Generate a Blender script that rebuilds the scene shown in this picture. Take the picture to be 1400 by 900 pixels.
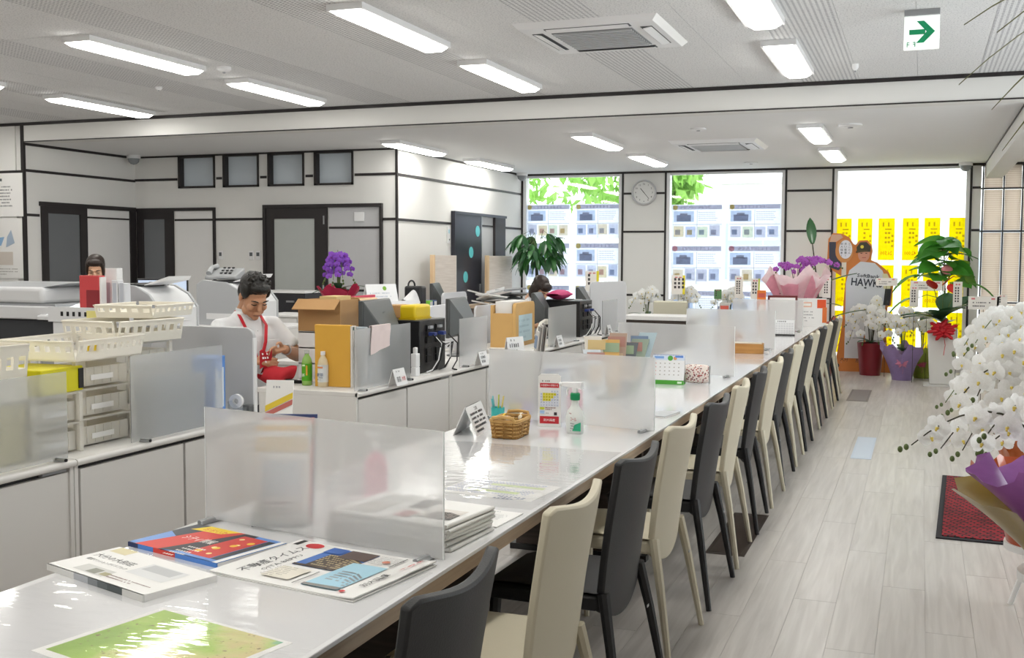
import bpy, bmesh, math, random
from mathutils import Vector, Matrix, Euler
R_ = math.radians
rnd = random.Random(7)
scene = bpy.context.scene
for o in list(bpy.data.objects): bpy.data.objects.remove(o)
COL = scene.collection

# ------------------------------------------------------------------ camera
CAMH = 1.5; FPX = 1480.0
def cam_axes(yaw, pitch, roll):
    f = Vector((math.sin(yaw)*math.cos(pitch), math.cos(yaw)*math.cos(pitch), math.sin(pitch)))
    r = Vector((math.cos(yaw), -math.sin(yaw), 0)); u = r.cross(f)
    c, s = math.cos(roll), math.sin(roll)
    return c*r+s*u, -s*r+c*u, f
CR, CU, CF = cam_axes(R_(-20.7), R_(-3.73), R_(.25))
cd = bpy.data.cameras.new('camera'); cam = bpy.data.objects.new('camera', cd); COL.objects.link(cam)
cd.sensor_width = 36; cd.lens = FPX/1400*36; cd.clip_start = .05; cd.clip_end = 300
cam.matrix_world = Matrix(((CR.x, CU.x, -CF.x, 0), (CR.y, CU.y, -CF.y, 0), (CR.z, CU.z, -CF.z, CAMH), (0, 0, 0, 1)))
scene.camera = cam
def at(px, py, x=None, y=None, z=None):
    """point of the room seen at a photo position, on the plane x=, y= or z="""
    d = CR*((px-700)/FPX) - CU*((py-450)/FPX) + CF
    t = x/d.x if x is not None else (y/d.y if y is not None else (z-CAMH)/d.z)
    return Vector((d.x*t, d.y*t, CAMH+d.z*t))

# ------------------------------------------------------------------ world, exposure
w = bpy.data.worlds.new('sky'); scene.world = w; w.use_nodes = True
bg = w.node_tree.nodes['Background']; bg.inputs[0].default_value = (.93, .97, 1, 1); bg.inputs[1].default_value = 4.6
scene.view_settings.view_transform = 'Standard'; scene.view_settings.look = 'None'
scene.view_settings.gamma = 1; scene.view_settings.use_curve_mapping = False
scene.view_settings.exposure = 0.0
LAMP = 21.0

# ------------------------------------------------------------------ materials
def lin(c):
    if isinstance(c, str):
        c = [int(c[i:i+2], 16) for i in (0, 2, 4)]
    return tuple(((v/255)/12.92 if v/255 <= .04045 else ((v/255+.055)/1.055)**2.4) for v in c)
MATS = {}
def M(name, color=None, rough=.5, metal=0, trans=0, ior=1.45, var=.03, vscale=8, bump=0, bscale=60, emit=0, spec=.5, coat=0, sub=0, alpha=1, sheen=0):
    if name in MATS: return MATS[name]
    m = bpy.data.materials.new(name); m.use_nodes = True; nt = m.node_tree; p = nt.nodes['Principled BSDF']
    c = lin(color)
    tc = nt.nodes.new('ShaderNodeTexCoord')
    if var:
        nz = nt.nodes.new('ShaderNodeTexNoise'); nz.inputs['Scale'].default_value = vscale; nz.inputs['Detail'].default_value = 3
        nt.links.new(tc.outputs['Object'], nz.inputs['Vector'])
        mx = nt.nodes.new('ShaderNodeMix'); mx.data_type = 'RGBA'
        mx.inputs[6].default_value = (*[v*(1-var) for v in c], 1); mx.inputs[7].default_value = (*[min(1, v*(1+var)) for v in c], 1)
        nt.links.new(nz.outputs[0], mx.inputs[0]); nt.links.new(mx.outputs[2], p.inputs['Base Color'])
    else: p.inputs['Base Color'].default_value = (*c, 1)
    p.inputs['Roughness'].default_value = rough; p.inputs['Metallic'].default_value = metal
    p.inputs['Transmission Weight'].default_value = trans; p.inputs['IOR'].default_value = ior
    p.inputs['Specular IOR Level'].default_value = spec; p.inputs['Coat Weight'].default_value = coat
    p.inputs['Coat Roughness'].default_value = .05; p.inputs['Alpha'].default_value = alpha
    if sheen: p.inputs['Sheen Weight'].default_value = sheen
    if sub:
        p.inputs['Subsurface Weight'].default_value = sub; p.inputs['Subsurface Radius'].default_value = (.01, .006, .004)
    if bump:
        bz = nt.nodes.new('ShaderNodeTexNoise'); bz.inputs['Scale'].default_value = bscale; bz.inputs['Detail'].default_value = 4
        nt.links.new(tc.outputs['Object'], bz.inputs['Vector'])
        bp = nt.nodes.new('ShaderNodeBump'); bp.inputs['Strength'].default_value = bump; bp.inputs['Distance'].default_value = .01
        nt.links.new(bz.outputs[0], bp.inputs['Height']); nt.links.new(bp.outputs[0], p.inputs['Normal'])
    if emit:
        p.inputs['Emission Color'].default_value = (*c, 1); p.inputs['Emission Strength'].default_value = emit
    MATS[name] = m; return m
def C(color, rough=.5, **k):
    """plain coloured material by colour code"""
    key = 'c_%s_%d' % (color if isinstance(color, str) else '%02x%02x%02x' % tuple(int(v) for v in color), int(rough*100))
    return M(key + ''.join('_%s%s' % i for i in sorted(k.items())), color, rough, **k)

def schlick(nt, f0=.04):
    lw = nt.nodes.new('ShaderNodeLayerWeight'); lw.inputs[0].default_value = .5
    a = nt.nodes.new('ShaderNodeMath'); a.operation = 'POWER'; a.inputs[1].default_value = 5; nt.links.new(lw.outputs['Facing'], a.inputs[0])
    b = nt.nodes.new('ShaderNodeMath'); b.operation = 'MULTIPLY_ADD'; b.inputs[1].default_value = 1-f0; b.inputs[2].default_value = f0; nt.links.new(a.outputs[0], b.inputs[0]); return b
def mat_glass():
    m = bpy.data.materials.new('window_glass'); m.use_nodes = True; nt = m.node_tree; nt.nodes.clear()
    out = nt.nodes.new('ShaderNodeOutputMaterial'); mix = nt.nodes.new('ShaderNodeMixShader'); fr = schlick(nt)
    t = nt.nodes.new('ShaderNodeBsdfTransparent'); g = nt.nodes.new('ShaderNodeBsdfGlossy'); g.inputs['Roughness'].default_value = .02
    t.inputs[0].default_value = (.97, .985, .98, 1)
    nt.links.new(fr.outputs[0], mix.inputs[0]); nt.links.new(t.outputs[0], mix.inputs[1]); nt.links.new(g.outputs[0], mix.inputs[2]); nt.links.new(mix.outputs[0], out.inputs[0])
    return m
MATS['window_glass'] = mat_glass()
def mat_frost(name, tint, rough, milk, clear=.0, tl_share=.5):
    """frosted acrylic: rough refraction, a milky diffuse share and a little clear transmission"""
    m = bpy.data.materials.new(name); m.use_nodes = True; nt = m.node_tree; nt.nodes.clear()
    out = nt.nodes.new('ShaderNodeOutputMaterial')
    rf = nt.nodes.new('ShaderNodeBsdfRefraction'); rf.inputs['Color'].default_value = (*lin(tint), 1); rf.inputs['Roughness'].default_value = rough; rf.inputs['IOR'].default_value = 1.2
    tr = nt.nodes.new('ShaderNodeBsdfTransparent'); tr.inputs[0].default_value = (*lin(tint), 1)
    tl = nt.nodes.new('ShaderNodeBsdfTranslucent'); tl.inputs[0].default_value = (*lin(tint), 1)
    df = nt.nodes.new('ShaderNodeBsdfDiffuse'); df.inputs[0].default_value = (*lin(tint), 1)
    gl = nt.nodes.new('ShaderNodeBsdfGlossy'); gl.inputs['Roughness'].default_value = .3
    nz = nt.nodes.new('ShaderNodeTexNoise'); nz.inputs['Scale'].default_value = 400
    bp = nt.nodes.new('ShaderNodeBump'); bp.inputs['Strength'].default_value = .08; bp.inputs['Distance'].default_value = .001
    nt.links.new(nz.outputs[0], bp.inputs['Height']); nt.links.new(bp.outputs[0], df.inputs['Normal'])
    def mix(a, b, f):
        x = nt.nodes.new('ShaderNodeMixShader'); x.inputs[0].default_value = f
        nt.links.new(a.outputs[0], x.inputs[1]); nt.links.new(b.outputs[0], x.inputs[2]); return x
    a = mix(rf, tr, clear); b = mix(df, tl, tl_share); c = mix(a, b, milk); d = mix(c, gl, .04)
    nt.links.new(d.outputs[0], out.inputs[0]); MATS[name] = m; return m
FROST = mat_frost('frosted_acrylic', 'f8f8f8', .17, .32, .08)
FROST2 = mat_frost('frosted_desk_panel', 'f8f9fa', .17, .28, .08)
TRAYM = mat_frost('translucent_plastic', 'fdfbf6', .15, .6, .5, .35)
CLEARP = mat_frost('clear_plastic', 'f6f8f8', .05, .06, .8)
def mat_trans(name, color, share=.5, rough=.6, coat=0):
    """thin leaf, petal, paper: diffuse plus translucent"""
    if name in MATS: return MATS[name]
    m = bpy.data.materials.new(name); m.use_nodes = True; nt = m.node_tree; p = nt.nodes['Principled BSDF']; out = nt.nodes['Material Output']
    c = (*lin(color), 1)
    nz = nt.nodes.new('ShaderNodeTexNoise'); nz.inputs['Scale'].default_value = 14
    mx = nt.nodes.new('ShaderNodeMix'); mx.data_type = 'RGBA'; mx.inputs[6].default_value = (*[v*.85 for v in c[:3]], 1); mx.inputs[7].default_value = (*[min(1, v*1.1) for v in c[:3]], 1)
    nt.links.new(nz.outputs[0], mx.inputs[0]); nt.links.new(mx.outputs[2], p.inputs['Base Color'])
    p.inputs['Roughness'].default_value = rough; p.inputs['Coat Weight'].default_value = coat
    t = nt.nodes.new('ShaderNodeBsdfTranslucent'); nt.links.new(mx.outputs[2], t.inputs[0])
    s = nt.nodes.new('ShaderNodeMixShader'); s.inputs[0].default_value = share
    nt.links.new(p.outputs[0], s.inputs[1]); nt.links.new(t.outputs[0], s.inputs[2]); nt.links.new(s.outputs[0], out.inputs[0])
    MATS[name] = m; return m
def mat_emit(name, color, strength):
    m = bpy.data.materials.new(name); m.use_nodes = True; nt = m.node_tree; nt.nodes.clear()
    out = nt.nodes.new('ShaderNodeOutputMaterial'); e = nt.nodes.new('ShaderNodeEmission'); e.inputs[0].default_value = (*lin(color), 1); e.inputs[1].default_value = strength
    nt.links.new(e.outputs[0], out.inputs[0]); MATS[name] = m; return m
mat_emit('lamp_light', 'fffdf6', LAMP)

def nodes_of(m): return m.node_tree, m.node_tree.nodes['Principled BSDF']
def mat_floor():
    m = M('pale_plank', 'c9c3be', .32, var=0, spec=.5); nt, p = nodes_of(m); N = nt.nodes; L = nt.links
    tc = N.new('ShaderNodeTexCoord'); oi = N.new('ShaderNodeObjectInfo')
    mp = N.new('ShaderNodeMapping'); mp.inputs['Scale'].default_value = (30, 1.6, 1)
    ad = N.new('ShaderNodeVectorMath'); ad.operation = 'ADD'; cb = N.new('ShaderNodeCombineXYZ'); ml = N.new('ShaderNodeMath'); ml.operation = 'MULTIPLY'; ml.inputs[1].default_value = 40
    L.new(oi.outputs['Random'], ml.inputs[0]); L.new(ml.outputs[0], cb.inputs[0]); L.new(ml.outputs[0], cb.inputs[1])
    L.new(tc.outputs['Object'], ad.inputs[0]); L.new(cb.outputs[0], ad.inputs[1]); L.new(ad.outputs[0], mp.inputs[0])
    nz = N.new('ShaderNodeTexNoise'); nz.inputs['Scale'].default_value = 1; nz.inputs['Detail'].default_value = 6; nz.inputs['Distortion'].default_value = .6
    L.new(mp.outputs[0], nz.inputs['Vector'])
    cr = N.new('ShaderNodeValToRGB'); cr.color_ramp.elements[0].position = .3; cr.color_ramp.elements[1].position = .75
    cr.color_ramp.elements[0].color = (*lin('aba5a0'), 1); cr.color_ramp.elements[1].color = (*lin('c3beb9'), 1)
    L.new(nz.outputs[0], cr.inputs[0])
    hv = N.new('ShaderNodeHueSaturation'); mr = N.new('ShaderNodeMapRange'); mr.inputs[3].default_value = .97; mr.inputs[4].default_value = 1.03
    L.new(oi.outputs['Random'], mr.inputs[0]); L.new(mr.outputs[0], hv.inputs['Value']); L.new(cr.outputs[0], hv.inputs['Color']); L.new(hv.outputs[0], p.inputs['Base Color'])
    bp = N.new('ShaderNodeBump'); bp.inputs['Strength'].default_value = .06; bp.inputs['Distance'].default_value = .003; L.new(nz.outputs[0], bp.inputs['Height']); L.new(bp.outputs[0], p.inputs['Normal'])
    return m
mat_floor()
def mat_ceiling_tile(name, striped):
    m = M(name, 'd8d8d8', .9, var=0, spec=.1); nt, p = nodes_of(m); N = nt.nodes; L = nt.links
    tc = N.new('ShaderNodeTexCoord')
    sp = N.new('ShaderNodeTexNoise'); sp.inputs['Scale'].default_value = 90; sp.inputs['Detail'].default_value = 2; L.new(tc.outputs['Object'], sp.inputs['Vector'])
    cr = N.new('ShaderNodeValToRGB'); cr.color_ramp.elements[0].position = .36; cr.color_ramp.elements[1].position = .44
    cr.color_ramp.elements[0].color = (*lin('c0c0c2'), 1); cr.color_ramp.elements[1].color = (*lin('e3e3e3'), 1)
    L.new(sp.outputs[0], cr.inputs[0]); last = cr.outputs[0]
    if striped:   # rows of drilled holes: dark slots running along the room
        sx = N.new('ShaderNodeSeparateXYZ'); L.new(tc.outputs['Object'], sx.inputs[0])
        def wave(o, per, thr):
            a = N.new('ShaderNodeMath'); a.operation = 'MULTIPLY'; a.inputs[1].default_value = 2*math.pi/per; L.new(o, a.inputs[0])
            b = N.new('ShaderNodeMath'); b.operation = 'SINE'; L.new(a.outputs[0], b.inputs[0])
            c = N.new('ShaderNodeMath'); c.operation = 'GREATER_THAN'; c.inputs[1].default_value = thr; L.new(b.outputs[0], c.inputs[0]); return c.outputs[0]
        g = N.new('ShaderNodeMath'); g.operation = 'MULTIPLY'; L.new(wave(sx.outputs[0], .0325, .25), g.inputs[0]); L.new(wave(sx.outputs[1], .03, -.2), g.inputs[1])
        mx = N.new('ShaderNodeMix'); mx.data_type = 'RGBA'; L.new(g.outputs[0], mx.inputs[0]); L.new(last, mx.inputs[6]); mx.inputs[7].default_value = (*lin('a6a6aa'), 1); last = mx.outputs[2]
    L.new(last, p.inputs['Base Color']); return m
mat_ceiling_tile('ceiling_tile_plain', False); mat_ceiling_tile('ceiling_tile_drilled', True)
def mat_stripes(name, c0, c1, per, axis, duty=.0, rough=.6):
    m = M(name, c0, rough, var=0); nt, p = nodes_of(m); N = nt.nodes; L = nt.links
    tc = N.new('ShaderNodeTexCoord'); sx = N.new('ShaderNodeSeparateXYZ'); L.new(tc.outputs['Object'], sx.inputs[0])
    a = N.new('ShaderNodeMath'); a.operation = 'MULTIPLY'; a.inputs[1].default_value = 2*math.pi/per; L.new(sx.outputs[axis], a.inputs[0])
    b = N.new('ShaderNodeMath'); b.operation = 'SINE'; L.new(a.outputs[0], b.inputs[0])
    mr = N.new('ShaderNodeMapRange'); mr.inputs[1].default_value = duty; mr.inputs[2].default_value = duty+.3; L.new(b.outputs[0], mr.inputs[0])
    mx = N.new('ShaderNodeMix'); mx.data_type = 'RGBA'; L.new(mr.outputs[0], mx.inputs[0]); mx.inputs[6].default_value = (*lin(c0), 1); mx.inputs[7].default_value = (*lin(c1), 1)
    L.new(mx.outputs[2], p.inputs['Base Color']); return m
def add_translucent(m, share):
    nt, p = nodes_of(m); out = nt.nodes['Material Output']; t = nt.nodes.new('ShaderNodeBsdfTranslucent'); s = nt.nodes.new('ShaderNodeMixShader'); s.inputs[0].default_value = share
    src = p.inputs['Base Color'].links[0].from_socket; nt.links.new(src, t.inputs[0]); nt.links.new(p.outputs[0], s.inputs[1]); nt.links.new(t.outputs[0], s.inputs[2]); nt.links.new(s.outputs[0], out.inputs[0])
add_translucent(mat_stripes('pleated_blind', 'f6ede4', 'e2d5ca', .028, 2, .6), .5)
def mat_wood(name, c0, c1, scale=(3, 40, 40), rough=.5):
    m = M(name, c0, rough, var=0); nt, p = nodes_of(m); N = nt.nodes; L = nt.links
    tc = N.new('ShaderNodeTexCoord'); mp = N.new('ShaderNodeMapping'); mp.inputs['Scale'].default_value = scale; L.new(tc.outputs['Object'], mp.inputs[0])
    nz = N.new('ShaderNodeTexNoise'); nz.inputs['Scale'].default_value = 1; nz.inputs['Detail'].default_value = 5; nz.inputs['Distortion'].default_value = .5; L.new(mp.outputs[0], nz.inputs['Vector'])
    cr = N.new('ShaderNodeValToRGB'); cr.color_ramp.elements[0].position = .3; cr.color_ramp.elements[1].position = .7
    cr.color_ramp.elements[0].color = (*lin(c0), 1); cr.color_ramp.elements[1].color = (*lin(c1), 1); L.new(nz.outputs[0], cr.inputs[0]); L.new(cr.outputs[0], p.inputs['Base Color']); return m
mat_wood('edge_wood', 'a08a74', 'bfa98f', (40, 2, 40)); mat_wood('pale_board', 'd9cdc2', 'e9dfd6', (3, 3, 60)); mat_wood('dark_brown_board', '3d342f', '564a43', (3, 3, 40))
mat_wood('wood_block', 'a5713c', 'c4904f', (4, 30, 30)); mat_wood('pale_wood_edge', 'dcb98e', 'ecd2ae', (30, 30, 2))
WALL = M('wall_paint', 'e4e3e0', .85, var=.015, vscale=3, bump=.02, bscale=150, spec=.2)
WHITE = M('white_laminate', 'e6e5e4', .35, var=.01)
CEILP = M('ceiling_paint', 'e9e9e9', .9, var=.01, spec=.1)
DARK = M('dark_trim', '2b2728', .45, var=.05)
BLACKP = M('black_plastic', '1c1c1e', .35, var=.05)
GREYP = M('grey_plastic', '9b9da0', .45, var=.03)
WHITEP = M('white_plastic', 'e9e9ea', .4, var=.01)
METAL = M('brushed_metal', 'b8babd', .3, 1.0, var=.03)
PAPER = M('paper', 'ecebe9', .6, var=.02)
CARD = M('cardboard', 'b98f5e', .75, var=.05)

# ------------------------------------------------------------------ mesh building
class MB:
    def __init__(s): s.v = []; s.f = []; s.mi = []; s.mats = []; s.cur = 0; s.X = None
    def use(s, m):
        if m not in s.mats: s.mats.append(m)
        s.cur = s.mats.index(m); return s
    def add(s, vs, fs):
        b = len(s.v)
        for p in vs:
            p = Vector(p); s.v.append(s.X @ p if s.X else p)
        for f in fs: s.f.append([i+b for i in f]); s.mi.append(s.cur)
        return s
    def quad(s, a, b, c, d): return s.add((a, b, c, d), ((0, 1, 2, 3),))
    def boxm(s, x0, x1, y0, y1, z0, z1):
        return s.add([(x, y, z) for z in (z0, z1) for y in (y0, y1) for x in (x0, x1)],
                     ((0, 2, 3, 1), (4, 5, 7, 6), (0, 1, 5, 4), (2, 6, 7, 3), (0, 4, 6, 2), (1, 3, 7, 5)))
    def box(s, c, d, rot=(0, 0, 0)):
        E_ = Euler(rot).to_matrix(); c = Vector(c)
        vs = [c+E_ @ Vector((x*d[0]/2, y*d[1]/2, z*d[2]/2)) for z in (-1, 1) for y in (-1, 1) for x in (-1, 1)]
        return s.add(vs, ((0, 2, 3, 1), (4, 5, 7, 6), (0, 1, 5, 4), (2, 6, 7, 3), (0, 4, 6, 2), (1, 3, 7, 5)))
    def hexa(s, lo, hi):   # 4 lower + 4 upper corners, both counter-clockwise from above
        return s.add(list(lo)+list(hi), ((3, 2, 1, 0), (4, 5, 6, 7), (0, 1, 5, 4), (1, 2, 6, 5), (2, 3, 7, 6), (3, 0, 4, 7)))
    def tube(s, pts, r, n=8, cap=True, flat=None):
        pts = [Vector(p) for p in pts]; rs = r if isinstance(r, (list, tuple)) else [r]*len(pts)
        vs = []; up = None
        for i, p in enumerate(pts):
            t = (pts[min(i+1, len(pts)-1)]-pts[max(i-1, 0)]).normalized()
            if up is None:
                up = Vector((0, 0, 1)) if abs(t.z) < .9 else Vector((1, 0, 0))
            a = t.cross(up).normalized(); b = a.cross(t).normalized(); up = b
            for k in range(n):
                an = 2*math.pi*k/n; q = a*math.cos(an)+b*math.sin(an)*(flat or 1)
                vs.append(p+q*rs[i])
        fs = []
        for i in range(len(pts)-1):
            for k in range(n): fs.append((i*n+k, i*n+(k+1) % n, (i+1)*n+(k+1) % n, (i+1)*n+k))
        if cap: fs.append(tuple(range(n-1, -1, -1))); fs.append(tuple((len(pts)-1)*n+k for k in range(n)))
        return s.add(vs, fs)
    def cyl(s, p0, p1, r0, r1=None, n=16): return s.tube((p0, p1), [r0, r0 if r1 is None else r1], n)
    def lathe(s, prof, c=(0, 0, 0), n=20, sx=1, sy=1, cap=True):
        vs = []; fs = []
        for r, z in prof:
            for k in range(n):
                a = 2*math.pi*k/n; vs.append((c[0]+r*sx*math.cos(a), c[1]+r*sy*math.sin(a), c[2]+z))
        for i in range(len(prof)-1):
            for k in range(n): fs.append((i*n+k, i*n+(k+1) % n, (i+1)*n+(k+1) % n, (i+1)*n+k))
        if cap: fs.append(tuple(range(n-1, -1, -1))); fs.append(tuple((len(prof)-1)*n+k for k in range(n)))
        return s.add(vs, fs)
    def prism(s, pts, d, axis=1, off=0):
        """closed 2-d outline (counter-clockwise) given thickness d along an axis; plane coordinates fill the other two axes in order"""
        def to(p, h):
            if axis == 0: return (h, p[0], p[1])
            if axis == 1: return (p[0], h, p[1])
            return (p[0], p[1], h)
        n = len(pts); vs = [to(p, off) for p in pts]+[to(p, off+d) for p in pts]
        fs = [tuple(range(n)), tuple(range(2*n-1, n-1, -1))]+[(i, n+i, n+(i+1) % n, (i+1) % n) for i in range(n)]
        return s.add(vs, fs)
    def grid(s, fn, nu, nv, thick=None):
        """surface fn(u,v) with u,v in 0..1, optional thickness along its normals"""
        P_ = [[Vector(fn(i/nu, j/nv)) for j in range(nv+1)] for i in range(nu+1)]
        w_ = nv+1
        q = [(i*w_+j, (i+1)*w_+j, (i+1)*w_+j+1, i*w_+j+1) for i in range(nu) for j in range(nv)]
        A = [p for row in P_ for p in row]
        if not thick: return s.add(A, q)
        Nn = [Vector() for _ in A]
        for f in q:
            nn = (A[f[2]]-A[f[0]]).cross(A[f[3]]-A[f[1]])
            for i in f: Nn[i] += nn
        B = [p-(n.normalized() if n.length else n)*thick for p, n in zip(A, Nn)]
        m = len(A)
        fs = q+[tuple(i+m for i in reversed(f)) for f in q]
        bd = [j for j in range(w_)]+[i*w_+nv for i in range(1, nu+1)]+[nu*w_+j for j in range(nv-1, -1, -1)]+[i*w_ for i in range(nu-1, 0, -1)]
        for a, b in zip(bd, bd[1:]+bd[:1]): fs.append((a, b, b+m, a+m))
        return s.add(A+B, fs)
    def ball(s, c, r, n=12, k=8):
        r = r if isinstance(r, (list, tuple)) else (r, r, r)
        vs = [(c[0], c[1], c[2]-r[2])]; 
        for i in range(1, k):
            t = math.pi*i/k-math.pi/2
            for j in range(n): a = 2*math.pi*j/n; vs.append((c[0]+r[0]*math.cos(t)*math.cos(a), c[1]+r[1]*math.cos(t)*math.sin(a), c[2]+r[2]*math.sin(t)))
        vs.append((c[0], c[1], c[2]+r[2])); fs = []
        for j in range(n):
            fs.append((0, 1+(j+1) % n, 1+j)); fs.append((len(vs)-1, 1+(k-2)*n+j, 1+(k-2)*n+(j+1) % n))
            for i in range(k-2): fs.append((1+i*n+j, 1+i*n+(j+1) % n, 1+(i+1)*n+(j+1) % n, 1+(i+1)*n+j))
        return s.add(vs, fs)
    def mesh(s, name, mat=None, smooth=35, fix=True):
        me = bpy.data.meshes.new(name); me.from_pydata([tuple(p) for p in s.v], [], s.f)
        ms = s.mats if s.mats else [mat]
        for m in ms: me.materials.append(m)
        if s.mats: me.polygons.foreach_set('material_index', s.mi)
        if fix:
            bm = bmesh.new(); bm.from_mesh(me); bmesh.ops.recalc_face_normals(bm, faces=bm.faces); bm.to_mesh(me); bm.free()
        if smooth: me.shade_smooth(); me.set_sharp_from_angle(angle=R_(smooth))
        me.update(); return me
    def obj(s, name, mat=None, parent=None, bevel=0, smooth=35, seg=2, fix=True, loc=None, rot=None):
        return mk(name, s.mesh(name, mat, smooth, fix), parent, bevel, seg, loc, rot)
def mk(name, me, parent=None, bevel=0, seg=2, loc=None, rot=None):
    o = bpy.data.objects.new(name, me); COL.objects.link(o)
    if parent is not None: o.parent = parent
    if loc is not None: o.location = loc
    if rot is not None: o.rotation_euler = rot
    if bevel:
        b = o.modifiers.new('bevel', 'BEVEL'); b.width = bevel; b.segments = seg; b.limit_method = 'ANGLE'; b.angle_limit = R_(40)
    return o
def tag(o, label=None, cat=None, group=None, kind=None):
    if label: o['label'] = label
    if cat: o['category'] = cat
    if group: o['group'] = group
    if kind: o['kind'] = kind
    return o
def thing(name, label, cat, loc=(0, 0, 0), rz=0, group=None):
    o = bpy.data.objects.new(name, None); COL.objects.link(o); o.location = loc; o.rotation_euler = (0, 0, rz); o.empty_display_size = .1
    return tag(o, label, cat, group)
def struct(o): o['kind'] = 'structure'; return o
def copy_tree(o, parent=None):
    c = o.copy(); COL.objects.link(c); c.parent = parent
    for ch in list(o.children): copy_tree(ch, c)
    return c
def bx(name, mat, x0, x1, y0, y1, z0, z1, parent=None, bevel=0):
    """axis-aligned block whose origin is its own centre"""
    c = ((x0+x1)/2, (y0+y1)/2, (z0+z1)/2)
    return MB().boxm(x0-c[0], x1-c[0], y0-c[1], y1-c[1], z0-c[2], z1-c[2]).obj(name, mat, parent, bevel, loc=c)

# lettering ---------------------------------------------------------------
_T = {}; BOLD = {'SoftBank', 'HAWKS'}
def glyphs(s, font_ok=True):
    if s in _T: return _T[s]
    cu = bpy.data.curves.new('lettering', 'FONT'); cu.body = s; cu.align_x = 'CENTER'; cu.align_y = 'CENTER'; cu.resolution_u = 1; cu.offset = .022 if s in BOLD else .006
    o = bpy.data.objects.new('lettering', cu); COL.objects.link(o)
    dg = bpy.context.evaluated_depsgraph_get(); e = o.evaluated_get(dg); me = e.to_mesh()
    vs = [tuple(v.co) for v in me.vertices]; fs = [tuple(p.vertices) for p in me.polygons]; e.to_mesh_clear()
    bpy.data.objects.remove(o); bpy.data.curves.remove(cu)
    if vs:
        x0 = min(v[0] for v in vs); x1 = max(v[0] for v in vs); y0 = min(v[1] for v in vs); y1 = max(v[1] for v in vs)
        vs = [(v[0]-(x0+x1)/2, v[1]-(y0+y1)/2, 0) for v in vs]; dim = (x1-x0, y1-y0)
    else: dim = (1, 1)
    _T[s] = (vs, fs, dim); return _T[s]
class Page:
    """flat print: coloured areas, photographs and lettering on a page of its own plane (u right, v up)"""
    def __init__(s, w, h, lift=.0006): s.m = MB(); s.w = w; s.h = h; s.k = lift; s.lv = 0
    def z(s): s.lv += 1; return s.k*(1+.03*s.lv)
    def rect(s, x, y, w, h, col, rough=.5):
        z = s.z(); s.m.use(C(col, rough, var=0)); s.m.quad((x, y, z), (x+w, y, z), (x+w, y+h, z), (x, y+h, z)); return s
    def poly(s, pts, col, rough=.5):
        z = s.z(); s.m.use(C(col, rough, var=0)); s.m.add([(p[0], p[1], z) for p in pts], (tuple(range(len(pts))),)); return s
    def disc(s, x, y, r, col, ry=None, n=20):
        return s.poly([(x+r*math.cos(2*math.pi*i/n), y+(ry or r)*math.sin(2*math.pi*i/n)) for i in range(n)], col)
    def text(s, t, x, y, size, col='202020', width=None, vertical=False, mirror=False):
        s.m.use(C(col, .5, var=0)); z = s.z()
        if vertical:
            for i, ch in enumerate(t): s.text(ch, x, y-i*size*1.08, size, col)
            return s
        vs, fs, d = glyphs(t); k = size/max(d[1], .3); kx = (width/d[0]) if width else k
        if mirror: kx = -kx
        s.m.add([(x+v[0]*kx, y+v[1]*k, z) for v in vs], fs); return s
    def lines(s, x, y, w, n, pitch, h=None, col='55565a', seed=0, fill=.9, cell=None):
        """rows of print too small to read"""
        r = random.Random(seed); h = h or pitch*.5; s.m.use(C(col, .5, var=0)); z = s.z(); cell = cell or h*1.25
        for i in range(n):
            yy = y-i*pitch; xx = x; end = x+w*(fill if i < n-1 else fill*.6)*r.uniform(.85, 1)
            while xx < end:
                ww = cell*r.uniform(.45, .8)
                if r.random() > .08: s.m.quad((xx, yy, z), (xx+ww, yy, z), (xx+ww, yy+h*r.uniform(.7, 1), z), (xx, yy+h, z))
                xx += cell
        return s
    def photo(s, x, y, w, h, cols, seed=0):
        """a printed building photograph: sky, facade bands, window rows"""
        r = random.Random(seed); s.rect(x, y, w, h, cols[0])
        def q(u, v): return (x+w*(.2+.8*u), y+h*((.06+.86*v)*(1-.42*u)+.02))
        s.poly([q(0, 0), q(.55, 0), q(.55, 1), q(0, .72)], cols[3]); s.poly([q(.55, 0), q(1, 0), q(1, 1), q(.55, 1)], cols[1])
        for i in range(7):
            for k in range(8):
                if r.random() < .15: continue
                u0 = .57+.05*k; v0 = .08+.125*i; s.poly([q(u0, v0), q(u0+.036, v0), q(u0+.036, v0+.07), q(u0, v0+.07)], cols[2])
                u0 = .03+.063*k; v1 = v0*(.74+.26*(u0/.55)); s.poly([q(u0, v1), q(u0+.045, v1+.01), q(u0+.045, v1+.06), q(u0, v1+.05)], cols[2])
        s.poly([(x, y), (x+w, y), (x+w, y+h*.1), (x, y+h*.07)], cols[3]); return s
    def obj(s, parent, loc=(0, 0, 0), rot=(0, 0, 0), name='print'):
        if not s.m.f: return None
        return s.m.obj(name, None, parent, smooth=0, fix=False, loc=loc, rot=rot)
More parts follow.
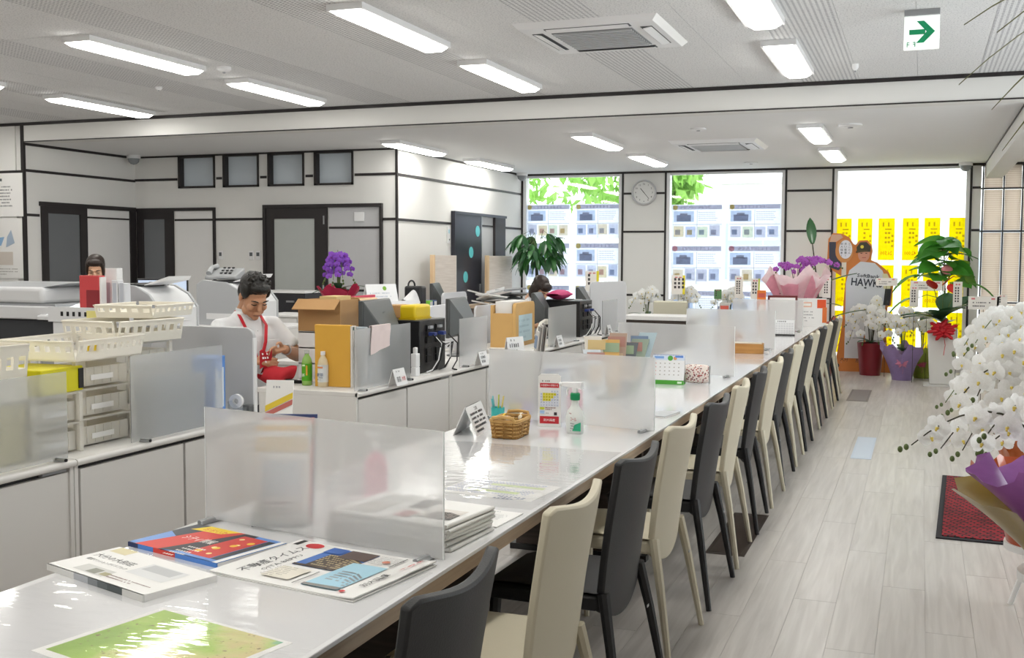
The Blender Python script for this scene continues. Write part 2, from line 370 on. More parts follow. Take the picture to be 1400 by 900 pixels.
# ================================================================== THE SETTING
XL, XR, YN, YF = -12.5, 2.6, -2.6, 15.6      # room extents
ZC, ZF, YB = 3.0, 2.78, 9.55                 # main ceiling, low ceiling, beam face
XO, YO, XW = -9.5, 11.4, -5.75               # recess wall, office front, office side
fl = struct(MB().boxm(XL, XR, YN, YF+.3, -.1, -.003).obj('floor', M('floor_slab', 'b6b0ab', .4)))
pw, pl = .182, 1.52
pm = MB().boxm(-pw/2+.0006, pw/2-.0006, -pl/2+.0008, pl/2-.0008, -.003, 0).mesh('plank', MATS['pale_plank'])
for i in range(21):
    x = -1.95+pw*(i+.5)
    y = 2.0+((i*.61) % 1.0)*pl-pl
    while y < YF-.05:
        y1 = min(y+pl, YF)
        if y1-y > pl-.01 and y1 > 2.5:
            mk('plank', pm, fl, loc=(x, (y+y1)/2, 0))
        elif y1-y > .1:
            MB().boxm(-pw/2+.0012, pw/2-.0012, -(y1-y)/2+.0015, (y1-y)/2-.0015, -.003, 0).obj('plank', MATS['pale_plank'], fl, loc=(x, (y+y1)/2, 0))
        y += pl
# ceilings
ce = struct(MB().boxm(XL, XR, YN, YB+.2, ZC+.015, ZC+.12).obj('ceiling', CEILP))
tw, tl = .455, .91
tmesh = [MB().boxm(-tw/2+.001, tw/2-.001, -tl/2+.001, tl/2-.001, 0, .015).mesh('panel', MATS[n], smooth=0) for n in ('ceiling_tile_plain', 'ceiling_tile_drilled')]
for i in range(29):
    x = XR-.4-tw*(i+.5); k = 1 if i % 3 == 0 else 0
    for j in range(7):
        mk('panel', tmesh[k], ce, loc=(x, YB-tl*(j+.5), ZC))
struct(MB().boxm(XO-.12, XR, YB+.2, YF+.3, ZF, ZF+.1).obj('ceiling', CEILP))
bm_ = struct(MB().boxm(XO, XR, YB, YB+.2, ZF, ZC+.014).obj('beam_cross', WALL))
struct(bx('trim_1', DARK, XL, XR, YB-.012, YB, ZC-.034, ZC-.002)); struct(bx('trim_2', DARK, XO, XR, YB-.008, YB, ZF, ZF+.012))
struct(MB().boxm(.75, .95, YB+.2, YF, ZF-.2, ZF).obj('beam_side', WALL)); struct(bx('trim_3', DARK, .742, .75, YB+.2, YF, ZF-.014, ZF))
# walls
struct(MB().boxm(XL, XO-.12, YB, YB+.12, 0, ZC+.014).boxm(XO-.12, XO, YB+.02, YB+.12, 0, ZC+.014).obj('wall_left', WALL))
struct(MB().boxm(XO-.12, XO, YB+.12, YO, 0, ZF).obj('wall_recess', WALL))
wf = MB()
cw = [(-8.82, -8.27), (-8.15, -7.63), (-7.5, -6.99), (-6.85, -6.32)]
wf.boxm(XO-.12, XW, YO, YO+.12, 0, 2.365)
xs = [XO-.12]+[v for p in cw for v in p]+[XW]
for a, b in zip(xs[::2], xs[1::2]): wf.boxm(a, b, YO, YO+.12, 2.365, ZF)
struct(wf.obj('wall_office_front', WALL))
struct(MB().boxm(XW-.12, XW, YO+.12, YF, 0, ZF).obj('wall_office_side', WALL))
struct(MB().boxm(XL-.12, XL, YN, YB+.12, 0, ZC+.12).obj('wall_far_left', WALL))
struct(MB().boxm(XL, XR, YN-.12, YN, 0, ZC+.12).obj('wall_near', WALL))
wins = [(-5.72, -4.17), (-3.5, -1.82), (-1.16, .565)]
wb = MB(); zb = .07
for a, b in ((XW-.12, wins[0][0]), (wins[0][1], wins[1][0]), (wins[1][1], wins[2][0]), (wins[2][1], .70)): wb.boxm(a, b, YF, YF+.14, 0, ZF)
for a, b in wins: wb.boxm(a, b, YF, YF+.14, 0, zb)
wb.boxm(.70, XR, YF, YF+.14, ZF-.03, ZF+.1).boxm(XW, .7, YF, YF+.14, ZF-.02, ZF+.1)
struct(wb.obj('wall_back', WALL))
# right side of the room: wall with an unseen window added for daylight
wr = MB(); rw = [(4.8, 9.2)]
ys = [YN]+[v for p in rw for v in p]+[YF]
for a, b in zip(ys[::2], ys[1::2]): wr.boxm(XR, XR+.14, a, b, 0, ZC+.12)
for a, b in rw: wr.boxm(XR, XR+.14, a, b, 0, .3).boxm(XR, XR+.14, a, b, 2.7, ZC+.12)
struct(wr.obj('wall_right', WALL))
for n, (a, b) in enumerate(rw):
    wdo = struct(MB().boxm(XR+.04, XR+.1, a, a+.05, .3, 2.7).boxm(XR+.04, XR+.1, b-.05, b, .3, 2.7).boxm(XR+.04, XR+.1, a, b, .3, .35).boxm(XR+.04, XR+.1, a, b, 2.65, 2.7).obj('window_%d' % (n+8), DARK))
    bx('pane', MATS['window_glass'], XR+.06, XR+.066, a+.05, b-.05, .35, 2.65, wdo)
# dark battens on the walls
tn = [4]
def trim(x0, x1, y0, y1, z0, z1):
    struct(bx('trim_%d' % tn[0], DARK, x0, x1, y0, y1, z0, z1)); tn[0] += 1
T = .03
trim(XL, XO-.03, YB-.01, YB, 2.455-T/2, 2.455+T/2); trim(XL, XO-.03, YB-.01, YB, 1.965-T/2, 1.965+T/2)
trim(XO-.03, XO+.012, YB-.012, YB+.02, 0, ZC-.034)
trim(XO, XO+.01, YB+.02, YO-.01, ZF-.03, ZF); trim(XO, XO+.01, YB+.02, YO-.01, 2.455, 2.485); trim(XO, XO+.01, YB+.02, 9.76, 1.955, 1.985)
trim(XO, XW, YO-.01, YO, ZF-.022, ZF)
edge = [XO]+[v for p in cw for v in p]+[XW]
for a, b in zip(edge[::2], edge[1::2]): trim(a+(.02 if a > XO else 0), b-(.02 if b < XW else 0), YO-.01, YO, 2.465, 2.495)
trim(-8.27, -7.56, YO-.01, YO, 1.955, 1.985); trim(-5.93, XW, YO-.01, YO, 1.94, 1.97); trim(-8.27, -7.56, YO-.01, YO, .93, .96); trim(-5.93, XW, YO-.01, YO, .93, .96)
trim(XW-.015, XW+.012, YO-.012, YO+.015, 0, ZF)
trim(XW, XW+.01, YO+.015, YF, ZF-.025, ZF)
for z in (2.475, ): trim(XW, XW+.01, YO+.015, YF, z-T/2, z+T/2)
trim(XW, XW+.01, YO+.015, 12.96, 1.95-T/2, 1.95+T/2); trim(XW, XW+.01, 14.82, YF, 1.95-T/2, 1.95+T/2); trim(XW, XW+.01, 14.82, YF, .93, .96)
for a, b in ((wins[0][1], wins[1][0]), (wins[1][1], wins[2][0])):
    for z in (2.46, 1.9, .97): trim(a+.03, b-.03, YF-.01, YF, z-T/2, z+T/2)
for z in (2.46, 1.9, .95): trim(wins[2][1]+.03, .70, YF-.01, YF, z-T/2, z+T/2)
trim(XW+.01, XR, YF-.012, YF, ZF-.03, ZF)
# window wall
for n, (a, b) in enumerate(wins):
    f = MB()
    for q in (a, b-.045): f.boxm(q, q+.045, YF-.004, YF+.14, zb, ZF-.03)
    f.boxm(a, b, YF+.04, YF+.1, zb, zb+.05).boxm(a, b, YF+.04, YF+.1, ZF-.06, ZF-.02)
    fo = struct(f.obj('window_%d' % (n+1), WHITEP))
    bx('pane', MATS['window_glass'], a+.045, b-.045, YF+.06, YF+.066, zb+.05, ZF-.06, fo)
    for q in (a-.028, b): bx('frame_strip', DARK, q, q+.028, YF-.012, YF, 0, ZF-.03, fo)
# blinds of the entrance screen, right of the windows
bl = struct(MB().boxm(.70, XR, YF+.02, YF+.1, 0, .1).boxm(.70, XR, YF+.02, YF+.1, ZF-.04, ZF-.03).obj('wall_blinds', M('blind_back', 'd9cbbd', .8)))
bx('pane', MATS['window_glass'], .70, XR, YF+.08, YF+.086, .1, ZF-.04, bl)
bxs = [.725, .975, 1.2, 1.5, 1.8, 2.1, 2.4]
for a, b in zip(bxs, bxs[1:]):
    for z0, z1 in ((.1, .93), (.96, 1.87), (1.9, 2.43), (2.46, ZF-.04)):
        bx('panel', MATS['pleated_blind'], a+.014, b-.014, YF+.02, YF+.06, z0, z1, bl)
for q in bxs[:-1]: bx('batten', DARK, q-.008, q+.008, YF-.008, YF+.06, 0, ZF-.03, bl)
for z in (.945, 1.885, 2.445): bx('batten', DARK, .70, XR, YF-.006, YF+.02, z-.011, z+.011, bl)
# clerestory windows of the office
frostw = M('obscure_glass', 'd3dde6', .25, var=.04, vscale=2)  # light from the room behind is put into the opaque panes' pale colour
for n, (a, b) in enumerate(cw):
    fo = struct(MB().boxm(a, a+.035, YO-.02, YO+.12, 2.365, ZF-.022).boxm(b-.02, b, YO-.02, YO+.12, 2.365, ZF-.022).boxm(a, b, YO-.02, YO+.12, 2.365, 2.39).boxm(a, b, YO-.02, YO+.12, ZF-.035, ZF-.022).obj('window_%d' % (n+4), DARK))
    bx('pane', frostw, a+.03, b-.02, YO+.06, YO+.07, 2.39, ZF-.035, fo)
# doors
GREYG = M('grey_door_glass', '6d7073', .22, var=.03); PALEG = M('pale_door_glass', 'b9bdba', .25, var=.03)
def swing_door(n, mk_axis, a, b, plane, z1, glass, g, handle=True):
    """door leaf with a long pane; mk_axis x: leaf along X at y=plane, y: leaf along Y at x=plane"""
    def B(name, mat, u0, u1, d0, d1, z0, z1, p=None, bev=0):
        if mk_axis == 'x': return bx(name, mat, u0, u1, plane-d1, plane-d0, z0, z1, p, bev)
        return bx(name, mat, plane+d0, plane+d1, u0, u1, z0, z1, p, bev)
    g0, g1, gz0, gz1 = g; m = MB()
    for u0, u1, z0, zz in ((a, g0, 0, z1), (g1, b, 0, z1), (g0, g1, gz1, z1), (g0, g1, 0, gz0)):
        if mk_axis == 'x': m.boxm(u0, u1, plane-.03, plane-.002, z0, zz)
        else: m.boxm(plane+.002, plane+.03, u0, u1, z0, zz)
    o = struct(m.obj('door_%d' % n, DARK))
    B('pane', glass, g0, g1, .004, .016, gz0, gz1, o)
    if handle: B('handle', METAL, b-.05, b-.03, .03, .06, .95, 1.2, o, .004)
    return o, B
d1, B1 = swing_door(1, 'y', 9.78, 10.5, XO, 2.08, GREYG, (9.87, 10.38, .1, 2.0))
B1('head_rail', DARK, 9.76, YO-.03, .001, .034, 2.08, 2.13, d1); B1('side_panel', WHITE, 10.52, YO-.14, .001, .012, 0, 2.08, d1); B1('cross_rail', DARK, 10.52, YO-.14, .012, .02, 1.965, 1.985, d1); B1('jamb', DARK, YO-.14, YO-.032, .001, .032, 0, 2.08, d1)
d2, B2 = swing_door(2, 'x', XO+.036, -8.9, YO, 2.08, GREYG, (-9.36, -9.03, .1, 1.98))
B2('head_rail', DARK, XO+.036, -8.27, .001, .034, 2.08, 2.12, d2); B2('side_panel', WHITE, -8.88, -8.3, .001, .012, 0, 2.08, d2); B2('cross_rail', DARK, -8.88, -8.3, .012, .02, 1.955, 1.98, d2); B2('jamb', DARK, -8.3, -8.27, .001, .03, 0, 2.08, d2)
d3, B3 = swing_door(3, 'x', -7.52, -6.67, YO, 2.1, PALEG, (-7.41, -6.84, 1.02, 1.97))
B3('head_rail', DARK, -7.56, -5.93, .001, .045, 2.1, 2.14, d3); B3('side_panel', M('grey_partition', 'c3c3c5', .6), -6.65, -5.96, .001, .01, 0, 2.1, d3)  # plain grey panel filling the doorway
B3('cross_rail', DARK, -6.65, -5.96, .01, .018, 1.845, 1.87, d3); B3('cross_rail', DARK, -6.65, -5.96, .01, .018, 1.1, 1.125, d3); B3('jamb', DARK, -5.96, -5.93, .001, .045, 0, 2.1, d3); B3('jamb', DARK, -7.56, -7.52, .001, .045, 0, 2.1, d3)
B3('speaker_plate', WHITEP, -6.3, -6.17, .01, .03, 1.93, 2.04, d3, .004); B3('lock_plate', METAL, -6.72, -6.7, .03, .034, 1.9, 2.0, d3)
NAVYD = M('dark_navy_door', '33343d', .3, var=.06, vscale=3)
d4 = struct(MB().boxm(XW+.012, XW+.045, 12.98, 13.9, 0, 2.08).obj('door_4', NAVYD))
bx('head_rail', NAVYD, XW+.001, XW+.06, 12.95, 14.83, 2.08, 2.115, d4); bx('jamb', NAVYD, XW+.001, XW+.06, 12.95, 12.98, 0, 2.08, d4); bx('side_panel', M('grey_partition', 'c3c3c5'), XW+.001, XW+.012, 13.9, 14.4, 0, 2.08, d4)
bx('cross_rail', DARK, XW+.012, XW+.02, 13.9, 14.4, 1.94, 1.965, d4); bx('jamb', DARK, XW+.001, XW+.05, 14.4, 14.8, 0, 2.08, d4); bx('door_edge', METAL, XW+.045, XW+.05, 13.88, 13.9, 0, 2.08, d4); bx('handle', METAL, XW+.045, XW+.07, 13.8, 13.82, .95, 1.15, d4, .004)
for y, z in ((13.75, 1.87), (13.52, 1.58), (13.33, 1.25)):
    MB().lathe([(.0, 0), (.075, 0), (.075, .003), (0, .003)], n=24, cap=False).obj('sticker', M('teal_sticker', '5fc4c9', .4), d4, loc=(XW+.045, y, z), rot=(0, R_(90), 0))
# outside: street, white building across the road, trees
struct(MB().boxm(-40, 30, YF+.3, 60, -.15, -.05).obj('ground_outside', M('asphalt', 'a9a9a6', .9)))
hb = thing('street_building', 'white building across the street seen through the windows', 'building', (3, 27, -.05))
MB().boxm(-9, 14, 0, 8, 0, 12).obj('wall', M('white_render', 'f2f2f0', .8), hb)
for zz in (4.6, 1.0):
    for i in range(8):
        x = -7.6+i*2.7
        wo = MB().boxm(x, x+1.9, -.06, .0, zz, zz+1.5).obj('window', M('window_alu', 'c9cdd2', .5), hb)
        for q in (0, 1): MB().boxm(x+.05+q*.93, x+.93+q*.93, -.08, -.06, zz+.06, zz+1.44).obj('pane', M('pale_pane', 'aab4c0', .15), wo)
MB().boxm(-9, 14, -.12, 0, 3.4, 3.55).obj('ledge', M('grey_ledge', 'c8c8c8', .7), hb)
LEAFO = mat_trans('street_leaf', '8fbf5a', .4)
def street_tree(x, y, h, r, seed, label):
    g = random.Random(seed); t = thing('street_tree', label, 'tree', (x, y, -.05), 0, 'trees outside')
    MB().tube([(0, 0, 0), (.05, 0, h*.4), (0, .05, h*.75)], [.14, .1, .05]).obj('trunk', M('bark', '8a7866', .9), t)
    m = MB()
    for i in range(900):
        a = g.uniform(0, 6.28); b = math.acos(g.uniform(-1, 1)); q = r*g.uniform(.5, 1)*(1+.25*math.sin(3*a+seed)*math.sin(4*b))
        c = Vector((q*math.sin(b)*math.cos(a), q*math.sin(b)*math.sin(a), h*.75+q*.8*math.cos(b)))
        e = Euler((g.uniform(0, 6), g.uniform(0, 6), g.uniform(0, 6))).to_matrix(); s_ = g.uniform(.1, .2)
        m.add([c+e @ Vector(p)*s_ for p in ((-1, 0, 0), (0, -.5, .1), (1, 0, 0), (0, .5, .1))], ((0, 1, 2, 3),))
    m.obj('foliage', LEAFO, t, fix=False, smooth=0)
for a in ((-9.2, 22.5, 4.3, 1.6, 1, 'leafy green tree outside, left end of the first window'), (-6.5, 24.5, 4.6, 1.5, 2, 'leafy green tree outside, middle of the first window'), (-4.75, 21.0, 4.2, .8, 3, 'leafy green tree outside, seen at the left edge of the second window')): street_tree(*a)

# ================================================================== CEILING FITTINGS
lampm = {}
def ceiling_light(x, y, zc, label):
    t = thing('ceiling_light', label, 'ceiling light', (x, y, zc), 0, 'fluorescent ceiling lights')
    L_, W_, D_ = 1.28, .24, .04
    if not lampm:
        h = MB().hexa([(-W_/2, -L_/2, -D_), (W_/2, -L_/2, -D_), (W_/2, L_/2, -D_), (-W_/2, L_/2, -D_)], [(-W_/2, -L_/2, 0), (W_/2, -L_/2, 0), (W_/2, L_/2, 0), (-W_/2, L_/2, 0)])
        lampm['h'] = h.mesh('housing', WHITEP, smooth=0)
        lampm['d'] = MB().hexa([(-.06, -L_/2+.02, -D_-.025), (.06, -L_/2+.02, -D_-.025), (.06, L_/2-.02, -D_-.025), (-.06, L_/2-.02, -D_-.025)], [(-.1, -L_/2+.01, -D_), (.1, -L_/2+.01, -D_), (.1, L_/2-.01, -D_), (-.1, L_/2-.01, -D_)]).mesh('diffuser', MATS['lamp_light'], smooth=0)
    mk('housing', lampm['h'], t); mk('diffuser', lampm['d'], t)
ROW = {5.06: 'nearest', 6.36: 'second', 8.3: 'nearer', 11.2: 'near', 13.5: 'far'}
COLN = {-.96: 'above the chairs', -3.23: 'above the desk row', -5.43: 'over the inner desks', -7.57: 'over the copier side', -9.6: 'at the far left wall'}
for x in COLN:
    for y in (6.36, 8.3):
        if x == -9.6 and y < 7: continue
        if x == -7.57: y += .32
        if x == -5.43: y += .22 if y < 7 else .13
        ceiling_light(x, y, ZC, 'long white ceiling light on drilled tiles %s, %s' % (COLN[x], 'closer to the beam' if y > 7.6 else 'farther from the beam'))
for x in (-5.43, -3.23, -.96):
    for y in (4.2, 1.9, -.4): ceiling_light(x, y, ZC, 'long white ceiling light overhead out of view, %s' % {4.2: COLN[x], 1.9: COLN[x]+' and over the camera', -.4: COLN[x]+' and behind the camera'}[y])
for y in (4.4, 2.0, -.3): ceiling_light(-7.57, y, ZC, 'long white ceiling light out of view over the copier, %s' % {4.4: 'nearest', 2.0: 'middle one', -.3: 'last one'}[y])
for x in (-1.03, -3.28, -5.45):
    for y in (11.28, 13.55): ceiling_light(x, y, ZF, 'long white light on the plain low ceiling %s, %s' % (COLN[{-1.03: -.96, -3.28: -3.23, -5.45: -5.43}[x]] if x > -5 else 'beside the office wall', 'next to the beam' if y < 12 else 'near the windows'))
ceiling_light(1.75, 12.6, ZF, 'long white light added over the entrance to brighten its blinds, out of view to the right')  # unseen lamp added to brighten the entrance blinds
def air_conditioner(x, y, zc, label):
    t = thing('air_conditioner', label, 'air conditioner', (x, y, zc), 0, 'ceiling air conditioners')
    MB().hexa([(-.44, -.44, -.035), (.44, -.44, -.035), (.44, .44, -.035), (-.44, .44, -.035)], [(-.475, -.475, 0), (.475, -.475, 0), (.475, .475, 0), (-.475, .475, 0)]).obj('panel', WHITEP, t)
    MB().boxm(-.27, .27, -.27, .27, -.04, -.034).obj('grille', M('grille_grey', '8d8f92', .6), t)
    s = MB().boxm(-.26, .26, -.011, .011, -.05, -.038).mesh('slat', C('c4c6c8', .5))
    for i in range(11): mk('slat', s, t, loc=(0, -.25+i*.05, 0))
    for k in range(4):
        mk('outlet', air_conditioner.o, t, rot=(0, 0, k*math.pi/2)); mk('flap', air_conditioner.f, t, rot=(0, 0, k*math.pi/2))
air_conditioner.o = MB().boxm(-.28, .28, .325, .4, -.038, -.03).mesh('outlet', M('outlet_dark', '4a4b4e', .6))
air_conditioner.f = MB().hexa([(-.27, .34, -.05), (.27, .34, -.05), (.27, .395, -.038), (-.27, .395, -.038)], [(-.27, .34, -.045), (.27, .34, -.045), (.27, .395, -.034), (-.27, .395, -.034)]).mesh('flap', WHITEP)
air_conditioner(-2.03, 7.06, ZC, 'square ceiling air conditioner on drilled tiles before the beam')
air_conditioner(-2.14, 12.15, ZF, 'square air conditioner on the low ceiling near the windows')
def detector(name, x, y, zc, label, r=.055, h=.04):
    t = thing(name, label, 'detector', (x, y, zc)); MB().lathe([(r, 0), (r, -h*.5), (r*.75, -h*.8), (r*.3, -h)], n=20).obj('body', WHITEP, t); MB().lathe([(r*.25, -h), (r*.2, -h*1.25)], n=10).obj('sensor', GREYP, t)
detector('smoke_detector', -5.2, 7.3, ZC, 'white smoke detector beside the long lights'); detector('sprinkler_head', -.52, 8.8, ZC, 'tiny ceiling sensor near the beam', .025, .05); detector('ceiling_sensor', -6.35, 7.95, ZC, 'tiny sensor on ceiling left of the beam', .03, .03)
detector('downlight_cover', -2.09, 10.68, ZF, 'small round cover on low ceiling by air conditioner', .08, .02); detector('ceiling_speaker', -.67, 10.8, ZF, 'flat round speaker beside the lights above the chairs', .11, .03); detector('ceiling_hatch', -2.15, 14.6, ZF, 'flat round disc on low ceiling near second window', .09, .02)
def dome_camera(x, y, z, label, s=1):
    t = thing('dome_camera', label, 'camera', (x, y, z), 0, 'dome security cameras'); MB().lathe([(.06*s, 0), (.06*s, -.03*s)], n=20).obj('base', WHITEP, t); MB().lathe([(.052*s, -.03*s), (.045*s, -.06*s), (.025*s, -.078*s), (.001, -.084*s)], n=20, cap=False).obj('dome', M('smoked_dome', '8f9396', .1), t)
dome_camera(XW+.1, YF-.25, ZF, 'dome camera in the ceiling corner by the first window', 1.4); dome_camera(.5, YF-.15, ZF, 'dome camera above the right end of the banner window', 1.4); dome_camera(XO+.15, YO-.2, ZF, 'dome camera in the recess corner above two dark doors', 1.4)
# exit sign
t = thing('exit_sign', 'hanging white exit sign with green arrow to the right', 'sign', (-.04, 7.05, ZC))
MB().boxm(-.1, .1, -.03, .03, -.035, 0).obj('mount', GREYP, t)
MB().boxm(-.1, .1, -.014, .014, -.235, -.035).obj('panel', M('sign_white', 'f2f6f4', .4, emit=.55), t, .004)
pg = Page(.2, .2); g_ = '12a06a'
pg.poly([(-.07, -.012+.0), (.02, -.012), (.02, .018), (-.07, .018)], g_).poly([(-.03, -.062), (.012, -.062), (.075, .003), (.012, .068), (-.03, .068), (.028, .003)], g_)
pg.text('F', -.075, -.07, .03, g_).text('F', -.042, -.07, .03, g_, mirror=True)
pg.obj(t, (0, -.0145, -.135), (R_(90), 0, 0))
# wall clock
t = thing('wall_clock', 'round white wall clock between the first two windows', 'clock', (-3.83, YF-.012, 2.47))
rx = (R_(90), 0, 0)
MB().lathe([(.165, 0), (.185, .01), (.185, .035), (.17, .045), (.16, .03)], n=40, cap=False).obj('rim', M('silver_rim', 'c6c6c8', .4), t, rot=rx)
MB().lathe([(.165, .0), (.165, .02), (.0, .02)], n=40).obj('face', M('clock_face', 'e4e4e2', .5), t, rot=rx)
pg = Page(.3, .3, .0008)
for i in range(12):
    a = i*math.pi/6; x, y = .135*math.sin(a), .135*math.cos(a)
    pg.text(str(i or 12), x*.93, y*.93, .026, '3a3a3c')
pg.obj(t, (0, -.0205, 0), rx)
for nm, a, l, w_ in (('hour_hand', R_(-40), .08, .009), ('minute_hand', R_(140), .12, .006)):
    MB().prism([(-w_/2, -.02), (w_/2, -.02), (w_/2, l), (-w_/2, l)], .003, 1, -.03).obj(nm, BLACKP, t, rot=(0, a, 0))
# ================================================================== COUNTER
ZT = .72; CX0, CX1, CY0, CY1 = -1.985, -1.10, .55, 14.0
GLOSSW = M('gloss_white_top', 'e2e2e4', .16, var=.008, coat=.6, spec=.5)
ct = thing('service_counter', 'long glossy white customer counter with wood edge along the chairs', 'counter', (0, 0, 0))
MB().boxm(CX0, CX1, CY0, CY1, ZT-.012, ZT).obj('top', GLOSSW, ct, .002)
MB().boxm(CX0+.01, CX1-.02, CY0+.01, CY1-.01, ZT-.05, ZT-.0125).obj('core', MATS['edge_wood'], ct)
MB().boxm(CX1-.02, CX1-.004, CY0, CY1, ZT-.05, ZT-.0125).obj('edge_band', MATS['edge_wood'], ct)
MB().boxm(CX0, CX0+.01, CY0, CY1, ZT-.05, ZT-.0125).obj('edge_band', WHITE, ct)
MB().boxm(CX0+.06, CX0+.085, CY0+.05, CY1-.05, .1, ZT-.05).obj('modesty_panel', M('modesty_grey', '8d857e', .6), ct)
lg = MB().boxm(-.33, .33, -.02, .02, 0, ZT-.05).mesh('support_panel', MATS['dark_brown_board'])
ft = MB().boxm(-.36, .36, -.03, .03, 0, .03).mesh('foot', BLACKP)
for y in (.9, 3.05, 5.2, 7.35, 9.5, 11.65, 13.7):
    mk('support_panel', lg, ct, loc=(-1.6, y, 0)); mk('foot', ft, ct, loc=(-1.6, y, 0))
# clear vinyl mats on the counter
VINYL = M('clear_vinyl', 'eef2f4', .06, var=0, trans=0, bump=.0)
def mat_vinyl():
    m = bpy.data.materials.new('wavy_vinyl'); m.use_nodes = True; nt = m.node_tree; nt.nodes.clear()
    out = nt.nodes.new('ShaderNodeOutputMaterial'); mix = nt.nodes.new('ShaderNodeMixShader'); fr = schlick(nt, .022)
    tr = nt.nodes.new('ShaderNodeBsdfTransparent'); tr.inputs[0].default_value = (1, 1, 1, 1)
    g = nt.nodes.new('ShaderNodeBsdfGlossy'); g.inputs['Roughness'].default_value = .03
    tc = nt.nodes.new('ShaderNodeTexCoord'); nz = nt.nodes.new('ShaderNodeTexNoise'); nz.inputs['Scale'].default_value = 9; nz.inputs['Detail'].default_value = 2
    mp = nt.nodes.new('ShaderNodeMapping'); mp.inputs['Scale'].default_value = (1, 3, 1); nt.links.new(tc.outputs['Object'], mp.inputs[0]); nt.links.new(mp.outputs[0], nz.inputs['Vector'])
    bp = nt.nodes.new('ShaderNodeBump'); bp.inputs['Strength'].default_value = .05; bp.inputs['Distance'].default_value = .02
    nt.links.new(nz.outputs[0], bp.inputs['Height']); nt.links.new(bp.outputs[0], g.inputs['Normal'])
    nt.links.new(fr.outputs[0], mix.inputs[0]); nt.links.new(tr.outputs[0], mix.inputs[1]); nt.links.new(g.outputs[0], mix.inputs[2]); nt.links.new(mix.outputs[0], out.inputs[0]); return m
WAVY = mat_vinyl()
def vinyl(y0, y1, label):
    t = thing('vinyl_mat', label, 'desk mat', (CX0, y0, ZT), 0, 'clear vinyl mats on the counter')
    MB().quad((.03, 0, .0016), (CX1-CX0-.012, 0, .0016), (CX1-CX0-.012, y1-y0, .0016), (.03, y1-y0, .0016)).obj('sheet', WAVY, t, fix=False)
vinyl(.6, 2.40, 'clear vinyl mat on counter over the green map'); vinyl(3.12, 4.20, 'clear vinyl mat on counter over the printed timetable')
# frosted dividers standing across the counter
def divider(x0, y0, x1, y1, label, h=.34):
    a = math.atan2(y1-y0, x1-x0); L_ = math.hypot(x1-x0, y1-y0)
    t = thing('counter_divider', label, 'divider', (x0, y0, ZT), a, 'frosted dividers on the counter')
    MB().boxm(0, L_, -.002, .002, .008, h).obj('pane', FROST, t)
    MB().boxm(L_-.0015, L_+.0005, -.0025, .0025, .008, h).boxm(-.0005, .0015, -.0025, .0025, .008, h).obj('polished_edge', M('acrylic_edge', 'eef2f3', .2, var=0), t)
    for u in (.03, L_-.05):
        f = MB().box((u, 0, .008), (.02, .11, .014)).obj('clip_foot', METAL, t, .003)
        MB().cyl((u, -.055, .01), (u, -.03, .01), .0065).obj('screw', GREYP, f)
divider(-1.965, 2.643, -1.126, 2.493, 'frosted divider nearest the camera, newspapers lying before it')
divider(-1.97, 4.90, -1.105, 4.74, 'frosted divider just behind the spray bottle')
divider(-1.97, 7.32, -1.14, 7.17, 'frosted divider behind the patterned pouch and green calendar')
divider(-1.97, 9.66, -1.17, 9.52, 'frosted divider behind the flat wooden box')
divider(-1.97, 12.2, -1.19, 12.08, 'frosted divider farthest down the counter, behind a small desk calendar')

# ------------------------------------------------------------------ chairs
CREAM = M('cream_leather', 'c8c0aa', .5, var=.03, vscale=5, bump=.08, bscale=220)
BLACKL = M('black_leather', '232325', .5, var=.06, vscale=5, bump=.1, bscale=220)
def back_fn(z0=.40, z1=.885):
    def f(u, v):
        x = (u-.5)*2; t = v
        hw = .202+.022*t
        lo = z0-.055*(1-x*x); hi = z1-.022*(1-x*x)*(1-x*x)
        z = lo+(hi-lo)*t
        y = .075*(1-t)**1.3+.02*math.sin(math.pi*t)*.6-.012*t
        y += .034*x*x*(.35+.65*t)
        r = max(0, abs(x)-.86)/.14
        return (x*hw, y, z-.012*r*r*(t > .98))
    return f
def make_chair(mat, name):
    t = thing(name, '', 'chair')
    MB().grid(back_fn(), 14, 12, .026).obj('backrest', mat, t, .006)
    MB().grid(lambda u, v: ((u-.5)*2*.214*(1-.1*v), .095+.40*v, .462+.012*math.sin(math.pi*u)*math.sin(math.pi*v)-.018*max(0, v-.85)/.15), 8, 8).boxm(-.205, .205, .10, .48, .40, .452).obj('seat', mat, t, .012)
    for s in (-1, 1):
        MB().tube([(s*.198, .082, .46), (s*.226, .05, .30), (s*.268, .0, .0)], [.020, .017, .0115], 8).obj('leg', mat, t)
        MB().tube([(s*.175, .455, .43), (s*.182, .462, .25), (s*.19, .47, .0)], [.021, .018, .012], 8).obj('leg', mat, t)
    MB().box((0, -.006, .375), (.02, .002, .008)).obj('maker_tag', GREYP, t)
    return t
chair_c = make_chair(CREAM, 'cream_chair'); chair_b = make_chair(BLACKL, 'black_chair')
used = set()
wd = ['nearest', 'second', 'third', 'fourth', 'fifth', 'sixth', 'seventh', 'eighth']
for i in range(16):
    cream = i % 2 == 1; src = chair_c if cream else chair_b
    o = src if cream not in used else copy_tree(src); used.add(cream)
    y = 2.03+.688*i+(.03 if i > 3 else 0)+rnd.uniform(-.02, .02)
    if i == 0: y = 1.93
    o.location = (-.81+rnd.uniform(-.008, .008), y, 0); o.rotation_euler = (0, 0, R_(90+rnd.uniform(-2, 2)))
    n = i//2
    o['label'] = '%s leather chair at the counter, %s of the %s ones counted from the camera' % ('cream' if cream else 'black', wd[n] if n < 7 else 'farthest', 'cream' if cream else 'black')
    o['group'] = 'leather chairs along the counter'

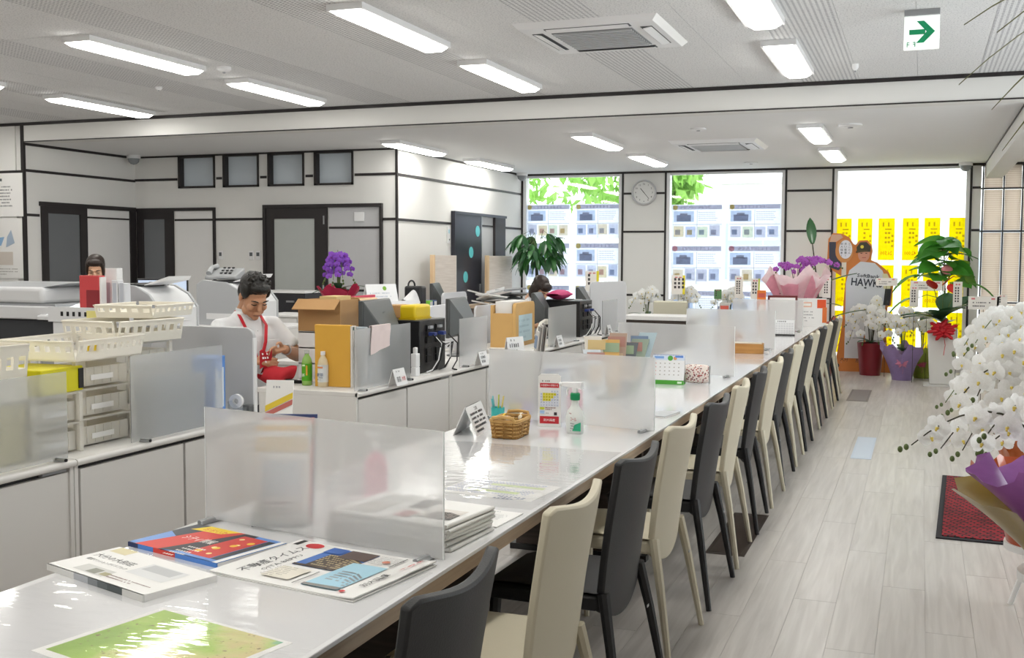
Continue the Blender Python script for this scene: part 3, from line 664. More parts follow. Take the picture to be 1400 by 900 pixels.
# ------------------------------------------------------------------ print on the counter
def quad_frame(p):
    """origin, angle, width, depth from four plan corners: near-left, near-right, far-right, far-left"""
    a, b, c, d = [Vector(q) for q in p]; ctr = (a+b+c+d)/4
    u = ((b-a)+(c-d))/2; v = ((d-a)+(c-b))/2
    return ctr, math.atan2(u.y, u.x), u.length, v.length
# area map under vinyl
t = thing('area_map', 'green and tan printed area map lying on the counter', 'map', (-1.40, 1.745, ZT), R_(-12.5))
MB().boxm(-.2, .2, -.165, .155, .0, .0006).obj('sheet', PAPER, t)
def mat_map():
    m = M('map_print', '9fc25a', .35, var=0, coat=.4); nt, p = nodes_of(m); N = nt.nodes; L = nt.links
    tc = N.new('ShaderNodeTexCoord'); nz = N.new('ShaderNodeTexNoise'); nz.inputs['Scale'].default_value = 5; nz.inputs['Detail'].default_value = 5; L.new(tc.outputs['Object'], nz.inputs['Vector'])
    sx = N.new('ShaderNodeSeparateXYZ'); L.new(tc.outputs['Object'], sx.inputs[0]); a = N.new('ShaderNodeMath'); a.operation = 'MULTIPLY_ADD'; a.inputs[1].default_value = 1.1; L.new(sx.outputs[0], a.inputs[0]); L.new(nz.outputs[0], a.inputs[2])
    cr = N.new('ShaderNodeValToRGB'); e = cr.color_ramp.elements; e[0].position = .3; e[0].color = (*lin('8fb63c'), 1); e[1].position = .47; e[1].color = (*lin('a9cc4e'), 1)
    for pos, c in ((.55, 'cdd07e'), (.62, 'd8c88c'), (.7, 'b9cf74'), (.76, '58b3a0')): q = e.new(pos); q.color = (*lin(c), 1)
    L.new(a.outputs[0], cr.inputs[0])
    n2 = N.new('ShaderNodeTexNoise'); n2.inputs['Scale'].default_value = 70; L.new(tc.outputs['Object'], n2.inputs['Vector']); c2 = N.new('ShaderNodeValToRGB'); c2.color_ramp.elements[0].position = .66; c2.color_ramp.elements[1].position = .7; L.new(n2.outputs[0], c2.inputs[0])
    mx = N.new('ShaderNodeMix'); mx.data_type = 'RGBA'; L.new(c2.outputs[0], mx.inputs[0]); L.new(cr.outputs[0], mx.inputs[6]); mx.inputs[7].default_value = (*lin('7d6a3c'), 1); L.new(mx.outputs[2], p.inputs['Base Color']); return m
MB().boxm(-.182, .182, -.145, .145, .0006, .0009).obj('print', mat_map(), t)
# white guide magazine (thick)
def magazine(name, label, plan, th, z0, cover=PAPER, spine=None, bevel=.003):
    ctr, a, w_, d_ = quad_frame(plan)
    t = thing(name, label, 'magazine', (ctr.x, ctr.y, z0), a)
    MB().boxm(-w_/2, w_/2, -d_/2+.004, d_/2, .0015, th-.0015).obj('pages', PAPER, t)
    MB().boxm(-w_/2, w_/2, -d_/2, d_/2, th-.0015, th).boxm(-w_/2, w_/2, -d_/2, d_/2, 0, .0015).obj('cover', cover, t)
    if spine:
        m = MB()
        for u0, u1, c in spine:
            m.use(C(c, .5)); m.boxm(-w_/2+u0*w_, -w_/2+u1*w_, -d_/2-.0008, -d_/2+.004, 0, th)
        m.obj('spine', None, t, .0)
    return t, w_, d_
t, w_, d_ = magazine('guide_magazine', 'thick white apartment guide magazine lying at the counter edge', [(-2.005, 2.065), (-1.61, 1.955), (-1.585, 2.145), (-1.975, 2.275)], .016, ZT,
    spine=[(0, .3, 'e0e0de'), (.3, .45, 'b9bcc2'), (.45, .55, '83888c'), (.55, .65, '5f6668'), (.65, .8, '4d5556'), (.8, 1, 'd9d9d6')])
pg = Page(w_, d_, .0004)
pg.rect(-w_*.46, d_*.3, .07, .04, 'd9cfa8').text('大分の大別荘', -w_*.25, d_*.12, .026, '55575a').text('賃貸マンションガイドブック', -w_*.22, -d_*.04, .014, '6a6c70', width=.17)
pg.rect(w_*.02, -d_*.1, w_*.36, d_*.4, 'd9dadb').rect(w_*.05, d_*.08, w_*.28, d_*.2, 'bcbec0').rect(-w_*.3, -d_*.4, w_*.3, d_*.22, 'cfcfcc').rect(-w_*.18, -d_*.38, .04, .03, '8e8f84').rect(-w_*.06, -d_*.36, .03, .02, 'a59f7c').lines(w_*.02, -d_*.3, .18, 2, .012, .005, '8b6d6a')
pg.obj(t, (0, 0, .016))
# colourful lifestyle magazine
t, w_, d_ = magazine('town_magazine', 'blue, red and yellow town magazine beside the white guide', [(-1.965, 2.32), (-1.615, 2.245), (-1.605, 2.47), (-1.95, 2.57)], .012, ZT, C('5b8fd8', .3),
    spine=[(0, .12, '2b3a66'), (.12, .3, '4f86d6'), (.3, .55, 'd2392e'), (.55, 1, '4f86d6')])
pg = Page(w_, d_, .0004)
pg.poly([(-w_*.5, d_*.1), (-w_*.25, -d_*.1), (w_*.0, d_*.5), (-w_*.5, d_*.5)], '3f434b').poly([(-w_*.42, -d_*.5), (-w_*.15, -d_*.5), (w_*.05, d_*.5), (-w_*.25, d_*.5)], 'd8453a').poly([(-w_*.15, -d_*.5), (w_*.28, -d_*.3), (w_*.2, d_*.5), (w_*.05, d_*.5)], '3a3a40')
pg.poly([(w_*.08, -d_*.42), (w_*.36, -d_*.42), (w_*.36, d_*.42), (w_*.1, d_*.42)], 'cf3f37').rect(w_*.37, -d_*.42, w_*.07, d_*.84, '3a3d42').rect(w_*.45, -d_*.5, w_*.05, d_, 'eeeeee')
for i in range(4): pg.disc(w_*(.13+.06*i), d_*(-.28+.17*i), .011, 'f0c23a').disc(w_*(.16+.05*((i*2) % 4)), d_*(.3-.2*i), .008, 'f5e7a0')
pg.poly([(-w_*.42, d_*.28), (-w_*.1, d_*.32), (w_*.0, d_*.5), (-w_*.35, d_*.5)], 'f2d233').text('シティ情報', -w_*.1, d_*.02, .035, 'f2efe9', width=.12).lines(-w_*.02, -d_*.25, .07, 5, .02, .008, 'e9e6e0').text('おおいた', -w_*.2, d_*.38, .024, 'd9622a', width=.09)
pg.obj(t, (0, 0, .012))
# property newspaper in front of the divider
ctr, a, w_, d_ = quad_frame([(-1.60, 2.20), (-1.155, 2.12), (-1.165, 2.47), (-1.60, 2.53)])
t = thing('property_newspaper', 'white property newspaper with two building photos before nearest divider', 'newspaper', (ctr.x, ctr.y, ZT), a)
def news_z(x, y): return .006+.022*max(0, (x/w_*2-.45))**2*(1 if y > 0 else .55)+.006*max(0, (-x/w_*2-.6))
MB().grid(lambda u, v: ((u-.5)*w_, (v-.5)*d_, news_z((u-.5)*w_, (v-.5)*d_)), 20, 6, .003).obj('sheets', PAPER, t)
MB().grid(lambda u, v: ((u-.5)*w_+.004, (v-.5)*d_-.003, .0025+.35*(news_z((u-.5)*w_, 0)-.006)), 12, 4, .0025).obj('under_sheets', C('dcdbd8', .6), t)
pg = Page(w_, d_, .0005)
# masthead reads across the left end of the sheet (turned a quarter)
def rot_text(pg, s, x, y, size, col, length): 
    vs, fs, d = glyphs(s); k = size/d[1]; kx = length/d[0]; z = pg.z(); pg.m.use(C(col, .5, var=0)); pg.m.add([(x-v[1]*k, y+v[0]*kx, z) for v in vs], fs)
rot_text(pg, '不動産タイムス', -w_*.36, -d_*.02, .034, '6a6b6e', d_*.72)
rot_text(pg, 'OITA BEPPU', -w_*.27, -d_*.06, .016, '77787a', d_*.45)
pg.disc(-w_*.33, d_*.41, .027, 'c8202a', .022).rect(-w_*.47, d_*.36, .016, .045, '333333')
pg.photo(-w_*.2, -d_*.06, w_*.34, d_*.5, ('4a78c4', '6a5b4e', 'c8b68e', '4c4038'), 1); pg.rect(-w_*.06, d_*.24, w_*.2, d_*.2, '5c4a44').rect(-w_*.2, d_*.3, w_*.12, d_*.14, '3565b5')
pg.photo(w_*.1, -d_*.42, w_*.24, d_*.6, ('a9d3e6', '6c6f74', '9a9da2', '8a8a88'), 2)
pg.rect(-w_*.2, -d_*.4, w_*.2, d_*.26, 'e4dfd2').lines(-w_*.22, -d_*.16, w_*.16, 7, .012, .004, 'a09a90', 3).lines(w_*.17, d_*.4, w_*.2, 6, .012, .004, 'a4a4a4', 4).rect(w_*.05, -d_*.44, .004, d_*.3, '666666').rect(w_*.33, d_*.2, .004, d_*.24, '555555').disc(w_*.26, d_*.3, .011, 'd98a72')
rot_text(pg, '別大興産', w_*.42, -d_*.12, .022, '4a4a4c', d_*.3); rot_text(pg, '不動産', w_*.435, d_*.3, .008, 'c23a3a', d_*.3); pg.disc(w_*.38, -d_*.42, .008, 'd04040')
for v in range(len(pg.m.v)):
    p = pg.m.v[v]; pg.m.v[v] = Vector((p.x, p.y, p.z+news_z(p.x, p.y)))
pg.obj(t)
# folded newspapers piled behind the divider
nm = MB().boxm(-.19, .19, -.13, .13, .001, .0105).mesh('folded_sheets', PAPER); fm = MB().cyl((-.19, -.13, .0058), (.19, -.13, .0058), .0058, n=10).cyl((.19, -.13, .0058), (.19, .13, .0058), .0058, n=10).mesh('fold', C('dfdedb', .6))
names = ['bottom', 'second lowest', 'third lowest', 'third from top', 'second from top', 'topmost']
for i in range(6):
    t = thing('folded_newspaper', 'folded newspaper piled behind nearest divider, %s of its pile' % names[i], 'newspaper', (-1.335+rnd.uniform(-.006, .006), 2.735+rnd.uniform(-.006, .006), ZT+i*.0125), R_(-7+rnd.uniform(-3, 3)), 'folded newspapers in the pile')
    mk('folded_sheets', nm, t); mk('fold', fm, t)
    if i == 5:
        pg = Page(.36, .24, .0005); pg.photo(.06, -.08, .11, .11, ('d9d3cd', '4a4546', 'a89c92', '3c3a3a'), 5).rect(-.02, .0, .06, .1, '3a3436').rect(-.15, -.1, .09, .12, 'b9b4ae').lines(-.16, .09, .12, 4, .014, .006, '77787a', 9).rect(.0, -.1, .05, .06, 'a8434a'); pg.obj(t, (0, 0, .0106))
# loose sheets on the right of the pile
t = thing('loose_leaflet', 'pale printed leaflet lying right of the newspaper pile', 'leaflet', (-1.255, 2.98, ZT), R_(-4)); MB().boxm(-.13, .13, -.095, .095, 0, .004).obj('sheets', PAPER, t, .001)
pg = Page(.2, .15, .0004); pg.rect(-.1, -.04, .13, .1, 'd2d3d6').lines(-.1, .075, .2, 2, .013, .006, '8a8b8f', 4).lines(.04, .04, .07, 6, .014, .005, 'a8a8aa', 5); pg.obj(t, (0, 0, .004))
# timetable under the vinyl
t = thing('printed_timetable', 'printed timetable with green bars lying flat under clear vinyl', 'timetable', (-1.318, 3.375, ZT), R_(-5)); MB().boxm(-.175, .175, -.125, .125, 0, .0008).obj('sheet', PAPER, t)
pg = Page(.3, .22, .0003)
pg.lines(-.165, .1, .33, 5, .019, .01, '8d9ac6', 2).lines(-.165, .0, .33, 6, .018, .009, '9aa6cc', 6).rect(-.06, .045, .2, .028, 'c8d6a0').rect(-.1, -.055, .19, .03, 'c2d296').lines(.04, -.1, .12, 3, .016, .012, '5d6a90', 8); pg.obj(t, (0, 0, .0008))
# tent sign
def tent(name, label, cat, x, y, rz, w_, h, lean, draw, mat=WHITEP, th=.003, z0=ZT, group=None):
    """folded card standing like a roof; face towards local -y"""
    t = thing(name, label, cat, (x, y, z0), rz, group)
    an = math.atan2(lean, h); sl = math.hypot(lean, h)
    for s, nm_ in ((-1, 'front_face'), (1, 'back_face')):
        m = MB(); m.hexa([(-w_/2, s*lean-.001, 0), (w_/2, s*lean-.001, 0), (w_/2, s*lean+th, 0), (-w_/2, s*lean+th, 0)], [(-w_/2, -.001, h), (w_/2, -.001, h), (w_/2, th, h), (-w_/2, th, h)]); m.obj(nm_, mat, t)
    pg = Page(w_, sl, .0012); draw(pg, w_, sl); pg.obj(t, (0, -lean/2-.0016, h/2), (R_(90)-an, 0, 0)); return t
def d_notice(pg, w, h):
    pg.text('ご注意', 0, h*.36, .016, '333333')
    pg.lines(-w*.42, h*.18, w*.85, 5, h*.145, h*.08, '3c3c40', 5)
tent('tent_sign', 'folded white notice card standing beside the wicker basket', 'sign', -1.875, 4.47, R_(97), .25, .125, .055, d_notice)
# wicker basket with sweets
WICK = M('wicker', 'c39a5c', .6, var=.15, vscale=40); WICKD = M('wicker_dark', '9a7138', .65, var=.15, vscale=40)
bk = thing('wicker_basket', 'small wicker basket of wrapped sweets in front of divider', 'basket', (-1.675, 4.42, ZT), R_(92))
bl_, bw_, bh_ = .2, .13, .075
pts = []
for k in range(44):
    a = 2*math.pi*k/44; c_, s_ = math.cos(a), math.sin(a); e = .35
    pts.append((abs(c_)**e*math.copysign(1, c_), abs(s_)**e*math.copysign(1, s_)))
for r_ in range(9):
    f = .9+.1*r_/8; m = MB(); ring = []
    for k in range(88):
        p = pts[(k//2) % 44]; q = pts[(k//2+1) % 44]; p = ((p[0]+q[0])/2, (p[1]+q[1])/2) if k % 2 else p
        w2 = .003*(1 if (k+r_*2) % 4 < 2 else -1)
        ring.append((p[0]*(bl_/2*f+w2), p[1]*(bw_/2*f+w2), .006+r_*.0082))
    m.tube(ring+ring[:2], .0042, 5, cap=False); m.obj('weave_row', WICK if r_ % 2 else WICKD, bk)
m = MB()
for k in range(44): p = pts[k]; m.tube([(p[0]*bl_/2*.9, p[1]*bw_/2*.9, 0), (p[0]*bl_/2, p[1]*bw_/2, bh_)], .0028, 5)
m.obj('stakes', WICKD, bk)['kind'] = 'stuff'
MB().boxm(-bl_/2*.88, bl_/2*.88, -bw_/2*.88, bw_/2*.88, .002, .008).obj('base', WICKD, bk)
for k2 in range(2):
    m = MB(); rr = [(p[0]*(bl_/2+.002), p[1]*(bw_/2+.002), bh_+k2*.005) for p in pts]; m.tube(rr+rr[:2], .006, 6, cap=False); m.obj('rim', WICK, bk)
for s in (-1, 1):
    MB().tube([(s*bl_/2, -.05, bh_), (s*(bl_/2+.006), -.045, bh_+.018), (s*(bl_/2+.008), 0, bh_+.022), (s*(bl_/2+.006), .045, bh_+.018), (s*bl_/2, .05, bh_)], .008, 7).obj('handle', WICK, bk)
for i in range(14):
    c = ['e8c832', 'f0ece0', 'd9a878', 'e6d9c0', 'c9b13a'][i % 5]
    x, y, z = rnd.uniform(-.07, .07), rnd.uniform(-.04, .04), .05+rnd.uniform(0, .035)
    s = tag(MB().ball((0, 0, 0), (.014, .010, .008), 8, 6).add([(.012, 0, 0), (.026, .008, .004), (.026, -.008, -.003)], ((0, 1, 2),)).add([(-.012, 0, 0), (-.026, -.008, .004), (-.026, .008, -.003)], ((0, 1, 2),)).obj('wrapped_sweet', C(c, .3), None),
            'wrapped sweet lying in the small wicker basket', 'sweet', 'sweets in the wicker basket')
    s.location = Vector(bk.location)+Matrix.Rotation(R_(92), 3, 'Z') @ Vector((x, y, z)); s.rotation_euler = (rnd.uniform(-1, 1), rnd.uniform(-1, 1), rnd.uniform(0, 6))
# pen cups
def cup(x, y, col, label, pens, r=.033, h=.068):
    t = thing('pen_cup', label, 'pen cup', (x, y, ZT), 0, 'pen cups beside the basket')
    MB().lathe([(r*.9, 0), (r, h), (r*.9, h), (r*.8, .004)], n=20).obj('cup', C(col, .4), t)
    for i, (c, dx, dy, l) in enumerate(pens):
        bx_ = dx*.4*r; by_ = dy*.4*r
        MB().cyl((bx_, by_, .006), (dx*r*1.1, dy*r*1.1, l), .004, .0035, 8).obj('pen', C(c, .4), t)
    return t
cup(-1.885, 4.80, '43b7b4', 'teal pen cup beside the wicker basket', [('6fc0c4', -.8, .2, .12), ('b9c24a', .3, -.4, .13), ('d9c46a', .6, .6, .12), ('59b3b8', -.6, -.7, .11)])
cup(-1.86, 4.90+.07, 'd8b92c', 'yellow pen cup behind the teal cup', [('8a6a9c', .2, .5, .135), ('77797c', -.4, .2, .125)])
cup(-1.835, 5.06, '8d6fb5', 'purple pen cup at the divider edge', [('c8a23a', .3, .3, .14), ('a58a4a', -.2, -.4, .12)])
# three-sided standing calendar
t = thing('standing_calendar', 'three-sided card calendar with red bands and yellow dates', 'calendar', (-1.60, 4.73, ZT), R_(8))
MB().prism([(-.054, 0), (.054, 0), (.0, .08)], .235, 2, 0).obj('card', PAPER, t, .001)
MB().prism([(-.054, .0), (.054, .0), (.04, .012), (-.04, .012)], .007, 1, 0).obj('top_tab', PAPER, t, loc=(0, 0, .235))
pg = Page(.1, .23, .0005)
pg.rect(-.045, .066, .09, .021, 'c42a35').text('大型連休のお知らせ', 0, .077, .01, 'f4f0ee', width=.08).rect(-.045, -.102, .09, .034, 'c42a35').text('別大興産', 0, -.085, .013, 'f4f0ee').lines(-.035, .094, .07, 1, .01, .006, '7a6a6a', 3)
for r_ in range(6):
    for c_ in range(7):
        if r_ == 0 and c_ < 4: continue
        hol = 1 <= r_ <= 3 and 1 <= c_ <= (5 if r_ == 1 else 4 if r_ == 2 else 3)
        pg.rect(-.044+c_*.0127, .042-r_*.0128, .0115, .0118, 'e8dc2e' if hol else 'dfe4f2'); pg.text(str((r_*7+c_) % 30+1), -.0383+c_*.0127, .048-r_*.0128, .006, '3a3a55')
pg.rect(-.045, -.036, .022, .01, 'c9d23a').rect(-.045, -.056, .022, .014, 'a9c8ea').lines(-.018, -.03, .06, 2, .008, .005, '8a5050', 8).lines(-.016, -.055, .03, 1, .008, .004, '555555', 9).rect(.022, -.062, .014, .014, '3a3236'); pg.obj(t, (0, -.0004, .117), (R_(90), 0, 0))
# spray bottle
t = thing('spray_bottle', 'white spray bottle with green collar and red lettering', 'bottle', (-1.435, 4.60, ZT), R_(-15))
SPW = M('spray_plastic', 'dfe3e0', .3, var=.02)
MB().lathe([(.036, 0), (.041, .006), (.044, .04), (.044, .075), (.038, .1), (.024, .118), (.018, .13), (.017, .155)], n=24, sy=.7).obj('body', SPW, t)
MB().lathe([(.021, .15), (.022, .156), (.022, .178), (.018, .182)], n=20).obj('collar', M('green_cap', '0f8a55', .4), t)
m = MB().box((0, 0, .195), (.022, .02, .03)).hexa([(-.07, -.009, .208), (.035, -.011, .2), (.035, .011, .2), (-.07, .009, .208)], [(-.07, -.008, .226), (.04, -.011, .232), (.04, .011, .232), (-.07, .008, .226)]); m.obj('trigger_head', WHITEP, t, .003)
MB().tube([(-.03, 0, .206), (-.042, 0, .19), (-.04, 0, .168)], [.006, .005, .004], 6).obj('trigger', WHITEP, t)
MB().cyl((-.07, 0, .217), (-.082, 0, .217), .008, n=10).obj('nozzle', WHITEP, t)
pg = Page(.1, .1, .0006)
pg.text('アルコール', 0, .012, .016, 'b23a3a', width=.058).lines(-.03, -.01, .06, 4, .011, .005, '77797c', 3).poly([(.008, -.04), (.042, -.04), (.042, .0), (.02, -.012)], '2fae84').lines(-.028, .034, .05, 1, .01, .005, 'b05a5a', 6)
for v in range(len(pg.m.v)):
    p = pg.m.v[v]; x_ = max(-.99, min(.99, p.x/.0445)); pg.m.v[v] = Vector((p.x, p.y, p.z+.0312*(math.sqrt(1-x_*x_)-1)))
pg.obj(t, (0, -.0316, .055), (R_(90), 0, R_(-18)))
# pink pump bottle behind that divider
def pump(x, y, label, col='e58fa8'):
    t = thing('pump_bottle', label, 'bottle', (x, y, ZT))
    MB().lathe([(.034, 0), (.038, .01), (.038, .12), (.03, .145), (.014, .155), (.014, .165)], n=20).obj('body', M('pink_gel', col, .2, var=.02), t)
    MB().lathe([(.016, .165), (.016, .18), (.006, .182), (.006, .21)], n=14).obj('collar', WHITEP, t)
    MB().box((-.012, 0, .214), (.055, .02, .012)).obj('pump_head', WHITEP, t, .003)
pump(-1.58, 5.06, 'pink pump bottle blurred behind the spray bottle divider')
pump(-1.62, 3.06, 'pink pump bottle blurred behind the nearest divider')
# green desk calendar and patterned pouch
def d_cal(pg, w, h):
    pg.rect(-w/2, -h/2, w, h*.14, '4a9e33').rect(-w/2, h*.33, w, h*.17, 'cfd9ea').disc(w*.05, h*.4, h*.09, '4f9e3e').disc(w*.2, h*.4, h*.06, 'd59a62').rect(w*.2, h*.42, w*.25, h*.07, '5a86d2').rect(-w*.45, h*.38, w*.3, h*.08, '7fa6dc')
    for r_ in range(4):
        for c_ in range(6): pg.rect(-w*.42+c_*w*.145, h*.2-r_*h*.13, w*.04, h*.035, 'b0aba6' if c_ else 'd99a92')
    pg.rect(w*.3, -h*.47, w*.14, h*.07, 'd9efd2')
t = tent('desk_calendar', 'green-footed desk calendar standing before a frosted divider', 'calendar', -1.47, 6.68, R_(4), .2, .178, .045, d_cal)
MB().boxm(-.1, .1, -.05, .05, 0, .006).obj('foot', C('4a9e33', .5), t)
MB().tube([(-.09+.18*i/40, .006*math.sin(i*2.6), .178+.006*math.cos(i*2.6)) for i in range(41)], .0012, 4).obj('binding_wire', C('4a78c8', .4), t)
def mat_dots():
    m = M('speckled_cloth', 'e6d6cc', .7, var=0); nt, p = nodes_of(m); N = nt.nodes; L = nt.links; tc = N.new('ShaderNodeTexCoord'); vo = N.new('ShaderNodeTexVoronoi'); vo.inputs['Scale'].default_value = 75; L.new(tc.outputs['Object'], vo.inputs['Vector'])
    cr = N.new('ShaderNodeValToRGB'); cr.color_ramp.elements[0].position = .36; cr.color_ramp.elements[1].position = .42; L.new(vo.outputs['Distance'], cr.inputs[0])
    hs = N.new('ShaderNodeMix'); hs.data_type = 'RGBA'; hs.inputs[6].default_value = (*lin('6a4a50'), 1); hs.inputs[7].default_value = (*lin('c06a62'), 1); sp = N.new('ShaderNodeSeparateColor'); L.new(vo.outputs['Color'], sp.inputs[0]); L.new(sp.outputs[0], hs.inputs[0])
    mx = N.new('ShaderNodeMix'); mx.data_type = 'RGBA'; L.new(cr.outputs[0], mx.inputs[0]); L.new(hs.outputs[2], mx.inputs[6]); mx.inputs[7].default_value = (*lin('e8dcd4'), 1); L.new(mx.outputs[2], p.inputs['Base Color']); return m
t = thing('wet_wipes_pouch', 'speckled pink and grey soft pouch beside the green calendar', 'pouch', (-1.305, 6.74, ZT), R_(6))
MB().grid(lambda u, v: ((u-.5)*.15, .03*math.cos(2*math.pi*v)*(1-.5*abs(2*u-1)**6), .062+.06*math.sin(2*math.pi*v)*(1-.15*abs(2*u-1)**4)), 12, 20).obj('pouch', mat_dots(), t)
for s in (-1, 1): MB().box((s*.078, 0, .06), (.012, .004, .115)).obj('crimped_end', METAL, t)
t = thing('leaflet_pile', 'small pile of thin leaflets near the counter edge past the spray bottle', 'leaflets', (-1.19, 5.3, ZT), R_(-10)); MB().boxm(-.05, .05, -.1, .1, 0, .006).obj('sheets', PAPER, t, .001); MB().boxm(-.048, .048, -.098, .098, .006, .01).obj('top_leaflet', C('bfc2c6', .4), t)
# wooden tray box and small calendar farther down
t = thing('wooden_box', 'flat wooden box lying before the fourth divider', 'box', (-1.35, 9.13, ZT), R_(4))
for a_ in ((-.135, .135, -.07, -.06, 0, .082), (-.135, .135, .06, .07, 0, .082), (-.135, -.125, -.06, .06, 0, .082), (.125, .135, -.06, .06, 0, .082)): MB().boxm(*a_).obj('side_board', MATS['wood_block'], t, .002)
MB().boxm(-.125, .125, -.06, .06, 0, .01).obj('bottom_board', MATS['wood_block'], t); MB().boxm(-.12, .12, -.055, .055, .06, .088).obj('contents', C('d8cfc0', .6), t)
t = tent('small_desk_calendar', 'small white desk calendar on black foot near farthest divider', 'calendar', -1.31, 11.42, R_(6), .2, .16, .045, lambda pg, w, h: (pg.lines(-w*.44, h*.36, w*.9, 1, .02, .014, '77777a', 2), [pg.rect(-w*.44+c_*w*.13, h*.2-r_*h*.15, w*.1, h*.1, 'd5d5d8') for r_ in range(5) for c_ in range(7)]))
MB().boxm(-.105, .105, -.055, .05, 0, .014).obj('foot', BLACKP, t)
t = thing('pen_tray', 'small clear tray of clips on counter by the wooden box', 'tray', (-1.22, 9.3, ZT)); MB().boxm(-.04, .04, -.05, .05, 0, .01).boxm(-.04, -.036, -.05, .05, .01, .025).boxm(.036, .04, -.05, .05, .01, .025).obj('tray', WHITEP, t); MB().ball((0, 0, .02), (.02, .02, .012)).obj('clip', GREYP, t)
# brochure holders
def brochures(name, label, x, y, rz, sheets, w_=.105, h=.21, step=.018, group=None):
    t = thing(name, label, 'brochure rack', (x, y, ZT), rz, group)
    n = len(sheets)
    MB().boxm(-w_/2-.006, w_/2+.006, -.01, n*step+.02, 0, .004).boxm(-w_/2-.006, w_/2+.006, -.012, -.008, 0, .05).boxm(-w_/2-.006, -w_/2-.002, -.01, n*step+.02, 0, .05).boxm(w_/2+.002, w_/2+.006, -.01, n*step+.02, 0, .05).obj('stand', CLEARP, t)
    for i, (c, dh, dx) in enumerate(sheets):
        y0 = .002+i*step; le = .05
        m = MB().hexa([(-w_/2+dx, y0, .006), (w_/2+dx, y0, .006), (w_/2+dx, y0+.006, .006), (-w_/2+dx, y0+.006, .006)], [(-w_/2+dx*2, y0+le, h*dh), (w_/2+dx*2, y0+le, h*dh), (w_/2+dx*2, y0+le+.006, h*dh), (-w_/2+dx*2, y0+le+.006, h*dh)])
        b = m.obj('brochure', C(c, .4), t)
        pg = Page(w_, h*dh); r = random.Random(i*7+int(x*100)); hh = h*dh
        pg.rect(-w_*.5, hh*.28, w_, hh*.16, r.choice(['b88a80', '8296b4', 'd6bc86', '9aae90'])).rect(-w_*.38, -hh*.2, w_*.76, hh*.38, r.choice(['c9d3dc', 'b9c8a8', 'd9c3a8'])).lines(-w_*.4, -hh*.28, w_*.8, 3, hh*.06, hh*.025, '77777c', i)
        pg.obj(b, (dx*1.5, y0+le/2-.0015, hh/2+.003), (R_(90)-math.atan2(le, hh), 0, 0))
    return t
brochures('brochure_rack', 'rack of leaning brochures blurred behind the nearest divider', -1.725, 2.665, R_(20), [('eceae6', 1, 0), ('e4b23a', 1.05, -.004), ('f0efec', 1.1, 0), ('d9463a', 1.12, .003), ('3a4a7a', 1.15, .006), ('efece6', 1.1, 0)], .15, .27)
brochures('brochure_rack', 'rack of coloured brochures standing behind the second divider', -1.62, 5.80, R_(8), [('dfe6ec', .75, -.05), ('eae2d6', .95, -.05), ('e0b46a', .9, .0), ('b9a090', 1.0, .02), ('6d7378', .85, .05), ('9fae9c', .9, .08), ('b9cdd6', 1.0, .10)], .10, .36, .03)
brochures('magazine_rack', 'tall rack of grey magazines curling left behind the second divider', -1.88, 5.2, R_(-65), [('d9d6d0', .95, 0), ('8d8a86', 1, 0), ('c8c4be', 1.02, 0), ('77736f', 1.04, 0), ('b5b0aa', 1.0, 0)], .12, .43, .01)
t = thing('leaflet_box', 'blue and white leaflet box before the brochures', 'box', (-1.86, 5.62, ZT), R_(10)); MB().boxm(-.07, .07, -.02, .02, 0, .2).obj('box', C('dfe9f2', .5), t, .002); pg = Page(.14, .2); pg.rect(-.07, .06, .14, .02, '2b4a8a').rect(-.07, -.1, .06, .16, '8fb0c4').lines(0, .03, .06, 6, .02, .008, '8a9aa8', 4); pg.obj(t, (0, -.0205, .1), rx)
# ================================================================== STAFF DESKS
DX0, DX1 = -3.72, -2.99
DESKW = M('desk_white', 'd9d7d4', .45, var=.01)
def desk(y0, y1, label, x0=DX0, x1=DX1):
    w_ = y1-y0; t = thing('office_desk', label, 'desk', (x1, y0, 0), 0, 'white office desks')
    d = x1-x0
    MB().boxm(-d, -.045, .003, w_-.003, ZT-.028, ZT).obj('top', DESKW, t, .003)
    MB().tube([(-.045, .003, ZT-.014), (-.045, w_-.003, ZT-.014)], .014, 12).boxm(-.05, -.045, .003, w_-.003, ZT-.027, ZT-.001).obj('rounded_edge', DESKW, t)
    MB().boxm(-.085, -.075, .04, w_-.04, .06, ZT-.032).obj('cable_slot', BLACKP, t)
    h = w_/2
    for k in range(2): MB().boxm(-.075, -.058, .012+k*h+(.03 if k == 0 else 0), (k+1)*h-.003-(.012 if k else 0), .06, ZT-.046).obj('front_panel', DESKW, t, .002)
    for y in (.0, w_-.024): MB().boxm(-d+.02, -.05, y+.002, y+.022, 0, ZT-.028).obj('end_panel', DESKW, t, .002)
    MB().boxm(-d+.05, -.1, w_*.62, w_-.05, .08, ZT-.05).obj('drawer_unit', DESKW, t, .004)
    for z in (.1, .3, .5): MB().boxm(-d+.03, -d+.05, w_*.63, w_-.06, z, z+.17).obj('drawer', DESKW, t, .003)
    MB().boxm(-.07, -.05, w_-.16, w_-.04, ZT-.04, ZT-.03).obj('slot_cover', GREYP, t)
for a, b, l in ((1.9, 3.27, 'under the white perforated basket, nearest to the camera'), (3.27, 4.62, 'under the stacked trays and blue box file'), (5.5, 6.85, 'where the man in white works'), (6.85, 8.2, 'beyond the black computer tower'), (8.6, 9.98, 'under the wooden file holder'), (9.98, 11.35, 'at the far end before the window')): desk(a, b, 'white office desk '+l)
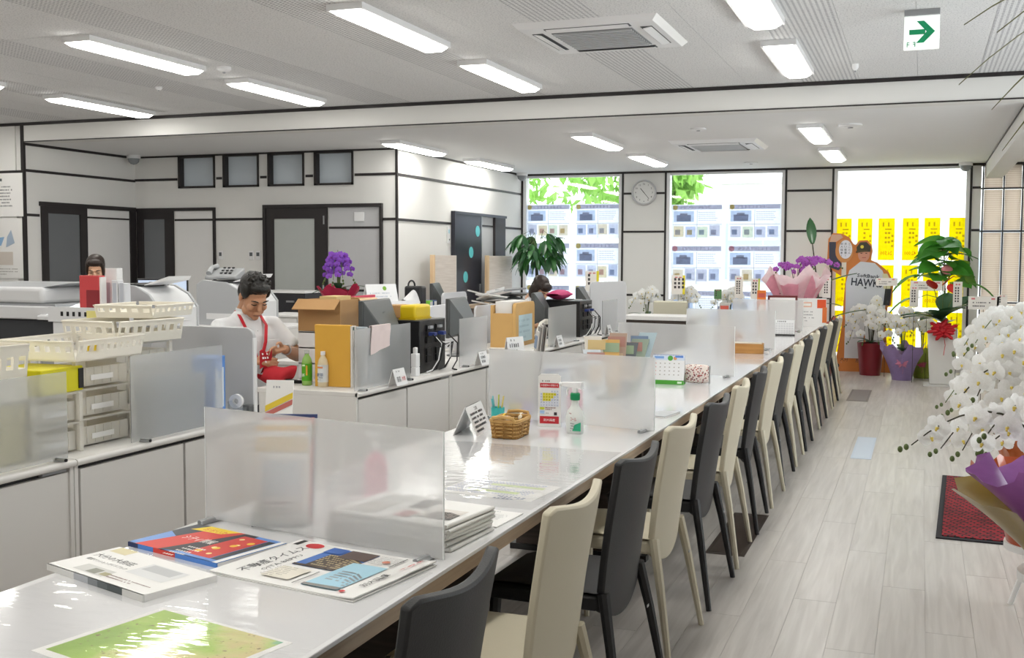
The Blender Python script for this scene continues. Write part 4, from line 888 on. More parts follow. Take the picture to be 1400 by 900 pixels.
# frosted desk-edge panels on clamps
def desk_panel(y0, y1, label, x=-3.06, z1=1.075, mat=None):
    t = thing('desk_divider', label, 'divider', (x, y0, ZT), 0, 'frosted panels on the desk edge')
    MB().boxm(-.002, .002, 0, y1-y0, .006, z1-ZT).obj('pane', mat or FROST2, t)
    for y in (.06, y1-y0-.06):
        f = MB().cyl((-.01, y, .009), (.045, y, .009), .008, n=10).obj('clamp', METAL, t); MB().cyl((.045, y, .009), (.05, y, .009), .0065, n=10).obj('cap', BLACKP, f)
desk_panel(2.2, 3.26, 'frosted panel before the white perforated basket, far left', z1=1.06); desk_panel(3.62, 4.25, 'frosted panel before the blue box file', z1=1.09)
desk_panel(5.52, 6.25, 'frosted panel with a towel hung over it', z1=1.085); desk_panel(7.04, 7.56, 'frosted panel right of the black computer tower', z1=1.07); desk_panel(9.0, 9.82, 'grey frosted panel below the pink bag', z1=1.07); desk_panel(10.72, 11.3, 'frosted panel at the far end of the desks', z1=1.07)
# tall grey board closing the near desk group
GREYB = M('grey_board', 'b9babc', .6, var=.02)
def board(name, label, w_, h, loc, rz, mat, r=.05, th=.025, z0=0):
    t = thing(name, label, 'partition', loc, rz)
    pts = [(0, z0), (w_, z0)]+[(w_-r+r*math.cos(a*math.pi/12), h-r+r*math.sin(a*math.pi/12)) for a in range(7)]+[(r+r*math.cos(math.pi/2+a*math.pi/12), h-r+r*math.sin(math.pi/2+a*math.pi/12)) for a in range(7)]
    MB().prism(pts, th, 1, 0).obj('board', mat, t, .003); MB().boxm(w_-.004, w_+.003, -.001, th+.001, z0, h-r).obj('edge_strip', WHITEP, t)
    return t
board('desk_partition', 'tall grey desk partition with rounded corner before the man', .62, 1.15-ZT, (-3.72, 4.565, ZT), 0, GREYB)
WBOARD = M('white_board', 'd4d5d8', .5, var=.01)
for (x, y, w_, z1, l) in ((-3.85, 8.25, .75, 1.10, 'white desk partition behind second monitor'), (-3.85, 9.25, .75, 1.06, 'white desk partition left of the wooden file holder'), (-4.5, 9.95, .6, 1.15, 'white partition behind far monitor beside dark navy door')):
    b = board('desk_partition', l, w_, z1-.35, (x, y, .35), R_(90), WBOARD)
    MB().boxm(.05, .1, .0, .025, -.35, 0).boxm(w_-.1, w_-.05, .0, .025, -.35, 0).obj('foot', WHITEP, b)

# baskets and trays ---------------------------------------------------------
def basket(name, label, loc, rz, w_, d_, h, mat, slots=8, rows=1, flare=.02, group=None, cat='basket', band=.75):
    """open plastic basket with rows of rectangular holes in its walls"""
    t = thing(name, label, cat, loc, rz, group)
    MB().boxm(-w_/2, w_/2, -d_/2, d_/2, 0, .006).obj('base', mat, t)
    def side(L_, nm, place):
        m = MB(); zb = h*band*.6; zt_ = h*(1-band*.35); dz = (zt_-zb)/rows
        m.boxm(-L_/2, L_/2, -.002, .002, 0, zb).boxm(-L_/2, L_/2, -.002, .002, zt_, h).boxm(-L_/2, L_/2, -.006, .006, h-.006, h)
        for r_ in range(1, rows): m.boxm(-L_/2, L_/2, -.002, .002, zb+dz*r_-.006, zb+dz*r_+.006)
        n = max(2, int(slots*L_/max(w_, d_)))
        for i in range(n+1):
            u = -L_/2+L_*i/n; m.boxm(max(u-.012, -L_/2), min(u+.012, L_/2), -.002, .002, zb, zt_)
        o = m.obj(nm, mat, t); place(o)
    a = math.atan2(flare, h)
    side(w_, 'side_wall', lambda o: (setattr(o, 'location', (0, -d_/2, 0)), setattr(o, 'rotation_euler', (a, 0, 0))))
    side(w_, 'side_wall', lambda o: (setattr(o, 'location', (0, d_/2, 0)), setattr(o, 'rotation_euler', (-a, 0, 0))))
    side(d_, 'side_wall', lambda o: (setattr(o, 'location', (-w_/2, 0, 0)), setattr(o, 'rotation_euler', (a, 0, R_(-90)))))
    side(d_, 'side_wall', lambda o: (setattr(o, 'location', (w_/2, 0, 0)), setattr(o, 'rotation_euler', (a, 0, R_(90)))))
    return t
IVORY = M('ivory_plastic', 'e8e3d6', .45, var=.02); GREYBK = M('grey_basket', 'c3c6ca', .5, var=.02)
def drawer_tray(loc, rz, label, w_=.25, d_=.33, h=.12):
    """translucent stacking drawer with papers"""
    t = thing('stacking_drawer', label, 'drawer', loc, rz, 'translucent stacking drawers')
    f = MB().boxm(-w_/2, w_/2, -d_/2, d_/2, h-.008, h)
    for sx in (-1, 1):
        for sy in (-1, 1): f.boxm(sx*w_/2-.009, sx*w_/2+.009, sy*d_/2-.009, sy*d_/2+.009, 0, h-.004)
    f.obj('frame', TRAYM, t)
    b = MB().boxm(-w_/2+.012, w_/2-.012, -d_/2+.012, d_/2-.012, .008, .012)
    for s in (-1, 1): b.boxm(-w_/2+.012, w_/2-.012, s*(d_/2-.014)-.0015, s*(d_/2-.014)+.0015, .012, h*.7); b.boxm(s*(w_/2-.014)-.0015, s*(w_/2-.014)+.0015, -d_/2+.014, d_/2-.014, .012, h*.7)
    b.obj('drawer', TRAYM, t)
    for k in range(12): MB().boxm(w_/2-.013, w_/2-.010, -d_/2+.02+k*(d_-.04)/12, -d_/2+.024+k*(d_-.04)/12, .014, h*.68).obj('rib', TRAYM, t) if k % 2 == 0 else None
    MB().boxm(w_/2-.011, w_/2-.008, -.07, .06, .03, .052).obj('label_strip', PAPER, t)
    MB().boxm(-w_/2+.03, w_/2-.03, -d_/2+.03, d_/2-.03, .012, .035).obj('papers', C('d8bf4a' if 'yellow' in label else 'd9d4c4', .6), t)
basket('storage_basket', 'white perforated plastic basket at the far left desk edge', (-3.35, 2.92, 1.0), 0, .34, .52, .17, IVORY, 9, 1)
t = thing('document_box', 'cream document box under the white perforated basket', 'box', (-3.35, 2.92, ZT), 0); MB().boxm(-.17, .17, -.26, .26, 0, .27).obj('box', M('cream_box', 'd9cf9e', .6), t, .006); MB().boxm(-.175, .175, -.265, .265, .22, .279).obj('lid', IVORY, t, .004)
zz = ZT
for k, l in enumerate(('translucent drawer at the bottom of the stack beside yellow binder', 'translucent drawer with yellow papers, second up beside binder', 'translucent drawer third up beside yellow binder')): drawer_tray((-3.30, 3.60, ZT+k*.121), 0, l)
for k, l in enumerate(('translucent drawer at the bottom behind the near frosted panel', 'translucent drawer with yellow papers second behind the near frosted panel')): drawer_tray((-3.27, 3.30, ZT+k*.121), 0, l, .25, .24)
t = thing('yellow_binder', 'bright yellow binder lying across the left drawers', 'binder', (-3.28, 3.33, ZT+.2425), R_(4)); MB().boxm(-.13, .13, -.12, .12, 0, .1).obj('cover', C('d9d010', .5), t, .004); MB().boxm(.131, .134, .09, .118, .01, .09).obj('spine_edge', BLACKP, t); MB().boxm(-.12, .125, .118, .124, .01, .09).obj('pages', PAPER, t)
basket('storage_basket', 'wide translucent tray with yellow tag on top of the drawers', (-3.30, 3.57, ZT+.3642), R_(6), .33, .44, .085, TRAYM, 10, 1, .02)
t = tag(MB().boxm(-.001, .001, -.03, .03, -.014, .014).obj('yellow_tag', C('e6c414', .5)), 'small yellow tag on the wide translucent tray', 'tag'); t.location = (-3.118, 3.47, ZT+.41)
basket('storage_basket', 'ivory perforated basket on top of the tray pile', (-3.40, 3.99, ZT+.40), R_(-4), .3, .4, .1, IVORY, 8, 1, .02)
for k in range(3): drawer_tray((-3.42, 3.99, ZT+k*.132), 0, 'pale translucent drawer behind blue box file, %s of three' % ('lowest', 'middle', 'upper')[k], .25, .36, .13)
basket('storage_basket', 'low ivory tray of papers crowning the tray pile', (-3.43, 4.17, ZT+.502), R_(10), .28, .36, .06, IVORY, 7, 1, .015)
basket('storage_basket', 'grey perforated basket blurred behind the frosted panel', (-3.17, 4.0, ZT), 0, .12, .34, .24, GREYBK, 6, 2, .01)
t = thing('box_file', 'blue and white box file beside the grey perforated basket', 'file', (-3.17, 4.31, ZT), 0); MB().boxm(-.07, .05, -.05, .05, 0, .31).obj('box', C('5d8fd6', .4), t, .003); pg = Page(.09, .28); pg.rect(-.035, -.09, .07, .19, 'dfe8f2').disc(0, .06, .014, '6a90c8').rect(-.02, .08, .04, .03, '6f9ade').rect(-.04, -.13, .08, .03, '4f7fd0'); pg.obj(t, (.0505, 0, .155), (R_(90), 0, R_(90)))
t = thing('tape_dispenser', 'clear and white tape dispenser beside grey partition', 'tape dispenser', (-3.13, 4.46, ZT), R_(10)); MB().prism([(-.04, 0), (.05, 0), (.05, .05), (.02, .04), (-.02, .08), (-.04, .075)], .03, 1, -.015).obj('body', CLEARP, t, .003); MB().lathe([(.035, -.01), (.035, .01), (.015, .01), (.015, -.01)], n=18, cap=False).obj('tape_roll', WHITEP, t, loc=(0, 0, .075), rot=rx)
t = thing('black_stapler', 'small dark block at the foot of the grey partition', 'stapler', (-3.11, 4.53, ZT)); MB().boxm(-.02, .02, -.02, .02, 0, .05).obj('body', C('5a5c5e', .5), t, .004); MB().boxm(-.025, .03, -.03, .025, 0, .008).obj('base', BLACKP, t)
t = thing('price_card', 'white card stand with yellow stripe behind the nearest divider', 'card', (-1.93, 2.95, ZT), R_(15)); MB().hexa([(-.045, 0, 0), (.045, 0, 0), (.045, .006, 0), (-.045, .006, 0)], [(-.045, .07, .38), (.045, .07, .38), (.045, .076, .38), (-.045, .076, .38)]).obj('card', PAPER, t); MB().boxm(-.035, .035, .0, .08, 0, .004).obj('foot', CLEARP, t)
pg = Page(.09, .38); pg.poly([(-.045, .09), (.045, .135), (.045, .155), (-.045, .11)], 'e0c43a').poly([(-.045, .07), (.045, .115), (.045, .132), (-.045, .087)], 'c06a62').lines(-.03, .168, .05, 1, .016, .007, 'a8a8b0', 2); pg.obj(t, (0, .0345, .19), (R_(90-10.4), 0, 0))

# man's desk ---------------------------------------------------------------
def bottle(x, y, label, body, cap, band, z=ZT, h=.215):
    t = thing('drink_bottle', label, 'bottle', (x, y, z), 0, 'drink bottles on the desk')
    k = h/.215
    MB().lathe([(.028, 0), (.032, .006), (.032, .05), (.0305, .06), (.032, .07), (.032, .14*k), (.026, .165*k), (.014, .185*k), (.0125, .195*k)], n=20).obj('body', body, t)
    MB().lathe([(.0325, .03), (.0325, .135*k)], n=20, cap=False).obj('wrapper', band, t)
    MB().lathe([(.0145, .193*k), (.0145, .214*k), (.012, h)], n=14).obj('cap', cap, t); return t
b1 = bottle(-3.50, 5.72, 'green tea bottle with green wrapper beside the man', C('8fb860', .15), CLEARP, C('55a81e', .35))
pg = Page(.05, .1); pg.rect(.012, -.02, .012, .06, 'd9a03a').text('茶', -.005, -.02, .02, 'e8f2d8').rect(-.012, .035, .018, .01, 'd9eec0'); pg.obj(b1, (0, -.0335, .085), rx)
b2 = bottle(-3.37, 5.69, 'white labelled drink bottle before the manila folder', C('d9c9a8', .2), WHITEP, C('d9dcdc', .4))
pg = Page(.05, .1); pg.text('麦茶', -.002, -.01, .022, '4a5a7a').rect(-.018, .03, .036, .01, 'd98a5a').lines(-.018, -.03, .036, 2, .012, .006, '6a707a', 2); pg.obj(b2, (0, -.0335, .085), rx)
t = thing('manila_folder', 'upright yellow-orange manila folder file beside the bottles', 'folder', (-3.20, 5.735, ZT), R_(4))
MB().boxm(-.235, .0, -.018, .018, 0, .375).obj('cover', C('d9a53e', .6), t, .003); MB().boxm(-.23, -.002, .018, .03, .004, .372).obj('sheets', PAPER, t); MB().boxm(.0, .014, -.016, .04, 0, .37).obj('side_sheets', C('d8d3cc', .5), t, .002); MB().box((.008, 0, .355), (.016, .02, .02)).obj('clip', C('1f4f48', .4), t)
for i, (h_, c_) in enumerate(((.36, 'a9b3ba'), (.34, '5f86b0'), (.30, 'c9cdd0'), (.33, '7d868c'))):
    t = thing('upright_file', ('grey', 'blue', 'pale', 'slate')[i]+' file standing behind the towel panel', 'file', (-3.15, 5.83+i*.055, ZT)); MB().boxm(-.22, .0, -.02, .02, 0, h_).obj('cover', C(c_, .5), t, .004); MB().boxm(-.215, .003, -.014, .014, .006, h_-.01).obj('pages', PAPER, t)
t = thing('hand_towel', 'small pale pink towel hung over the frosted desk panel', 'towel', (-3.06, 5.83, 1.085)); MB().grid(lambda u, v: (.008*math.copysign(1, v-.42)*(1 if abs(v-.42) > .04 else (v-.42)/.04)+.004*math.sin(u*9)*(v > .5), (u-.5)*.24+.01*math.sin(v*5), (.01 if abs(v-.42) < .05 else .0)-(max(0, v-.46)*.3*(1-.25*u) if v > .42 else max(0, .38-v)*.22)), 14, 24, .003).obj('cloth', M('pink_towel', 'e6d5d3', .9, bump=.4, bscale=300), t)
def name_plate(x, y, label, rows, z=ZT, rz=90, w_=.15, h=.1):
    def d(pg, w, hh):
        pg.lines(-w*.3, hh*.3, w*.55, 1, .01, hh*.1, '8a8a8c', 3)
        if rows: pg.text(rows[0], -w*.2, -hh*.12, hh*.34, '4a4a4e', width=w*.34).text(rows[1], w*.22, -hh*.12, hh*.3, 'c23a44', width=w*.32)
        else: pg.lines(-w*.38, hh*.0, w*.75, 2, hh*.3, hh*.2, '77797c', 4, cell=w*.12)
    return tent('name_plate', label, 'name plate', x, y, R_(rz), w_, h, .03, d, z0=z, group='white name plates')
name_plate(-3.0, 5.90+.06, 'white name plate with red letters below the towel', ('高橋', '大地')); name_plate(-3.0, 7.32, 'white name plate right of the black computer tower', None); name_plate(-3.0, 9.12, 'white name plate before the grey panel under the pink bag', None, w_=.14); name_plate(-3.0, 10.75, 'white name plate at the far end of the desks', None, w_=.12)
name_plate(-3.0, 8.0, 'large folded grey card at the end of the second desk', None, rz=70, w_=.2, h=.16)
# organiser with cardboard box
t = thing('desk_organiser', 'white tray organiser with paper trays behind the manila folder', 'organiser', (-3.715, 5.97, ZT))
for z in (0, .1, .2, .3): MB().boxm(0, .32, 0, .5, z, z+.012).obj('tray', WHITEP, t, .002)
for y in (.0, .49): MB().boxm(0, .32, y, y+.01, 0, .312).obj('side', WHITEP, t)
for z in (.012, .112, .212): MB().boxm(.02, .31, .03, .46, z, z+.04).obj('papers', C('e6d9b0' if z > .2 else 'e6e4e0', .6), t)
t = thing('cardboard_box', 'open brown cardboard box on top of the white organiser', 'box', (-3.715, 5.97, ZT+.3125), R_(2))
for a_ in ((0, .3, 0, .006, 0, .2), (0, .3, .494, .5, 0, .2), (0, .006, .006, .494, 0, .2), (.294, .3, .006, .494, 0, .2)): MB().boxm(*a_).obj('side', CARD, t)
MB().boxm(0, .3, 0, .5, 0, .006).obj('bottom', CARD, t)
MB().grid(lambda u, v: (.3+.05*v-.03*v*v, .25+.25*u, .2-.12*v*v), 6, 6, .004).obj('flap', M('cardboard_pale', 'd9b894', .75), t); MB().grid(lambda u, v: (.3*u, .5+.1*v, .2+.02*v-.1*v*v), 4, 5, .004).obj('flap', M('cardboard_pale', 'd9b894'), t); MB().hexa([(0, -.08, .14), (.3, -.08, .14), (.3, 0, .2), (0, 0, .2)], [(0, -.08, .145), (.3, -.08, .145), (.3, 0, .205), (0, 0, .205)]).obj('flap', CARD, t)
MB().boxm(.1, .22, .1, .3, .05, .22).obj('packing', C('d9c08a', .7), t)
# monitors seen from behind
def monitor(x, y, rz, label, w_=.5, h=.31, z=ZT, zc=.30, mat=None):
    """screen towards local -y, back towards +y"""
    m_ = mat or BLACKP
    t = thing('monitor', label, 'monitor', (x, y, z), rz, 'black monitors on the desks')
    MB().boxm(-w_/2, w_/2, -.03, .0, zc-h/2, zc+h/2).obj('bezel', m_, t, .006)
    MB().hexa([(-w_/2, 0, zc-h/2), (w_/2, 0, zc-h/2), (w_*.34, .09, zc-h*.34), (-w_*.34, .09, zc-h*.34)], [(-w_/2, 0, zc+h/2), (w_/2, 0, zc+h/2), (w_*.34, .09, zc+h*.02), (-w_*.34, .09, zc+h*.02)]).obj('back_shell', m_, t, .008)
    MB().boxm(-w_/2+.015, w_/2-.015, -.0315, -.03, zc-h/2+.02, zc+h/2-.015).obj('screen', M('screen_glow', 'b9c6dc', .3, emit=.5), t)
    MB().boxm(-.04, .04, .01, .06, .01, zc-h*.2).obj('neck', m_, t, .006); MB().lathe([(.12, 0), (.12, .008), (.08, .016)], n=28, sy=.8).obj('foot', m_, t, loc=(0, .01, 0))
    pg = Page(.1, .03, .0008); pg.lines(-.03, -.006, .07, 1, .02, .014, '9a9c9e', 4, cell=.014); pg.obj(t, (0, .048, zc+h*.26), (R_(-90-28), 0, 0) if False else (R_(90+62), 0, R_(180)))
    return t
MONG = M('dark_grey_plastic', '4a4c4c', .35, var=.04)
monitor(-3.31, 6.27, R_(-82), 'black monitor seen from behind above the towel panel', .52, .34, zc=.34, mat=MONG); monitor(-3.47, 7.95, R_(-82), 'black monitor seen from behind, right of the yellow box', .5, .31, zc=.31, mat=MONG); monitor(-3.5, 9.98, R_(-80), 'black monitor before the dark-haired woman near the window', .46, .3, zc=.3, mat=MONG)
# computer tower with cables
def tower(x, y, label, h=.36):
    t = thing('computer_tower', label, 'computer', (x, y, ZT), 0, 'black computer towers')
    MB().boxm(-.42, 0, 0, .42, 0, h).obj('case', BLACKP, t, .006)
    for y_ in (.13, .28):
        for zq in (.28, .2, .12, .07): MB().boxm(.0, .012, y_-.035, y_+.035, zq, zq+.045).obj('port_block', M('port_dark', '111114', .5), t)
        MB().boxm(.0, .03, y_-.025, y_+.025, .3, .318).obj('port_block', GREYP, t)
        MB().boxm(.012, .06, y_-.022, y_+.022, .25, .275).obj('plug', C('2a3a7a', .4), t, .004)
    for i in range(6):
        y_ = .1+.05*i; s = rnd.uniform(-.06, .06)
        MB().tube([(.05, y_, .26-.02*i), (.1, y_+s*.5, .2), (.09, y_+s, .09), (.05, y_+s*1.4, .02), (-.0+.03, y_+s*1.6-.04, .008)], .0045, 6).obj('cable', C('e6e6e6' if i in (1, 3) else '17171a', .5), t)
    MB().tube([(.04, .38, .25), (.08, .45, .18), (.09, .42, .06), (.08, .36, -.0+.006), (.14, .3, .006)], .005, 6).obj('cable', C('17171a', .5), t)
    return t
tower(-3.15, 6.58, 'black computer tower with blue plugs and loose cables'); tower(-3.17, 10.3, 'black computer tower beside the pink bag near the window')
t = thing('tissue_box', 'bright yellow rounded box on the black computer tower', 'box', (-3.27, 6.76, ZT+.36), R_(3)); MB().boxm(-.06, .06, -.14, .14, 0, .1).obj('box', C('d9bb10', .4), t, .02, seg=4) if False else mk('box', MB().boxm(-.06, .06, -.14, .14, 0, .1).mesh('box', C('d9bb10', .4)), t, .02, 4); MB().boxm(-.062, .062, -.142, .142, 0, .012).obj('rim', C('c7a90c', .4), t)
t = thing('brown_paper_box', 'small brown box beside the yellow box on tower', 'box', (-3.45, 6.88, ZT+.36)); MB().boxm(-.08, .05, -.08, .1, 0, .09).obj('box', CARD, t, .004); MB().boxm(-.03, .0, -.081, .101, .085, .0915).obj('tape', C('d9b98a', .3), t)
t = thing('white_adapter', 'white power adapter hanging beside the black tower', 'adapter', (-3.12, 6.45, ZT)); MB().boxm(-.02, .02, -.03, .03, .06, .15).boxm(-.012, .012, -.015, .015, .15, .19).boxm(-.02, .02, -.03, .03, 0, .06).obj('body', WHITEP, t, .005); MB().tube([(0, 0, .0+.006), (.03, .06, .006), (.05, .02, .006), (.06, .1, .006)], .003, 6).obj('cord', WHITEP, t)
# things on the second desk and behind
t = thing('teal_folder', 'teal folder standing behind the black monitor', 'folder', (-3.80, 6.72, .94), R_(6)); MB().boxm(-.02, .02, 0, .42, -.22, .26).obj('cover', C('1f9c80', .5), t, .003); MB().boxm(-.03, -.02, .02, .44, -.22, .255).obj('pages', PAPER, t)
t = thing('red_folder', 'red folder peeking out behind the teal folder', 'folder', (-3.88, 6.98, ZT), R_(6)); MB().boxm(-.015, .015, 0, .4, 0, .5).obj('cover', C('c93a55', .5), t, .003); MB().boxm(-.022, -.015, .02, .38, 0, .49).obj('pages', PAPER, t)
def d_plan(pg, w, h):
    pg.lines(-w*.44, h*.36, w*.5, 1, .02, h*.06, 'd98a92', 2); [pg.rect(-w*.45+c*w*.13, h*.2-r_*h*.16, w*.11, h*.12, 'e2dbe0' if (c+r_) % 3 else 'e9b9bd') for r_ in range(4) for c in range(7)]
tent('planner_board', 'large white planner with pink dates behind the black monitor', 'calendar', -3.98, 7.95, R_(84), .5, .43, .06, d_plan); tent('green_leaf_calendar', 'white desk calendar with green picture near office corner', 'calendar', -4.25, 8.12, R_(60), .3, .2, .06, lambda pg, w, h: (pg.disc(w*.1, h*.32, h*.09, '7aa83a'), pg.lines(-w*.4, h*.1, w*.8, 4, h*.14, h*.05, 'b9c0cc', 3)), z0=1.08)
t = thing('inner_desk', 'white inner desk behind the front desk row', 'desk', (-4.6, 7.0, 0)); MB().boxm(0, .84, 0, 1.55, ZT-.03, ZT).obj('top', DESKW, t, .003); [MB().boxm(.03, .8, y, y+.02, 0, ZT-.03).obj('end_panel', DESKW, t) for y in (.02, 1.5)]; MB().boxm(.3, .7, .9, 1.3, ZT, 1.08).obj('document_stand', M('pale_stand', 'c9c9cb', .5), t, .004)
t = thing('office_device', 'white and black office device on a pedestal behind the planner', 'office gadget', (-4.42, 9.02, .0)); MB().boxm(-.1, .1, -.14, .16, 0, .95).obj('pedestal', DESKW, t, .004); MB().grid(lambda u, v: (.14*(u-.5), .3*(v-.45), 1.12+.12*v-.5*(u-.5)**2), 8, 8, .1).obj('white_cover', WHITEP, t, .02); MB().boxm(-.1, .08, .08, .2, .95, 1.24).obj('black_body', BLACKP, t, .02); MB().tube([(-.03, .1+.07*math.cos(a/8*math.pi), 1.24+.05*math.sin(a/8*math.pi)) for a in range(9)], .008, 6).obj('handle', BLACKP, t)
for c_, dy, l in (('7cc23a', 0, 'bright green file beside the far monitor'), ('3a5a9a', .1, 'blue file beside the far monitor')):
    t = thing('upright_file', l, 'file', (-4.75, 10.2+dy, ZT)); MB().boxm(-.2, 0, -.035, .035, 0, .34).obj('cover', C(c_, .5), t, .003); MB().boxm(-.19, .002, -.03, .03, .01, .33).obj('pages', PAPER, t)
t = thing('inner_desk', 'white inner desk below the far monitor by the office wall', 'desk', (-5.3, 9.9, 0)); MB().boxm(0, .75, 0, 1.6, ZT-.03, ZT).obj('top', DESKW, t, .003); [MB().boxm(.03, .72, y, y+.02, 0, ZT-.03).obj('end_panel', DESKW, t) for y in (.02, 1.55)]
monitor(-4.95, 10.75, R_(-75), 'black monitor before the office wall with navy door', .46, .34, zc=.34, mat=MONG)
# third desk group
t = thing('file_holder', 'wooden file holder with blue sheet on the far desk', 'file holder', (-3.33, 8.82, ZT), R_(4)); OW = M('oak_board', 'cfa566', .5, var=.06, vscale=12)
pts = [(0, 0), (.62, 0), (.62, .34)]+[(.62-.05+.05*math.cos(a*math.pi/10), .34+.05*math.sin(a*math.pi/10)) for a in range(1, 6)]+[(.05+.05*math.cos(math.pi/2+a*math.pi/10), .34+.05*math.sin(math.pi/2+a*math.pi/10)) for a in range(6)]
MB().prism(pts, .03, 0, 0).obj('front_board', OW, t, .003); MB().boxm(-.2, -.18, 0, .62, 0, .37).obj('back_board', OW, t); [MB().boxm(-.18, 0, y, y+.02, 0, .3).obj('end_board', OW, t) for y in (0, .6)]; MB().boxm(-.17, -.02, .05, .57, .01, .4).obj('papers', PAPER, t)
pg = Page(.45, .24); pg.rect(-.22, -.12, .44, .24, 'bcd3dc').lines(-.2, .06, .4, 4, .05, .02, '9db8c4', 3); pg.obj(t, (.031, .31, .16), (R_(90), 0, R_(90)))
t = thing('paper_stand', 'white curved plastic paper stand before the wooden file holder', 'stand', (-3.12, 8.85, ZT)); MB().tube([(0, 0, 0), (0, .03, .14), (0, .1, .2), (0, .22, .22), (0, .4, .215)], [.025]*5, 8, flat=.4).tube([(0, .4, .215), (0, .4, .0)], .012, 8).obj('frame', IVORY, t); MB().boxm(-.03, .03, -.03, .45, 0, .008).obj('foot', IVORY, t)
t = thing('pink_bag', 'magenta soft bag on the far computer tower', 'bag', (-3.45, 10.5, ZT+.36)); MB().grid(lambda u, v: (.08*math.cos(2*math.pi*v), (u-.5)*.42, .055+.05*math.sin(2*math.pi*v)*(1-abs(2*u-1)**3*.75)), 14, 14).obj('body', C('c23a72', .7), t); MB().boxm(-.09, .09, -.22, .22, 0, .008).obj('base', BLACKP, t)
for k, (y, x, c_) in enumerate(((10.78, -3.3, 'd9d4cc'), (10.86, -3.33, 'c9b9a8'))):
    t = thing('upright_file', ('cream file between the far tower and panel', 'tan file behind the far frosted panel')[k], 'file', (x, y, ZT)); MB().boxm(-.2, 0, -.03, .03, 0, .36-.05*k).obj('cover', C(c_, .5), t, .003); MB().boxm(-.19, .004, -.02, .02, .01, .34-.05*k).obj('pages', PAPER, t)
monitor(-3.42, 11.14, R_(-80), 'grey monitor at the window end of the desks', .45, .3, zc=.33, mat=MONG)
board('desk_partition', 'tall white partition at the end of the desk row by the window', .55, 1.25-.3, (-3.4, 11.45, .3), R_(60), WBOARD)
# telephones / papers behind white partition
t = thing('paper_pile', 'cluttered pile of grey papers before the pale wooden screen', 'papers', (-4.75, 11.95, 0)); MB().boxm(-.3, .3, -.35, .35, 0, .92).obj('shelf', MATS['dark_brown_board'], t); MB().boxm(-.32, .32, -.37, .37, .92, .95).obj('shelf_top', MATS['edge_wood'], t)
for i in range(9): MB().box((rnd.uniform(-.2, .2), rnd.uniform(-.25, .25), .97+.02*i), (.22, .3, .018), (rnd.uniform(-.15, .15), rnd.uniform(-.3, .3), rnd.uniform(-1, 1))).obj('sheet_pile', C(('dcdcda', 'b9b9ba', '8d8f92')[i % 3], .6), t)
for (y0, y1, l) in ((11.97, 12.68, 'pale wooden screen left of the navy door'), (13.73, 14.68, 'pale wooden screen right of the navy door')):
    t = thing('wooden_screen', l, 'screen', (-5.55, y0, 0), 0, 'pale wooden screens'); MB().boxm(-.03, 0, .0, y1-y0, .02, 1.535).obj('board', MATS['pale_board'], t, .003); MB().boxm(-.03, .03, -.03, .0, 0, 1.54).obj('post', MATS['pale_wood_edge'], t, .003); MB().boxm(-.14, .14, .05, .11, 0, .02).boxm(-.14, .14, y1-y0-.11, y1-y0-.05, 0, .02).obj('foot', MATS['pale_wood_edge'], t)
# far low desk with brown front
t = thing('low_cabinet', 'low dark brown cabinet with white top before the window', 'cabinet', (-3.3, 12.5, 0)); MB().boxm(0, .74, 0, .5, .0, .78).obj('body', MATS['dark_brown_board'], t); MB().boxm(-.02, .76, -.02, .52, .78, .83).obj('top', WHITE, t, .004); [MB().boxm(.02+k*.36, .36+k*.36, -.012, 0, .05, .75).obj('door', MATS['dark_brown_board'], t) for k in range(2)]
t = thing('beige_chair', 'beige chair back behind the low brown cabinet', 'chair', (-2.97, 13.55, 0), R_(180)); BG = M('beige_fabric', 'd0ccb8', .7)
MB().boxm(-.22, .22, -.03, .03, .55, .97).obj('backrest', BG, t, .02, seg=3); MB().boxm(-.23, .23, -.48, -.02, .42, .49).obj('seat', BG, t, .02, seg=3); [MB().cyl((sx*.2, sy, 0), (sx*.19, sy, .43), .014).obj('leg', METAL, t) for sx in (-1, 1) for sy in (-.05, -.44)]
t = thing('wicker_tray', 'round orange wicker tray between far dividers', 'basket', (-1.8, 10.9, ZT)); 
for k in range(5): MB().tube([((.16-.025*k)*math.cos(a*math.pi/12), (.1-.015*k)*math.sin(a*math.pi/12), .012+.018*k) for a in range(26)], .008, 6, cap=False).obj('coil', WICK if k % 2 else C('c97a3a', .6), t)
MB().lathe([(.15, 0), (.15, .01)], n=24, sy=.65).obj('base', WICKD, t)
for k, (x, y, h_, c_, l) in enumerate(((-1.86, 11.0, .34, 'b9b3ac', 'grey pamphlet standing among the far dividers'), (-1.9, 11.15, .3, '8d90b0', 'lilac pamphlet standing among the far dividers'), (-1.75, 12.9, .42, 'e07a2e', 'bright orange box standing past the farthest divider'))):
    t = thing('upright_pamphlet', l, 'pamphlet', (x, y, ZT), R_(12)); MB().boxm(-.05, .05, -.02, .02, 0, h_).obj('cover', C(c_, .5), t, .002); pg = Page(.1, h_); pg.rect(-.03, -h_*.3, .06, h_*.4, 'efe6da').rect(-.04, h_*.3, .08, h_*.12, 'c8584a'); pg.obj(t, (0, -.0206, h_/2), rx)
t = thing('picture_frame', 'dark red framed certificate past the farthest divider', 'frame', (-1.52, 13.0, ZT), R_(4)); MB().boxm(-.17, .17, -.012, .012, 0, .36).obj('frame', C('6a2a2a', .4), t, .004); MB().boxm(-.145, .145, -.015, -.012, .025, .335).obj('mount', PAPER, t); pg = Page(.26, .28); pg.lines(-.11, .08, .22, 5, .035, .014, '77777a', 3); pg.obj(t, (0, -.0155, .18), rx)
